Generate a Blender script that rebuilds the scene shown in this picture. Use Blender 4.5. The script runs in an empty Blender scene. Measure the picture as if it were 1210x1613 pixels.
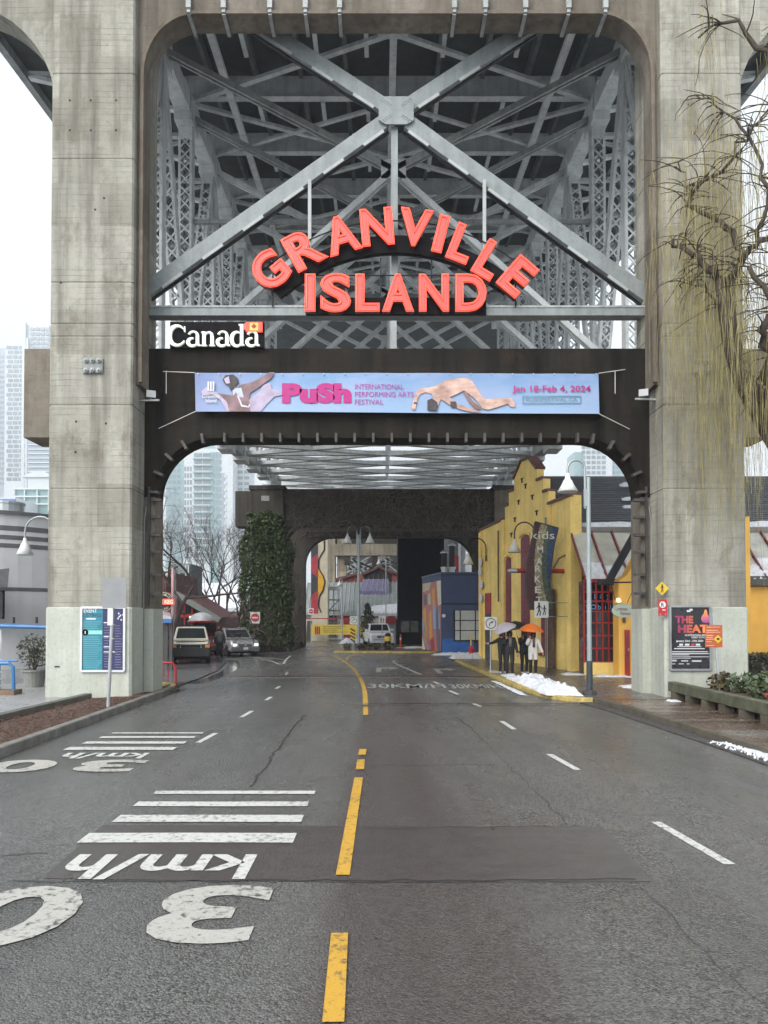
import bpy, bmesh, math, random
from mathutils import Matrix, Vector
random.seed(7)
R = math.radians
SC = bpy.context.scene
COL = SC.collection
# ---------------------------------------------------------------- camera
FPX, CX, HY, PITCH, CAMH = 1165.0, 600.0, 975.0, R(1.2), 2.3
CYP = HY - FPX * math.tan(PITCH)
cam_d = bpy.data.cameras.new('camera'); cam = bpy.data.objects.new('camera', cam_d); COL.objects.link(cam)
cam.location = (0, 0, CAMH); cam.rotation_euler = (R(90) + PITCH, 0, 0)
cam_d.sensor_fit = 'VERTICAL'; cam_d.sensor_height = 36; cam_d.sensor_width = 36
cam_d.lens = 36 * FPX / 1613; cam_d.shift_y = (CYP - 806.5) / 1613; cam_d.shift_x = (605 - CX) / 1613
cam_d.clip_end = 6000; cam_d.clip_start = .1
SC.camera = cam
# ---------------------------------------------------------------- world, sun, exposure
SUN_EL, SUN_AZ = R(38), R(215)          # behind the photographer's left shoulder; overcast, so very soft
w = bpy.data.worlds.new('World'); SC.world = w; w.use_nodes = True
nt = w.node_tree; bg = nt.nodes['Background']
sky = nt.nodes.new('ShaderNodeTexSky'); sky.sky_type = 'NISHITA'; sky.sun_disc = False
sky.sun_elevation = SUN_EL; sky.sun_rotation = SUN_AZ; sky.air_density = 1.0; sky.dust_density = 4.0; sky.ozone_density = 1.0
hs = nt.nodes.new('ShaderNodeHueSaturation'); hs.inputs['Saturation'].default_value = .22
cl = nt.nodes.new('ShaderNodeMix'); cl.data_type = 'RGBA'; cl.inputs[0].default_value = .82     # an even sheet of cloud over the clear sky
cl.inputs[7].default_value = (4.2, 4.55, 4.9, 1)
tcn = nt.nodes.new('ShaderNodeTexCoord'); cnz = nt.nodes.new('ShaderNodeTexNoise'); cnz.inputs['Scale'].default_value = 2.2; cnz.inputs['Detail'].default_value = 6; cmr = nt.nodes.new('ShaderNodeMapRange')   # faint cloud structure
cmr.inputs[1].default_value = .3; cmr.inputs[2].default_value = .7; cmr.inputs[3].default_value = .88; cmr.inputs[4].default_value = 1.06
cml = nt.nodes.new('ShaderNodeMix'); cml.data_type = 'RGBA'; cml.blend_type = 'MULTIPLY'; cml.inputs[0].default_value = 1
nt.links.new(tcn.outputs['Generated'], cnz.inputs['Vector']); nt.links.new(cnz.outputs['Fac'], cmr.inputs[0]); nt.links.new(cmr.outputs[0], cml.inputs[7])
nt.links.new(sky.outputs[0], hs.inputs['Color']); nt.links.new(hs.outputs[0], cl.inputs[6]); nt.links.new(cl.outputs[2], cml.inputs[6]); nt.links.new(cml.outputs[2], bg.inputs['Color'])
bg.inputs['Strength'].default_value = .13
sl = bpy.data.lights.new('sun', 'SUN'); sl.energy = 1.5; sl.angle = R(45); sl.color = (1, .97, .93)
so = bpy.data.objects.new('sun', sl); COL.objects.link(so)
sd = Vector((math.sin(SUN_AZ) * math.cos(SUN_EL), math.cos(SUN_AZ) * math.cos(SUN_EL), math.sin(SUN_EL)))
so.rotation_euler = sd.to_track_quat('Z', 'Y').to_euler(); so.location = (0, -20, 60)
vs = SC.view_settings; vs.view_transform = 'Standard'; vs.look = 'None'; vs.exposure = 1.35; vs.gamma = 1; vs.use_curve_mapping = False
SC.render.engine = 'CYCLES'; SC.cycles.use_denoising = True; SC.cycles.use_adaptive_sampling = True; SC.cycles.adaptive_threshold = .025; SC.cycles.max_bounces = 6; SC.cycles.diffuse_bounces = 3
SC.cycles.glossy_bounces = 3; SC.cycles.transmission_bounces = 4; SC.cycles.volume_bounces = 0; SC.cycles.transparent_max_bounces = 6
SC.cycles.caustics_reflective = False; SC.cycles.caustics_refractive = False; SC.cycles.sample_clamp_indirect = 5

def P(px, py, Y):
    """world point seen at photo position (px,py) on the plane of depth Y"""
    u = (px - CX) / FPX; v = (CYP - py) / FPX
    d = Vector((u, math.cos(PITCH) - v * math.sin(PITCH), math.sin(PITCH) + v * math.cos(PITCH)))
    t = Y / d.y
    return Vector((d.x * t, Y, CAMH + d.z * t))
def G(px, py, z=0.0):
    u = (px - CX) / FPX; v = (CYP - py) / FPX
    d = Vector((u, math.cos(PITCH) - v * math.sin(PITCH), math.sin(PITCH) + v * math.cos(PITCH)))
    t = (z - CAMH) / d.z
    return Vector((d.x * t, d.y * t, z))
# ---------------------------------------------------------------- node helpers
def nd(t, typ, **k):
    n = t.nodes.new(typ)
    for a, b in k.items():
        if a in n.inputs: n.inputs[a].default_value = b
        else: setattr(n, a, b)
    return n
def mth(t, op, a, b=None, clamp=False):
    n = t.nodes.new('ShaderNodeMath'); n.operation = op; n.use_clamp = clamp
    for i, x in enumerate((a, b)):
        if x is None: continue
        if isinstance(x, (int, float)): n.inputs[i].default_value = x
        else: t.links.new(x, n.inputs[i])
    return n.outputs[0]
def mixc(t, f, a, b, mode='MIX'):
    n = t.nodes.new('ShaderNodeMix'); n.data_type = 'RGBA'; n.blend_type = mode
    for s, x in ((n.inputs[0], f), (n.inputs[6], a), (n.inputs[7], b)):
        if isinstance(x, (int, float)): s.default_value = x
        elif isinstance(x, tuple): s.default_value = x if len(x) == 4 else (*x, 1)
        else: t.links.new(x, s)
    return n.outputs[2]
def ramp(t, f, lo, hi, a=0.0, b=1.0):
    n = t.nodes.new('ShaderNodeMapRange'); n.inputs[1].default_value = lo; n.inputs[2].default_value = hi
    n.inputs[3].default_value = a; n.inputs[4].default_value = b; t.links.new(f, n.inputs[0]); return n.outputs[0]
def pos(t, s=(1, 1, 1)):
    g = t.nodes.new('ShaderNodeNewGeometry'); m = t.nodes.new('ShaderNodeMapping'); m.inputs['Scale'].default_value = s
    t.links.new(g.outputs['Position'], m.inputs['Vector']); return m.outputs[0]
def noise(t, vec, sc, det=5.0, rough=.55):
    n = nd(t, 'ShaderNodeTexNoise', Scale=sc, Detail=det, Roughness=rough); t.links.new(vec, n.inputs['Vector']); return n.outputs['Fac']
def setbump(t, bs, h, st, dist=.02):
    b = nd(t, 'ShaderNodeBump', Strength=st, Distance=dist); t.links.new(h, b.inputs['Height']); t.links.new(b.outputs[0], bs.inputs['Normal'])
def newmat(name):
    m = bpy.data.materials.new(name); m.use_nodes = True; return m, m.node_tree, m.node_tree.nodes['Principled BSDF']
MATS = {}
def mat(name, col, rough=.6, metal=0.0, var=.18, sc=2.0, bump=0.0, bsc=25, streak=0.0, dirt=0.0, emit=None, es=0.0, trans=0.0, coat=0.0, spec=.5):
    if name in MATS: return MATS[name]
    m, t, b = newmat(name)
    c0 = tuple(x * (1 - var) for x in col); c1 = tuple(min(1, x * (1 + var)) for x in col)
    f = noise(t, pos(t), sc); c = mixc(t, ramp(t, f, .3, .7), c0, c1)
    if streak:
        s = noise(t, pos(t, (3, 3, .22)), 1.3, 6); c = mixc(t, ramp(t, s, .45, .75, 0, streak), c, tuple(x * .3 for x in col))
    if dirt:
        s = noise(t, pos(t), 9, 8, .7); c = mixc(t, ramp(t, s, .5, .72, 0, dirt), c, (.06, .05, .04))
    t.links.new(c, b.inputs['Base Color'])
    b.inputs['Metallic'].default_value = metal; b.inputs['Specular IOR Level'].default_value = spec
    r = ramp(t, noise(t, pos(t), sc * 3 + 1), .3, .7, max(.03, rough - .12), min(1, rough + .12)); t.links.new(r, b.inputs['Roughness'])
    if bump: setbump(t, b, noise(t, pos(t), bsc, 6), bump, .02)
    if emit: b.inputs['Emission Color'].default_value = (*emit, 1); b.inputs['Emission Strength'].default_value = es
    if trans: b.inputs['Transmission Weight'].default_value = trans
    if coat: b.inputs['Coat Weight'].default_value = coat; b.inputs['Coat Roughness'].default_value = .06
    MATS[name] = m; return m
def concrete(name, col, dark, boards=.5, stain=.6, brown=0.0, pitch=.165):
    m, t, b = newmat(name); p = pos(t)
    n1 = noise(t, p, .55, 7, .62); n2 = noise(t, p, 5, 8, .68); st = noise(t, pos(t, (2.6, 2.6, .16)), 1.0, 7, .6)
    c = mixc(t, ramp(t, n1, .3, .7), tuple(x * .82 for x in col), tuple(x * 1.15 for x in col))
    c = mixc(t, ramp(t, n2, .42, .72, 0, .55), c, tuple(x * .62 for x in col))
    c = mixc(t, ramp(t, st, .46, .7, 0, stain), c, dark)
    if brown: c = mixc(t, ramp(t, noise(t, pos(t, (1, 1, .5)), 1.7, 8, .7), .45, .68, 0, brown), c, (.105, .075, .055))
    sp = nd(t, 'ShaderNodeSeparateXYZ'); t.links.new(p, sp.inputs[0])
    wn = nd(t, 'ShaderNodeTexWhiteNoise'); wn.noise_dimensions = '3D'; cxyz = nd(t, 'ShaderNodeCombineXYZ')      # every form panel and board took the pour differently
    t.links.new(mth(t, 'FLOOR', mth(t, 'DIVIDE', mth(t, 'ADD', sp.outputs[0], 100.0), 1.18)), cxyz.inputs[0]); t.links.new(mth(t, 'FLOOR', mth(t, 'DIVIDE', sp.outputs[2], 1.22)), cxyz.inputs[2]); t.links.new(cxyz.outputs[0], wn.inputs['Vector'])
    c = mixc(t, 1.0, c, mixc(t, ramp(t, wn.outputs['Value'], 0, 1), (.80, .79, .76), (1.12, 1.12, 1.12)), 'MULTIPLY')
    blot = noise(t, pos(t, (1, 1, .6)), 1.1, 9, .75); c = mixc(t, ramp(t, blot, .53, .66, 0, .6 * stain + .1), c, tuple(x * .75 + y * .25 for x, y in zip(dark, (.16, .09, .05))))
    zz = mth(t, 'ADD', mth(t, 'DIVIDE', sp.outputs[2], pitch), mth(t, 'MULTIPLY', noise(t, pos(t, (.35, .35, .05)), 2.2, 3), .6))
    fr = mth(t, 'FRACT', zz); ln = mth(t, 'ABSOLUTE', mth(t, 'SUBTRACT', fr, .5)); line = ramp(t, ln, .40, .485)
    brk = ramp(t, noise(t, pos(t, (.9, .9, 3)), 1.1, 4), .42, .6)
    line = mth(t, 'MULTIPLY', line, brk)
    c = mixc(t, mth(t, 'MULTIPLY', line, boards), c, dark)
    vo = nd(t, 'ShaderNodeTexVoronoi', Scale=2.3); t.links.new(p, vo.inputs['Vector'])
    c = mixc(t, ramp(t, vo.outputs['Distance'], .06, .035, 0, .7), c, dark)
    t.links.new(c, b.inputs['Base Color']); b.inputs['Roughness'].default_value = .85; b.inputs['Specular IOR Level'].default_value = .18
    h = mth(t, 'SUBTRACT', mth(t, 'ADD', mth(t, 'MULTIPLY', n2, .6), mth(t, 'MULTIPLY', noise(t, p, 28, 6), .5)), mth(t, 'MULTIPLY', line, boards))
    setbump(t, b, h, .55, .02); MATS[name] = m; return m
def asphalt(name, col, brown=(.06, .045, .04), rough=(.09, .4), agg=62, strip=True, bst=1.0):
    m, t, b = newmat(name); p = pos(t)
    vo = nd(t, 'ShaderNodeTexVoronoi', Scale=agg); t.links.new(p, vo.inputs['Vector'])
    sv = nd(t, 'ShaderNodeSeparateColor'); t.links.new(vo.outputs['Color'], sv.inputs[0])
    c = mixc(t, ramp(t, sv.outputs[0], .1, .95), tuple(x * .3 for x in col), tuple(x * 1.9 for x in col))
    big = noise(t, pos(t, (1, .45, 1)), .35, 6, .6)
    c = mixc(t, ramp(t, big, .38, .62, 0, .65), c, tuple(x * .55 for x in col))
    fine = noise(t, pos(t, (1, .8, 1)), 6, 7, .7); c = mixc(t, ramp(t, fine, .4, .75, 0, .4), c, tuple(x * 1.5 for x in col))
    if strip:   # brownish rust-stained lane strip along the centre line and worn wheel tracks
        sp = nd(t, 'ShaderNodeSeparateXYZ'); t.links.new(p, sp.inputs[0])
        wx = mth(t, 'ADD', sp.outputs[0], mth(t, 'MULTIPLY', noise(t, pos(t), .8, 5), .5))
        k = mth(t, 'MULTIPLY', ramp(t, wx, -.35, -.1), ramp(t, wx, 1.7, .9))
        c = mixc(t, mth(t, 'MULTIPLY', k, .55), c, brown)
    if not strip:   # the repair is scuffed grey again towards its right-hand end
        sp = nd(t, 'ShaderNodeSeparateXYZ'); t.links.new(p, sp.inputs[0]); e = mth(t, 'ADD', mth(t, 'MULTIPLY', sp.outputs[0], .35), mth(t, 'MULTIPLY', noise(t, pos(t, (1, 2.5, 1)), 1.6, 7, .7), 1.6))
        c = mixc(t, ramp(t, e, .95, 1.75, 0, .85), c, (.095, .095, .092)); e2 = ramp(t, noise(t, pos(t, (.6, 2, 1)), 2.2, 6, .65), .45, .7, 0, .4); c = mixc(t, e2, c, (.085, .078, .074))
    else:
        trk = noise(t, pos(t, (1.1, .07, 1)), 1.0, 4); c = mixc(t, ramp(t, trk, .45, .68, 0, .4), c, tuple(x * 1.35 for x in col)); oil = noise(t, pos(t, (1, .5, 1)), 1.9, 7, .7); c = mixc(t, ramp(t, oil, .57, .7, 0, .5), c, tuple(x * .5 for x in col))
    t.links.new(c, b.inputs['Base Color'])
    r = ramp(t, noise(t, pos(t, (1, .3, 1)), .45, 5, .6), .36, .66, rough[1], rough[0]); t.links.new(r, b.inputs['Roughness'])
    b.inputs['Specular IOR Level'].default_value = .5
    h = mth(t, 'ADD', mth(t, 'MULTIPLY', mth(t, 'SUBTRACT', 1.0, vo.outputs['Distance']), .6), mth(t, 'MULTIPLY', noise(t, pos(t), 18, 5), .8))
    setbump(t, b, h, bst, .012); MATS[name] = m; return m
def paint(name, col, wear=.45, under=(.05, .05, .05)):
    m, t, b = newmat(name); n = noise(t, pos(t), 14, 8, .72); n2 = noise(t, pos(t), 1.3, 4)
    k = mth(t, 'ADD', n, mth(t, 'MULTIPLY', n2, .25))
    c = mixc(t, ramp(t, k, .64, .78, 0, wear * 2), col, under); c = mixc(t, ramp(t, noise(t, pos(t), 60, 4), .5, .7, 0, .35), c, tuple(x * .6 for x in col))
    t.links.new(c, b.inputs['Base Color']); b.inputs['Roughness'].default_value = .5
    setbump(t, b, noise(t, pos(t), 60, 5), .5, .006); MATS[name] = m; return m
# ---------------------------------------------------------------- mesh helpers
class B:
    """collects shapes into one mesh"""
    def __init__(s): s.v = []; s.f = []; s.m = []; s.cm = 0
    def add(s, vs, fs):
        o = len(s.v); s.v += [tuple(x) for x in vs]; s.f += [tuple(i + o for i in f) for f in fs]; s.m += [s.cm] * len(fs); return s
    def box(s, c, d, rz=0.0, M=None):
        x, y, z = d[0] / 2, d[1] / 2, d[2] / 2; q = []
        for k in ((-x, -y, -z), (x, -y, -z), (x, y, -z), (-x, y, -z), (-x, -y, z), (x, -y, z), (x, y, z), (-x, y, z)):
            v = Vector(k)
            if M: v = M @ v
            elif rz: v = Matrix.Rotation(rz, 3, 'Z') @ v
            q.append(v + Vector(c))
        return s.add(q, [(0, 3, 2, 1), (4, 5, 6, 7), (0, 1, 5, 4), (1, 2, 6, 5), (2, 3, 7, 6), (3, 0, 4, 7)])
    def span(s, a, b): return s.box([(a[i] + b[i]) / 2 for i in range(3)], [abs(b[i] - a[i]) for i in range(3)])
    def bar(s, p, q, w, h, up=(0, 0, 1)):
        p = Vector(p); q = Vector(q); d = (q - p); L = d.length
        if L < 1e-6: return s
        d /= L; r = d.cross(Vector(up))
        if r.length < 1e-3: r = d.cross(Vector((0, 1, 0)))
        r.normalize(); u = r.cross(d)
        M = Matrix((r, d, u)).transposed()
        return s.box((p + q) / 2, (w, L, h), M=M)
    def tube(s, pts, r, n=6, cap=True):
        pts = [Vector(p) for p in pts]; k = len(pts); rs = r if isinstance(r, (list, tuple)) else [r] * k; vs = []; pu = None
        for i, p in enumerate(pts):
            d = (pts[min(i + 1, k - 1)] - pts[max(i - 1, 0)]).normalized()
            a = pu - d * pu.dot(d) if pu else d.cross(Vector((0, 0, 1)) if abs(d.z) < .9 else Vector((1, 0, 0)))
            if a.length < 1e-4: a = d.orthogonal()
            a.normalize(); pu = a; b_ = d.cross(a)
            for j in range(n):
                t = 2 * math.pi * j / n; vs.append(p + (a * math.cos(t) + b_ * math.sin(t)) * rs[i])
        fs = [(i * n + j, i * n + (j + 1) % n, (i + 1) * n + (j + 1) % n, (i + 1) * n + j) for i in range(k - 1) for j in range(n)]
        if cap: fs += [tuple(range(n))[::-1], tuple(range((k - 1) * n, k * n))]
        return s.add(vs, fs)
    def lathe(s, prof, c=(0, 0, 0), n=16, M=None):
        k = len(prof); vs = []
        for r, z in prof:
            for j in range(n):
                t = 2 * math.pi * j / n; v = Vector((r * math.cos(t), r * math.sin(t), z)); v = M @ v if M else v; vs.append(v + Vector(c))
        fs = [(i * n + j, i * n + (j + 1) % n, (i + 1) * n + (j + 1) % n, (i + 1) * n + j) for i in range(k - 1) for j in range(n)]
        return s.add(vs, fs + [tuple(range(n))[::-1], tuple(range((k - 1) * n, k * n))])
    def prism(s, poly, f0, f1):
        """poly: 2-D points; f0, f1 map a 2-D point to the two end faces"""
        n = len(poly); vs = [f0(*p) for p in poly] + [f1(*p) for p in poly]
        return s.add(vs, [tuple(range(n))[::-1], tuple(range(n, 2 * n))] + [(i, (i + 1) % n, n + (i + 1) % n, n + i) for i in range(n)])
    def xz(s, poly, y0, y1): return s.prism(poly, lambda a, b: (a, y1, b), lambda a, b: (a, y0, b))
    def xy(s, poly, z0, z1): return s.prism(poly, lambda a, b: (a, b, z0), lambda a, b: (a, b, z1))
    def yz(s, poly, x0, x1): return s.prism(poly, lambda a, b: (x0, a, b), lambda a, b: (x1, a, b))
    def data(s, name, mats, smooth=False):
        me = bpy.data.meshes.new(name); me.from_pydata(s.v, [], s.f); me.update()
        for m in (mats if isinstance(mats, (list, tuple)) else [mats]): me.materials.append(m)
        for p, i in zip(me.polygons, s.m): p.material_index = i; p.use_smooth = smooth
        bm = bmesh.new(); bm.from_mesh(me); bmesh.ops.recalc_face_normals(bm, faces=bm.faces); bm.to_mesh(me); bm.free()
        return me
    def go(s, name, mats, parent=None, label=None, cat=None, group=None, kind=None, smooth=False, bevel=0):
        return ob(name, s.data(name, mats, smooth), parent, label, cat, group, kind, bevel)
WM = {}
def ob(name, me, parent=None, label=None, cat=None, group=None, kind=None, bevel=0, loc=None, rot=None):
    o = bpy.data.objects.new(name, me); COL.objects.link(o)
    if loc is not None: o.location = loc
    if rot is not None: o.rotation_euler = rot
    if parent:
        o.parent = parent
        if parent.name in WM: o.matrix_parent_inverse = WM[parent.name]
    tag(o, label, cat, group, kind)
    if bevel:
        m = o.modifiers.new('bevel', 'BEVEL'); m.width = bevel; m.segments = 2; m.limit_method = 'ANGLE'; m.angle_limit = R(35)
    return o
def tag(o, label=None, cat=None, group=None, kind=None):
    for k, v in (('label', label), ('category', cat), ('group', group), ('kind', kind)):
        if v: o[k] = v
    return o
def thing(name, label, cat, loc=(0, 0, 0), rz=0.0, group=None, world=False, kind=None):
    """an Empty at the thing's base; world=True: its parts are given in world coordinates"""
    o = bpy.data.objects.new(name, None); COL.objects.link(o); o.location = loc; o.rotation_euler = (0, 0, rz); o.empty_display_size = .2
    tag(o, label, cat, group, kind)
    if world: WM[o.name] = (Matrix.Translation(loc) @ Matrix.Rotation(rz, 4, 'Z')).inverted()
    return o
def copy_tree(o, parent=None, loc=None, rz=None, label=None):
    c = o.copy(); COL.objects.link(c); c.parent = parent
    if loc is not None: c.location = loc
    if rz is not None: c.rotation_euler = (0, 0, rz)
    if label: c['label'] = label
    for ch in list(o.children): copy_tree(ch, c)
    return c
TM = {}
def tmesh(body, size=1.0, ext=0.0, off=0.0, outline=0.0, align='CENTER', spacing=1.0):
    cu = bpy.data.curves.new('txt', 'FONT'); cu.body = body; cu.size = size; cu.extrude = ext; cu.offset = off; cu.align_x = align; cu.align_y = 'CENTER'
    cu.space_character = spacing; cu.resolution_u = 4
    if outline: cu.fill_mode = 'NONE'; cu.bevel_depth = outline; cu.bevel_resolution = 1; cu.extrude = 0
    o = bpy.data.objects.new('txt', cu); COL.objects.link(o); dg = bpy.context.evaluated_depsgraph_get(); dg.update()
    me = bpy.data.meshes.new_from_object(o.evaluated_get(dg)); bpy.data.objects.remove(o); bpy.data.curves.remove(cu); return me
def fit(me, w, h):
    """centre a flat lettering mesh on its box and stretch it to w x h"""
    xs = [v.co.x for v in me.vertices]; ys = [v.co.y for v in me.vertices]
    x0, x1, y0, y1 = min(xs), max(xs), min(ys), max(ys)
    sy = h / (y1 - y0) if h else w / (x1 - x0); sx = w / (x1 - x0) if w else sy
    for v in me.vertices: v.co.x = (v.co.x - (x0 + x1) / 2) * sx; v.co.y = (v.co.y - (y0 + y1) / 2) * sy
    return me
def word(body, c, w, h, m, parent, M=None, ext=0.0, off=0.0, name='lettering', spacing=1.0):
    """upright lettering facing -Y, centred at c (or placed by matrix M)"""
    me = fit(tmesh(body, 1.0, 0, off, spacing=spacing), w, h)
    if ext:
        for v in me.vertices: pass
    T = (Matrix.Translation(c) @ Matrix.Rotation(R(90), 4, 'X')) if M is None else M
    me.transform(T); me.materials.clear(); me.materials.append(m)
    return ob(name, me, parent)
def arc(cx, cz, rx, rz, a0, a1, n=10): return [(cx + rx * math.cos(R(a0 + (a1 - a0) * i / n)), cz + rz * math.sin(R(a0 + (a1 - a0) * i / n))) for i in range(n + 1)]
# ================================================================ materials in common use
ASPH = asphalt('asphalt', (.094, .093, .088)); PATCH = asphalt('asphalt_patch', (.062, .054, .051), strip=False, agg=120, bst=.4, rough=(.22, .42))
CONC = concrete('pier_concrete', (.33, .322, .278), (.105, .098, .082), boards=.42, stain=.75)
CONC2 = concrete('arch_concrete', (.20, .18, .15), (.075, .066, .055), boards=.25, stain=.8, brown=.5)
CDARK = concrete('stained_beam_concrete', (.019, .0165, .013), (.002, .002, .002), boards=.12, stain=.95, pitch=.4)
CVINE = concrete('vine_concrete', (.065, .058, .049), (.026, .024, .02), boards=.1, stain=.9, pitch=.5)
CPAINT = mat('pale_green_grey_paint', (.42, .44, .38), .55, var=.1, sc=1.2, bump=.25, streak=.35, dirt=.3)
STEEL = mat('bridge_steel_lightened', (.62, .65, .65), .5, var=.16, sc=1.5, streak=.35, dirt=.25)  # same steel as the front brace, lightened to offset shade under the deck
BRACE = mat('bridge_steel_darkened', (.22, .245, .245), .5, var=.16, sc=1.5, streak=.4, dirt=.3)  # same bridge steel, darkened in colour because the sun reaches the front brace
STEELD = mat('weathered_bridge_steel', (.33, .35, .345), .6, var=.3, sc=1.1, streak=.5, dirt=.5)
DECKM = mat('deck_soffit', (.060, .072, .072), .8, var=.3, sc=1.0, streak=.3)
KERB = mat('kerb_concrete', (.17, .165, .15), .7, var=.3, sc=3, bump=.4, dirt=.5)
YKERB = mat('yellow_kerb_paint', (.40, .30, .09), .6, var=.35, sc=3, dirt=.85, bump=.3)
WHITEP = paint('white_road_paint', (.52, .52, .49), .4); YELP = paint('yellow_road_paint', (.52, .30, .04), .45)
OLDW = paint('worn_white_road_paint', (.40, .39, .355), .55)
SNOW = mat('snow', (.62, .64, .675), .6, var=.16, sc=4, bump=.9, bsc=18, dirt=.35)
BLACK = mat('black_metal', (.02, .02, .022), .5, var=.3, spec=.2); GALV = mat('galvanised_steel', (.42, .44, .45), .42, .6, var=.1)
TIMB = mat('weathered_timber', (.085, .075, .055), .65, var=.4, sc=3, streak=.3, bump=.5)
XC = .46
# ================================================================ ground
def sheet(name, pts, z, m, kind='structure', parent=None):
    b = B(); b.add([(x, y, z) for x, y in pts], [tuple(range(len(pts)))]); return b.go(name, m, parent, kind=kind)
GRD = mat('slushy_bounce_paving', (.42, .43, .44), .5, var=.35, sc=.6, bump=.3)  # slush paled so the ground bounces light up under the deck
sheet('ground', [(-900, -100), (900, -100), (900, 1400), (-900, 1400)], -.06, GRD)
KR = [(6.6, -6), (6.5, 8), (6.35, 13), (6.0, 18.5), (5.8, 20.3), (5.2, 20.75), (4.75, 21.6), (4.42, 25.3), (4.28, 31), (3.98, 38.3), (4.1, 42.2), (5.2, 43.6), (20, 44.4)]
KL = [(-6.2, -6), (-6.28, 12.2), (-6.42, 20), (-6.5, 23.4), (-6.75, 24.6), (-7.4, 25.3), (-9, 25.6)]
road = [p for p in KL[:5]] + [(-6.9, 28), (-7.2, 33), (-8.3, 40), (-11, 50), (-14, 75), (-14, 125), (26, 125), (26, 44)] + KR[::-1][1:]
sheet('road', road, 0, ASPH)
pv, t, bs = newmat('brick_pavers')
br = nd(t, 'ShaderNodeTexBrick', Scale=1.0); br.inputs['Color1'].default_value = (.30, .30, .305, 1); br.inputs['Color2'].default_value = (.19, .195, .20, 1); br.inputs['Mortar'].default_value = (.03, .03, .03, 1)
br.inputs['Brick Width'].default_value = .42; br.inputs['Row Height'].default_value = .42; br.inputs['Mortar Size'].default_value = .03
t.links.new(pos(t), br.inputs['Vector']); t.links.new(br.outputs['Color'], bs.inputs['Base Color']); bs.inputs['Roughness'].default_value = .16
setbump(t, bs, br.outputs['Fac'], -.4, .01)
sheet('paved_plaza', [(-45, 25), (-9, 25), (-7.0, 25.2), (-6.95, 28), (-7.25, 33), (-8.35, 40), (-11, 50), (-45, 52)], .03, pv)
SWM = mat('pale_sidewalk', (.27, .27, .27), .35, var=.2, sc=1.5, bump=.2)
b = B(); b.xy([(-45, -6), (-8.65, -6), (-8.45, 10), (-8.1, 20.6), (-9.5, 21), (-9.5, 25), (-45, 25)], -.05, .12); b.go('sidewalk', SWM, kind='structure')
MUL, t, bs = newmat('bark_mulch')
vo = nd(t, 'ShaderNodeTexVoronoi', Scale=16.0); t.links.new(pos(t, (1, 2.2, 1)), vo.inputs['Vector']); sv = nd(t, 'ShaderNodeSeparateColor'); t.links.new(vo.outputs['Color'], sv.inputs[0])
t.links.new(mixc(t, sv.outputs[0], (.022, .012, .009), (.13, .07, .048)), bs.inputs['Base Color']); bs.inputs['Roughness'].default_value = .75; setbump(t, bs, sv.outputs[1], .9, .05)
b = B(); n = 26
mv = []; mf = []
for i in range(n + 1):
    y = -6 + 31 * i / n
    for j in range(7):
        u = j / 6; xl = -8.35 if y < 20.5 else -7.05; xr = -6.45 if y < 24 else -6.85
        mv.append((xl + (xr - xl) * u, y, .10 + .05 * math.sin(u * math.pi) + random.uniform(-.012, .012)))
mf = [(i * 7 + j, i * 7 + j + 1, (i + 1) * 7 + j + 1, (i + 1) * 7 + j) for i in range(n) for j in range(6)]
mul = b.add(mv, mf).go('mulch_bed', MUL, kind='structure')
b = B()
for i in range(2600):
    y = 9 + 16 * random.random() ** 1.3; x = random.uniform(-8.2 if y < 20.3 else -6.95, -6.5); M = Matrix.Rotation(random.uniform(0, 6.3), 3, 'Z') @ Matrix.Rotation(random.uniform(-.5, .5), 3, 'X')
    b.box((x, y, .16), (random.uniform(.03, .09), random.uniform(.012, .03), .012), M=M)
b.go('bark_chips', mat('bark_chip', (.10, .055, .038), .8, var=.6, sc=14), mul, kind='stuff')
def offs(pts, d):
    out = []
    for i, p in enumerate(pts):
        a = Vector(pts[max(i - 1, 0)]); c = Vector(pts[min(i + 1, len(pts) - 1)]); t_ = (c - a).normalized(); out.append((p[0] - t_.y * d, p[1] + t_.x * d))
    return out
def smooth(pts, k=2):
    for _ in range(k):
        q = [pts[0]]
        for a, c in zip(pts, pts[1:]): q += [(a[0] * .75 + c[0] * .25, a[1] * .75 + c[1] * .25), (a[0] * .25 + c[0] * .75, a[1] * .25 + c[1] * .75)]
        pts = q + [pts[-1]]
    return pts
def strip(pts, w, z0, z1, b=None, side=0.0):
    b = b or B(); l = offs(pts, w * (.5 + side)); r = offs(pts, -w * (.5 - side)); n = len(pts)
    vs = [(x, y, z0) for x, y in l] + [(x, y, z0) for x, y in r] + [(x, y, z1) for x, y in l] + [(x, y, z1) for x, y in r]
    fs = []
    for i in range(n - 1): fs += [(2 * n + i, 2 * n + i + 1, 3 * n + i + 1, 3 * n + i), (i, i + 1, 2 * n + i + 1, 2 * n + i), (n + i + 1, n + i, 3 * n + i, 3 * n + i + 1)]
    fs += [(0, n, 3 * n, 2 * n), (n - 1, 2 * n - 1, 4 * n - 1, 3 * n - 1)]
    return b.add(vs, fs)
def ribbon(pts, w, z=.004, b=None, side=0.0):
    b = b or B(); l = offs(pts, w * (.5 + side)); r = offs(pts, -w * (.5 - side)); n = len(pts)
    return b.add([(x, y, z) for x, y in l] + [(x, y, z) for x, y in r], [(i, i + 1, n + i + 1, n + i) for i in range(n - 1)])
kl = smooth(KL)
strip(kl[:15], .2, -.03, .17, side=.5).go('kerb', KERB, kind='structure', bevel=.03)
strip(kl[14:], .2, -.03, .172, side=.5).go('kerb', YKERB, kind='structure', bevel=.03)
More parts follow.
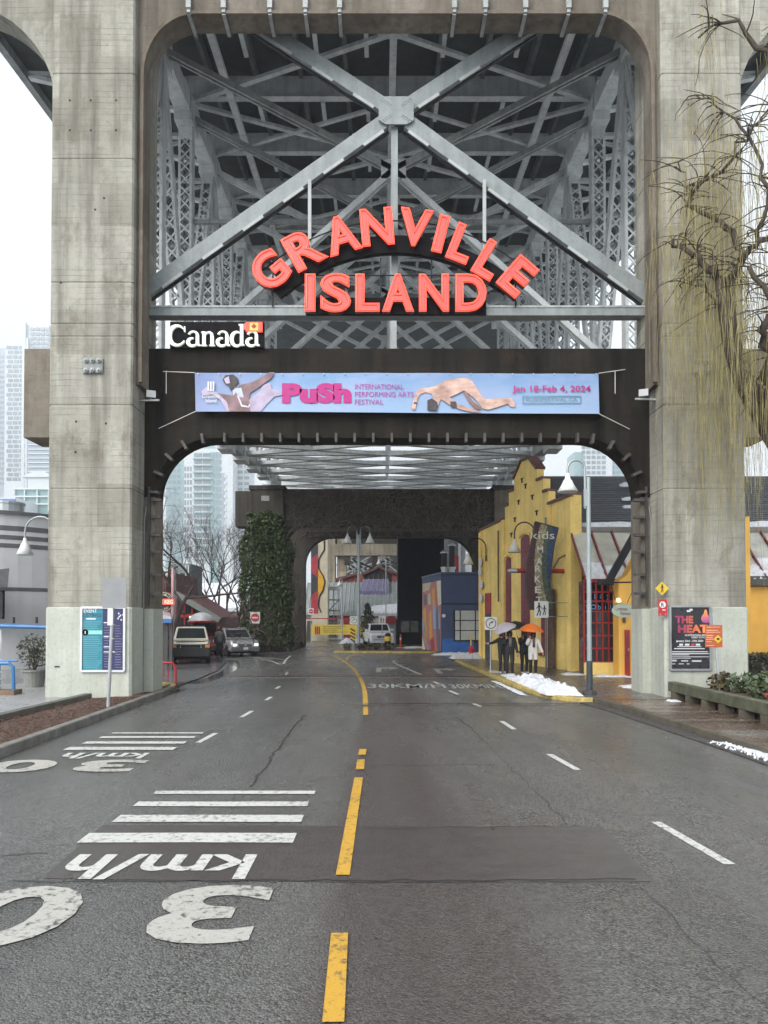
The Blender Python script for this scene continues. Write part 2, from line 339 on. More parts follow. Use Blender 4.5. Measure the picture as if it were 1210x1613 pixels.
strip([(-8.62, -6), (-8.42, 10), (-8.05, 20.4)], .22, -.03, .26).go('timber_edging', mat('edging', (.10, .10, .085), .7, var=.3, bump=.4), kind='structure', bevel=.02)
kr = KR[:5]
strip(smooth(KR[4:]), .25, -.03, .125, side=-.5).go('kerb', YKERB, kind='structure', bevel=.03)
strip(kr, .16, -.03, .155, side=-.5).go('timber_kerb', TIMB, kind='structure', bevel=.02)
strip([(p[0] - .02, p[1]) for p in kr], .34, -.02, .03, side=.5).go('gutter', mat('gutter', (.055, .052, .048), .6, var=.5, sc=6, bump=.8, bsc=14), kind='structure')
b = B(); so2 = offs(smooth(KR[4:]), -.24); b.xy(so2 + [(20, 30), (20, 26.5), (9.9, 26.5), (9.9, 20.45), (6.0, 20.45)], -.05, .12)
b.go('sidewalk', mat('dark_wet_sidewalk', (.10, .097, .092), .3, var=.35, sc=1.0, bump=.25), kind='structure')
# boardwalk of cross planks
bw = B(); bw.xy([(6.7, -6), (6.55, 10), (6.15, 18), (5.98, 20.4), (11.5, 20.4), (11.5, -6)], -.05, .09)
bwo = bw.go('boardwalk', TIMB, kind='structure')
def kx(y):
    for a, c in zip(kr, kr[1:]):
        if a[1] <= y <= c[1]: return a[0] + (c[0] - a[0]) * (y - a[1]) / (c[1] - a[1])
    return kr[-1][0]
PLK = [mat('plank_%s' % k, c, .2, var=.4, sc=5, bump=.35, bsc=40) for k, c in (('brown', (.115, .075, .055)), ('grey', (.15, .13, .115)), ('dark', (.085, .06, .045)))]
y = 7.0
pl = [B().box((0, 0, 0), (2.6, .262, .05)).data('plank', m) for m in PLK]
while y < 20.3:
    x0 = kx(y) + .17
    o = ob('plank', random.choice(pl), bwo, loc=(x0 + 1.3, y + .14, .117 + random.uniform(-.006, .006)), rot=(random.uniform(-.03, .03), random.uniform(-.003, .003), random.uniform(-.004, .004)), bevel=0); y += .275
# timber bumper rail on blocks
rt = thing('bumper_rail', 'mossy square timber bumper rail on short blocks along the boardwalk edge', 'rail', (7.85, 14, .12), world=True)
RM = mat('mossy_timber', (.075, .08, .05), .7, var=.5, sc=3, bump=.6, dirt=.4)
RA, RB = Vector((7.98, 20.3, .46)), Vector((7.95, 7.0, .46))
B().bar(RA, RB, .24, .26).go('beam', RM, rt, bevel=.02)
for i in range(14):
    p = RA.lerp(RB, (i + .35) / 14); B().box((p.x, p.y, .23), (.22, .3, .2)).go('block', TIMB, rt)
# ================================================================ road markings and repairs
pt = sheet('asphalt_patch', [(-3.1, 8.3), (2.45, 8.22), (2.38, 6.52), (-.2, 6.5), (-3.0, 6.6)], .004, PATCH)
CRK = mat('crack_sealant', (.035, .034, .033), .5, var=.2)
def crack(pts, w, z=.0045):
    q = [Vector(p) for p in pts]; out = []
    for a, c in zip(q, q[1:]):
        n = max(3, int((c - a).length / .18))
        for i in range(n): out.append(tuple(a.lerp(c, i / n) + Vector((random.uniform(-.035, .035), random.uniform(-.03, .03)))))
    ribbon(out, w, z).go('road_crack', CRK, kind='structure')
def gp(*a): return [tuple(G(x, y).xy) for x, y in a]
crack(gp((1205, 1590), (1110, 1500), (1000, 1385)), .005); crack(gp((895, 1300), (830, 1235), (745, 1150), (700, 1112)), .009); crack(gp((395, 1240), (440, 1175), (480, 1125)), .04)
crack(gp((0, 1347), (110, 1342)), .02); crack(gp((15, 1390), (1030, 1386)), .02, .009); crack(gp((590, 1206), (800, 1204)), .014); crack(gp((200, 1118), (420, 1112)), .015)
crack(gp((545, 1306), (950, 1302)), .012, .009)
ribbon([(-.45, 20.15), (5.6, 20.1)], .07, .0085).go('road_joint', CRK, kind='structure'); ribbon([(-.5, 19.75), (5.6, 19.7)], .05, .0085).go('road_joint', CRK, kind='structure')
DR = mat('dark_red_road_paint', (.10, .022, .022), .4, var=.3)
ribbon([(-6.4, 29.6), (0, 29.9), (5, 29.3)], .42, .004).go('road_band', DR, kind='structure'); ribbon([(-6.4, 28.9), (0, 29.2), (5, 28.6)], .12, .004).go('road_band', OLDW, kind='structure')
WETG = mat('standing_water', (.06, .062, .064), .08, var=.3, sc=1.5, bump=.12, bsc=6)
ribbon(smooth([(-6.6, 26.3), (-6.5, 29), (-6.75, 33), (-7.3, 37), (-8.2, 41)]), .55, .005).go('wet_gutter', WETG, kind='structure')
# yellow centre line
for a in ([(525, 1613), (535, 1472)], [(540, 1380), (565, 1226)], [(567, 1213), (569, 1197)], [(570, 1190), (572, 1181)], [(576, 1127), (576, 1114)]):
    g = gp(*a); q = [tuple(Vector(g[0]).lerp(Vector(g[1]), i / 3)) for i in range(4)]; ribbon(q, .125, .013).go('yellow_line', YELP, kind='structure')
ribbon(smooth(gp((576, 1110), (575, 1090), (570, 1072), (556, 1052), (540, 1040), (526, 1033))), .14).go('yellow_line', YELP, kind='structure')
ribbon(smooth(gp((546, 1040), (547, 1035), (560, 1031))), .14, .005).go('yellow_line', YELP, kind='structure')
for a in ([(1150, 1362), (1033, 1295)], [(910, 1213), (865, 1188)], [(810, 1149), (790, 1136)], [(757, 1113), (745, 1108)], [(722, 1094), (708, 1088)], [(692, 1078), (684, 1074)], [(312, 1170), (340, 1155)], [(380, 1130), (397, 1120)], [(419, 1103), (427, 1098)], [(435, 1085), (441, 1081)], [(450, 1063), (453, 1059)]):
    ribbon(gp(*a), .11, .0045).go('white_dash', WHITEP, kind='structure')
ribbon(smooth(gp((664, 1063), (640, 1053), (618, 1043), (622, 1040))), .12, .005).go('white_line', WHITEP, kind='structure')
ribbon(smooth(gp((392, 1034), (425, 1040), (446, 1049), (449, 1040), (458, 1033))), .12, .005).go('white_line', WHITEP, kind='structure')
ribbon(gp((400, 1034), (448, 1039)), .1, .0055).go('white_line', WHITEP, kind='structure')
for x0, x1, y0, y1 in ((-3.12, -.9, 7.63, 7.97), (-3.04, -.9, 8.4, 8.7), (-3.04, -.9, 9.11, 9.34), (-2.99, -.87, 9.74, 9.92), (-5.57, -3.64, 13.0, 13.3), (-5.5, -3.62, 13.65, 13.9), (-5.44, -3.6, 14.3, 14.5), (-5.4, -3.57, 14.85, 15.0)):
    ribbon([(x0, (y0 + y1) / 2), ((x0 + x1) / 2, (y0 + y1) / 2 + random.uniform(-.02, .02)), (x1, (y0 + y1) / 2)], y1 - y0, .0095).go('white_bar', WHITEP, kind='structure')
def roadtext(s, x0, x1, y0, y1, flip, m, off=.02, z=.0095):
    me = fit(tmesh(s, 1, 0, off), x1 - x0, y1 - y0); me.transform(Matrix.Translation(((x0 + x1) / 2, (y0 + y1) / 2, z)) @ Matrix.Rotation(math.pi if flip else 0, 4, 'Z'))
    me.materials.clear(); me.materials.append(m); ob('road_lettering', me, kind='structure')
roadtext('km/h', -2.93, -1.2, 6.56, 7.26, 1, WHITEP); roadtext('3', -1.77, -.91, 5.27, 6.42, 1, OLDW, .03); roadtext('0', -3.35, -2.38, 5.2, 6.4, 1, OLDW, .03)
roadtext('km/h', -5.35, -3.95, 12.2, 12.72, 1, WHITEP); roadtext('3', -4.75, -3.75, 11.15, 12.1, 1, OLDW, .035); roadtext('0', -6.15, -5.1, 11.1, 12.1, 1, OLDW, .035)
FNT = paint('faint_white_road_paint', (.34, .34, .32), .6); roadtext('30KM/H', -.45, 2.2, 24.6, 26.2, 0, FNT, .01); roadtext('30KM/H', 2.35, 4.05, 24.5, 26.0, 0, FNT, .01)
for x, y in ((597, 1055), (690, 1057)):
    c = G(x, y); a = Vector((c.x, c.y))
    B().add([(a.x + u, a.y + v, .0045) for u, v in ((-.12, -1.5), (.1, -1.5), (.1, .6), (.5, .6), (.5, .1), (.95, 1.0), (.5, 1.9), (.5, 1.4), (-.12, 1.4))], [tuple(range(9))]).go('turn_arrow', OLDW, kind='structure')
# ================================================================ bridge piers
def loft(x0, x1, y0, y1, zs, ch=.05, b=None):
    """a square shaft with chamfered corners and shallow pour joints: zs = list of (z, inset)"""
    b = b or B(); vs = []
    for z, i in zs:
        a0, a1, c0, c1 = x0 + i, x1 - i, y0 + i, y1 - i
        vs += [(a0 + ch, c0, z), (a1 - ch, c0, z), (a1, c0 + ch, z), (a1, c1 - ch, z), (a1 - ch, c1, z), (a0 + ch, c1, z), (a0, c1 - ch, z), (a0, c0 + ch, z)]
    k = len(zs); fs = [(i * 8 + j, i * 8 + (j + 1) % 8, i * 8 + 8 + (j + 1) % 8, i * 8 + 8 + j) for i in range(k - 1) for j in range(8)]
    return b.add(vs, fs + [tuple(range(8))[::-1], tuple(range((k - 1) * 8, k * 8))])
def lifts(z0, z1, joints):
    zs = [(z0, 0)]
    for j in joints: zs += [(j - .035, 0), (j - .015, .02), (j + .015, .02), (j + .03, .004)]
    return zs + [(z1, 0)]
PL, PR = (-9.35, -7.0), (7.96, 10.25)
YF, YB = 20.7, 22.9
pier = thing('bridge_pier', 'tall board-formed concrete portal pier with rounded arch, nearest the camera', 'bridge pier', (XC, 21.7, 0), world=True)
jn = [P(150, y, YF).z for y in (770, 638, 530, 510, 445, 250, 116)]
for x0, x1 in (PL, PR):
    loft(x0, x1, YF, YB, lifts(0, 24.3, [j for j in jn if j > 2.8])).go('pillar', CONC, pier)
    loft(x0 - .03, x1 + .03, YF - .035, YB + .03, [(0, 0), (2.6, 0), (2.63, .03)], .06).go('painted_base', CPAINT, pier)
il, ir, zt, r = PL[1] + .14, PR[0] - .14, P(620, 22, 21.0).z, 1.55
up = [(PL[1], 9.0), (PL[1], 24.3), (PR[0], 24.3), (PR[0], 9.0), (ir, 9.0)] + arc(ir - r, zt - r * 1.15, r, r * 1.15, 0, 90) + arc(il + r, zt - r * 1.15, r, r * 1.15, 90, 180) + [(il, 9.0)]
B().xz(up, 21.0, 21.72).go('upper_arch', CONC2, pier)
RIM = concrete('rim_concrete', (.19, .165, .135), (.09, .075, .055), boards=.1, stain=.7, brown=.6)
rim = [(il, 9.05), (il, zt - r * 1.15)] + arc(il + r, zt - r * 1.15, r, r * 1.15, 180, 90)[1:] + arc(ir - r, zt - r * 1.15, r, r * 1.15, 90, 0) + [(ir, 9.05)]
rb = B()
for (ax, az), (cx_, cz_) in zip(rim, rim[1:]): rb.bar((ax, 20.97, az), (cx_, 20.97, cz_), .1, .11, up=(0, 1, 0))
rb.go('arch_rim', RIM, pier)
il2, ir2, zb0, zb1, r2 = P(243, 800, 21.8).x, P(1010, 800, 21.8).x, P(620, 690, 21.8).z, P(620, 549, 21.8).z, 1.75
lo = [(PL[1], zb0 - r2), (PL[1], zb1), (PR[0], zb1), (PR[0], zb0 - r2), (ir2, zb0 - r2)] + arc(ir2 - r2, zb0 - r2, r2, r2, 0, 90)[1:] + arc(il2 + r2, zb0 - r2, r2, r2, 90, 180)
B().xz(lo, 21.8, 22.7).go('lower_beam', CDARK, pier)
for a, c in ((PL[1], il2), (ir2, PR[0])):
    B().span((a, 21.82, 2.6), (c, 22.7, zb0 - r2)).go('jamb', CONC2, pier); B().span((a + (.03 if a < 0 else 0), 21.78, 0), (c - (.03 if a > 0 else 0), 22.74, 2.6)).go('painted_jamb', CPAINT, pier)
# small holder pegs for the string of lights round the lower arch
PEG = mat('peg', (.05, .048, .045), .6, var=.3)
for i in range(20):
    x = il2 + r2 + .35 + (ir2 - il2 - 2 * r2 - .5) * i / 19; B().box((x, 21.72, zb0 - .02), (.07, .2, .26)).go('light_peg', PEG, pier)
for s, cx_ in ((1, il2 + r2), (-1, ir2 - r2)):
    for i in range(5):
        a = R(100 + i * 19); rr = r2 - .02; p = Vector((cx_ + s * math.cos(a) * rr, 21.72, zb0 - r2 + math.sin(a) * rr)); B().box(p, (.28, .2, .08), M=Matrix.Rotation(-a if s > 0 else a, 3, 'Y')).go('light_peg', PEG, pier)
    xx = il2 if s > 0 else ir2
    for py in (788, 815, 843, 870, 905, 935): B().box((xx + s * .1, 21.72, P(240, py, 21.72).z), (.3, .16, .08)).go('light_peg', PEG, pier)
    B().span((xx - s * .14 - .03, 21.74, 2.7), (xx - s * .14 + .03, 21.8, zb0 - r2 + .3)).go('conduit', PEG, pier)
    B().tube([(xx - s * .26, 21.7, .2), (xx - s * .26, 21.7, 5.2), (xx - s * .2, 21.7, 5.6)], .022).go('conduit', mat('grey_conduit', (.2, .2, .19), .5), pier)
for px in (297, 352, 425, 481, 535, 716, 765, 828, 896, 954):
    x = P(px, 30, 20.9).x; b = B(); b.bar((x, 20.93, zt + 1.2), (x, 20.93, zt - .03), .1, .08, up=(0, 1, 0)); b.bar((x, 20.93, zt - .05), (x, 21.75, zt - .05), .1, .07); b.box((x, 20.9, zt + .25), (.14, .1, .35)); b.go('strap_bracket', STEELD, pier)
# outrigger arms and stub ends
for s, xe in ((-1, PL[0]), (1, PR[1])):
    q = [(xe, 24.3), (xe + s * 6.6, 24.3), (xe + s * 6.6, 20.1), (xe + s * 3.1, 20.1)] + [(xe + s * (3.1 - 3.1 * math.sin(R(a))), 17 + 3.1 * math.cos(R(a))) for a in range(9, 91, 9)]
    B().xz(q, 20.95, 21.8).go('outrigger_arm', CONC, pier)
    z0, z1 = P(50, 692, 21.5).z, P(50, 553, 21.5).z; B().span((xe - s * .0, 21.3, z0), (xe + s * 1.0, 22.5, z1)).go('beam_end', CONC2, pier, bevel=.02)  # beam ends take the darker arch concrete to offset the sun on them
# bolted plates
for px, py in ((146, 576), (1108, 577)):
    c = P(px, py, YF - .05); pp = B().box((c.x, YF - .03, c.z), (.56, .05, .42)).go('bolted_plate', mat('plate', (.22, .23, .22), .6, var=.2), pier)
    for i in (-1, 0, 1):
        for j in (-1, 1): B().lathe([(.07, 0), (.07, .05), (.035, .055), (.035, .12)], (c.x + i * .18, YF - .055, c.z + j * .14), 6, Matrix.Rotation(R(90), 3, 'X')).go('bolt', STEELD, pp)
B().box(P(90, 1050, YF - .04), (.14, .02, .035)).go('slot', BLACK, pier)
for px, py in ((110, 158), (143, 158), (183, 158), (110, 205), (143, 205), (183, 205), (120, 664), (167, 667), (119, 712), (164, 312), (96, 445), (150, 330), (1085, 165), (1090, 300), (1070, 455)):
    B().lathe([(.035, -.004), (.03, .004)], (P(px, py, YF).x, YF - .002, P(px, py, YF).z), 8, Matrix.Rotation(R(90), 3, 'X')).go('tie_hole', BLACK, pier)
def floodlight(px, py, s, label):
    c = P(px, py, 21.2); f = thing('floodlight', label, 'lamp', (c.x, 21.3, c.z), world=True); c.y = 21.3
    B().box(c, (.26, .2, .2), rz=.4 * s).go('housing', mat('lamp_grey', (.35, .36, .36), .4), f); B().bar(c + Vector((-s * .5, 0, -.18)), c + Vector((s * .25, 0, -.16)), .05, .05).go('bracket_arm', STEELD, f)
    B().bar(c + Vector((0, 0, -.17)), c, .04, .04).go('yoke', STEELD, f); B().lathe([(.1, 0), (.09, .1)], c + Vector((-s * .5, 0, -.22)), 10).go('mount', STEELD, f)
floodlight(236, 620, 1, 'small grey floodlight clamped to the left concrete pillar'); floodlight(1016, 618, -1, 'small dark floodlight clamped to the right concrete pillar')
# ---------------------------------------------------------------- second pier, covered in dry vines
P2Y = 52.0
pier2 = thing('bridge_pier', 'dark vine-covered concrete bridge pier standing beyond the near portal', 'bridge pier', (XC, 54, 0), world=True)
q = lambda px, py, Y=P2Y: P(px, py, Y)
xl1, xr0 = q(447, 800).x, q(779, 800).x
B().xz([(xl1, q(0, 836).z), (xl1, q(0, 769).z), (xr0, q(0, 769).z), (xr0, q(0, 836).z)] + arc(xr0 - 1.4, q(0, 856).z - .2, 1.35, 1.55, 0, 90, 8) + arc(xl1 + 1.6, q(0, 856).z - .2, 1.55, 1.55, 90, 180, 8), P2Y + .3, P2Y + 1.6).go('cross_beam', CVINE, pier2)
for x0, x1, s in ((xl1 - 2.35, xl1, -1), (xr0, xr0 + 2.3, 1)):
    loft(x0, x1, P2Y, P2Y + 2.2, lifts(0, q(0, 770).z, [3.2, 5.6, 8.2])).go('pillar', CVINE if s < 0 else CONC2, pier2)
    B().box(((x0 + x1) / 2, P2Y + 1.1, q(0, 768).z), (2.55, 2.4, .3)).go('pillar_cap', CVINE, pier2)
    B().span((x0 if s < 0 else x1, P2Y + .4, q(0, 828).z), ((x0 if s < 0 else x1) + s * 1.15, P2Y + 1.9, q(0, 772).z)).go('beam_end', CVINE, pier2)
    c = Vector(((x0 + x1) / 2 + .2, P2Y + 1.0, q(0, 768).z)); bb = B(); bb.box(c + Vector((0, 0, .25)), (1.3, 1.0, .2)); bb.lathe([(.5, .3), (.4, .6), (.4, 1.1)], c, 4); bb.go('bearing_shoe', STEEL, pier2)
c = q(418, 785); cc = B().box((c.x, P2Y - .02, c.z), (.56, .05, .36)).go('bolted_plate', mat('plate', (.2, .2, .2)), pier2)
# rear frame of that pier
Y3 = 61.0; a0, a1 = P(480, 900, Y3).x, P(746, 900, Y3).x; zt3 = P(600, 846, Y3).z
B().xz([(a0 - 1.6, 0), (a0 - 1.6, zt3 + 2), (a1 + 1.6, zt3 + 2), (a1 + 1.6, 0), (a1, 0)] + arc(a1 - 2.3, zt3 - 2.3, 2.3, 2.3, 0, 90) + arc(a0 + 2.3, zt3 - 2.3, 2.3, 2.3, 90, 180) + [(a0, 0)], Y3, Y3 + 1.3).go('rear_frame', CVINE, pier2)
B().span((xl1 + .1, P2Y + 2.2, 0), (a0 - .3, Y3, .5)).go('footing', CVINE, pier2)
# ================================================================ bridge superstructure
GR = .073
zb = lambda y: 10.55 + GR * (y - 23)
ztp = lambda y: 23.6 + GR * (y - 30.6)
NY = [22.4 + 4.1 * k for k in range(9)]
HW = 8.6
def lattice(par, p0, p1, wx=.56, dp=.42, pitch=.52):
    p0 = Vector(p0); p1 = Vector(p1); d = (p1 - p0).normalized(); ax = Vector((1, 0, 0)); n = ax.cross(d); L = (p1 - p0).length
    post = B()
    for s in (-1, 1):
        post.bar(p0 + ax * s * wx / 2, p1 + ax * s * wx / 2, .03, dp, up=n)
        for e in (-1, 1): post.bar(p0 + ax * s * (wx / 2 - .05) + n * e * dp / 2, p1 + ax * s * (wx / 2 - .05) + n * e * dp / 2, .1, .03, up=n)
    for z in (.03, .97):
        for e in (-1, 1): post.bar(p0.lerp(p1, max(0, z - .05)) + n * e * (dp / 2 + .01), p0.lerp(p1, min(1, z + .05)) + n * e * (dp / 2 + .01), wx, .02, up=n)
    o = post.go('lattice_member', STEEL, par); lc = B(); k = int(L * .88 / pitch)
    for i in range(k):
        a = p0 + d * (L * .06 + i * pitch); c = a + d * pitch
        for e in (-1, 1):
            off = n * e * (dp / 2 + .012)
            lc.bar(a - ax * .25 + off, c + ax * .25 + off, .06, .015, up=n); lc.bar(a + ax * .25 + off * 1.03, c - ax * .25 + off * 1.03, .06, .015, up=n)
    lc.go('lacing', STEEL, o, kind='stuff')
for s, side in ((-1, 'left'), (1, 'right')):
    X = XC + s * HW
    tr = thing('bridge_truss', 'deep grey riveted lattice truss carrying the %s edge of the bridge' % side, 'bridge truss', (X, 38, 10), world=True)
    B().bar((X, 19.2, ztp(19.2)), (X, 58, ztp(58)), .62, .75).go('top_chord', STEEL, tr); B().bar((X, 22.2, zb(22.2)), (X, 58, zb(58)), .62, .6).go('bottom_chord', STEELD, tr)
    for k, y in enumerate(NY):
        lattice(tr, (X, y, zb(y) + .2), (X, y, ztp(y) - .35))
        for zz in (zb(y), ztp(y) - .2): B().box((X, y, zz), (.72, 1.3, 1.15)).go('gusset_plate', STEEL, tr)
        if k < 8:
            y1 = NY[k + 1]; a, c = ((X, y, zb(y) + .2), (X, y1, ztp(y1) - .3)) if k % 2 == 0 else ((X, y, ztp(y) - .3), (X, y1, zb(y1) + .2)); lattice(tr, a, c, .5, .36)
# deck and floor system
dk = thing('bridge_deck', 'dark underside of the high road deck with steel floor beams and bracing', 'bridge deck', (XC, 40, 24), world=True)
dz = lambda y: ztp(y) + 1.9
b = B(); b.yz([(18.8, dz(18.8)), (130, dz(130)), (130, dz(130) + .35), (18.8, dz(18.8) + .35)], XC - 15.6, XC + 15.6); b.go('slab', DECKM, dk)
for s in (-1, 1): B().bar((XC + s * 15.55, 18.8, dz(18.8) + .1), (XC + s * 15.55, 130, dz(130) + .1), .3, 1.0).go('edge_beam', STEELD, dk)
for i in range(13):
    x = XC + (i - 6) * 1.9; B().bar((x, 18.8, dz(18.8) - .28), (x, 60, dz(60) - .28), .16, .5).go('stringer', mat('stringer_paint', (.14, .16, .155), .7, var=.3, streak=.4), dk)
for k, y in enumerate(NY):
    z = ztp(y) + .55
    fb = B(); fb.span((XC - HW, y - .015, z), (XC + HW, y + .015, z + .95)); fb.span((XC - HW, y - .16, z - .03), (XC + HW, y + .16, z)); fo = fb.go('floor_beam', STEEL, dk)
    for x in (-5.6, -2.9, -1.0, 1.9, 4.7): B().bar((XC + x, y + .1, z - .08), (XC + x, y + 1.35, z - .02), .16, .12).go('bracket', STEEL, fo)
    for s in (-1, 1):
        cb = B(); xa, xb_ = XC + s * HW, XC + s * 15.2
        cb.bar((xa, y, z + .75), (xb_, y, z + 1.0), .25, .18); cb.bar((xa, y, z - .6), (xb_, y, z + .9), .25, .16); cb.bar((xa + s * 3.2, y, z + .1), (xa + s * 3.2, y, z + .8), .16, .12); cb.bar((xa + s * .3, y, z + .75), (xa + s * 3.2, y, z + .1), .16, .12); cb.go('cantilever_bracket', STEEL, dk)
    zl = ztp(y) + .35
    if k < 8:
        y1 = NY[k + 1]; z1 = ztp(y1) + .35
        for s in (-1, 1):
            if k % 2 == 0: B().bar((XC + s * HW, y, zl), (XC, y1, z1), .2, .14).go('top_lateral', STEEL, dk); B().bar((XC + s * HW, y1, z1), (XC, y, zl - .02), .17, .12).go('top_lateral', STEEL, dk)
            else: B().bar((XC, y, zl), (XC + s * HW, y1, z1), .2, .14).go('top_lateral', STEEL, dk)
    B().box((XC, y, zl), (1.1, .5, .08)).go('gusset_plate', STEEL, dk)
for x in (-6.6, 0, 6.4): B().bar((XC + x, 21.8, ztp(21.8) + .12), (XC + x, 56, ztp(56) + .12), .26, .2).go('runway_beam', STEEL, dk)
# sway frames and lower bracing between the trusses
sw = thing('sway_bracing', 'crossed grey steel braces spanning between the two bridge trusses', 'bracing', (XC, 38, 11), world=True)
for k, y in enumerate(NY):
    zt_, zb_ = ztp(y) - .3, zb(y)
    zm = zt_ - 4.4
    if k > 0:
        for s in (-1, 1):
            ax = XC + s * (HW - .3)
            for e in (-.09, .09): pass
            bb = B(); bb.bar((ax, y, zt_), (XC, y, zm), .2, .1, up=(0, 1, 0)); bb.bar((ax, y + .22, zt_), (XC, y + .22, zm), .2, .1, up=(0, 1, 0)); bb.go('sway_diagonal', STEELD if k < 3 else STEEL, sw)
            bb = B(); bb.bar((XC, y, zm), (ax, y, zb_ + .3), .2, .1, up=(0, 1, 0)); bb.bar((XC, y + .22, zm), (ax, y + .22, zb_ + .3), .2, .1, up=(0, 1, 0)); bb.go('sway_diagonal', STEEL, sw)
        B().box((XC, y + .1, zm), (.9, .3, .7)).go('gusset_plate', STEEL, sw); B().bar((XC, y, zm), (XC, y, zb_), .22, .18, up=(0, 1, 0)).go('hanger', STEEL, sw)
        if k % 3 == 2: B().bar((XC - HW, y, zm), (XC + HW, y, zm), .14, .16).go('mid_strut', STEELD, sw)
    if k > 0: B().bar((XC - HW, y, zb_ - .05), (XC + HW, y, zb_ - .05), .3, .26).go('bottom_strut', STEEL, sw)
    if k < 8:
        y1 = NY[k + 1]
        for s in (-1, 1):
            B().bar((XC, y, zb_ - .1), (XC + s * (HW - .2), y1, zb(y1) - .1), .3, .2).go('bottom_lateral', STEEL, sw); B().bar((XC + s * (HW - .2), y, zb_ - .12), (XC, y1, zb(y1) - .12), .3, .2).go('bottom_lateral', STEEL, sw)
for y in (59.3, 63.4, 67.5, 71.6):
    B().bar((XC - HW, y, zb(y)), (XC + HW, y, zb(y)), .3, .26).go('bottom_strut', STEEL, sw)
    for s in (-1, 1): B().bar((XC, y - 4.1, zb(y - 4.1) - .1), (XC + s * HW, y, zb(y) - .1), .3, .2).go('bottom_lateral', STEEL, sw); B().bar((XC + s * HW, y - 4.1, zb(y - 4.1) - .12), (XC, y, zb(y) - .12), .3, .2).go('bottom_lateral', STEEL, sw)
# portal cross brace right behind the upper arch
cb = thing('cross_brace', 'heavy grey steel X brace with octagonal centre plate above the neon sign', 'bracing', (XC, 22.3, 10), world=True)
YX = 22.35
gc = P(624, 182, YX)
ends = [P(222, 466, YX), P(1024, 472, YX), P(405, 40, YX), P(838, 42, YX)]
BAT = mat('pale_steel_paint', (.34, .36, .355), .5, var=.12, streak=.2)
for i, e in enumerate(ends):
    d = (e - gc).normalized(); a = gc + d * .45; end = e + d * .9
    o = B().bar(a, end, .44, .3, up=(0, 1, 0)).go('brace_arm', BRACE, cb, bevel=.015)
    nrm = Vector((-d.z, 0, d.x)); nrm = nrm if nrm.z < 0 else -nrm; L = (end - a).length; n = int(L / 1.5)
    B().bar(a + nrm * .22 + Vector((0, .1, 0)), end + nrm * .22 + Vector((0, .1, 0)), .1, .1, up=(0, 1, 0)).go('dark_web', BLACK, o)
    for j in range(n): B().bar(a + d * (j * 1.5 + .2) + nrm * .25 - Vector((0, .16, 0)), a + d * (j * 1.5 + .95) + nrm * .25 - Vector((0, .16, 0)), .09, .02, up=(0, 1, 0)).go('batten_plate', BAT, o)
oc = [(gc.x + x * .53, gc.z + z * .43) for x, z in ((-1, .7), (-.6, 1), (.6, 1), (1, .7), (1, -.7), (.6, -1), (-.6, -1), (-1, -.7))]
gp_ = B().xz(oc, YX - .24, YX - .19).go('centre_plate', BRACE, cb)
rv = B()
for sx in (-1, 1):
    for sz in (-1, 1):
        for j in range(5):
            for k in range(2): rv.lathe([(.022, 0), (.018, .02)], (gc.x + sx * (.17 + j * .065 + k * .03), YX - .24, gc.z + sz * (.14 + j * .045 - k * .05 + .05)), 6, Matrix.Rotation(R(90), 3, 'X'))
rv.go('rivets', STEELD, gp_, kind='stuff')
za = P(0, 491, YX).z; zc = P(0, 503, YX).z
B().span((PL[1] - .1, YX - .3, zc), (PR[0] + .1, YX + .1, za)).go('portal_strut', BRACE, cb); B().span((PL[1] - .1, YX - .32, za), (PR[0] + .1, YX + .12, za + .06)).go('strut_flange', STEELD, cb)
B().bar(gc - Vector((.05, 0, .4)), (gc.x - .05, YX, za), .2, .16, up=(0, 1, 0)).go('centre_hanger', BRACE, cb)
for px in (488, 763):
    a = P(px, 284, YX - .2); c = P(px, 470, YX - .2); B().bar(a, c, .1, .1, up=(0, 1, 0)).go('hanger', BAT, cb)
# ================================================================ neon sign
NFACE = mat('neon_face', (.25, .03, .028), .4, var=.15, sc=6, emit=(1, .17, .14), es=.25); NTUBE = mat('neon_tube', (.5, .04, .03), .3, var=.02, emit=(1, .095, .05), es=.7)
NRET = mat('letter_return', (.16, .012, .010), .5, var=.2)
SGB = mat('sign_black', (.005, .0045, .006), .6, var=.2, spec=.08)
ns = thing('neon_sign', 'glowing red arched GRANVILLE ISLAND neon letters over the roadway', 'neon sign', (XC, 22, 13), world=True)
YS = 21.78; PXM = YS / FPX
def neon(ch, px, py, wpx, hpx, ang, parent):
    c = P(px, py, YS); W, H = wpx * PXM, hpx * PXM
    T = Matrix.Translation(c) @ Matrix.Rotation(ang, 4, 'Y') @ Matrix.Rotation(R(90), 4, 'X')
    ref = tmesh(ch, 1.5, 0, .06); xs = [v.co.x for v in ref.vertices]; ys = [v.co.y for v in ref.vertices]; bx, by = (min(xs) + max(xs)) / 2, (min(ys) + max(ys)) / 2; sx, sy = W / (max(xs) - min(xs)), H / (max(ys) - min(ys)); bpy.data.meshes.remove(ref)
    def norm(me, w_, h_, z, m):
        for v in me.vertices: v.co.x = (v.co.x - bx) * sx; v.co.y = (v.co.y - by) * sy; v.co.z += z
        me.transform(T); me.materials.clear(); me.materials.append(m)
        for p in me.polygons: p.material_index = 0
        return me
    a = tmesh(ch, 1.5, .11, .06); o = ob('letter', norm(a, W, H, -.05, NRET), parent)
    f = tmesh(ch, 1.5, 0, -.008); ob('lit_face', norm(f, W - .05, H - .05, .064, NFACE), o)
    k = tmesh(ch, 1.5, 0, .022, outline=.02); ob('tube', norm(k, W - .16, H - .16, .085, NTUBE), o)
    k = tmesh(ch, 1.5, 0, .059, outline=.009); ob('edge_tube', norm(k, W, H, .07, NTUBE), o)
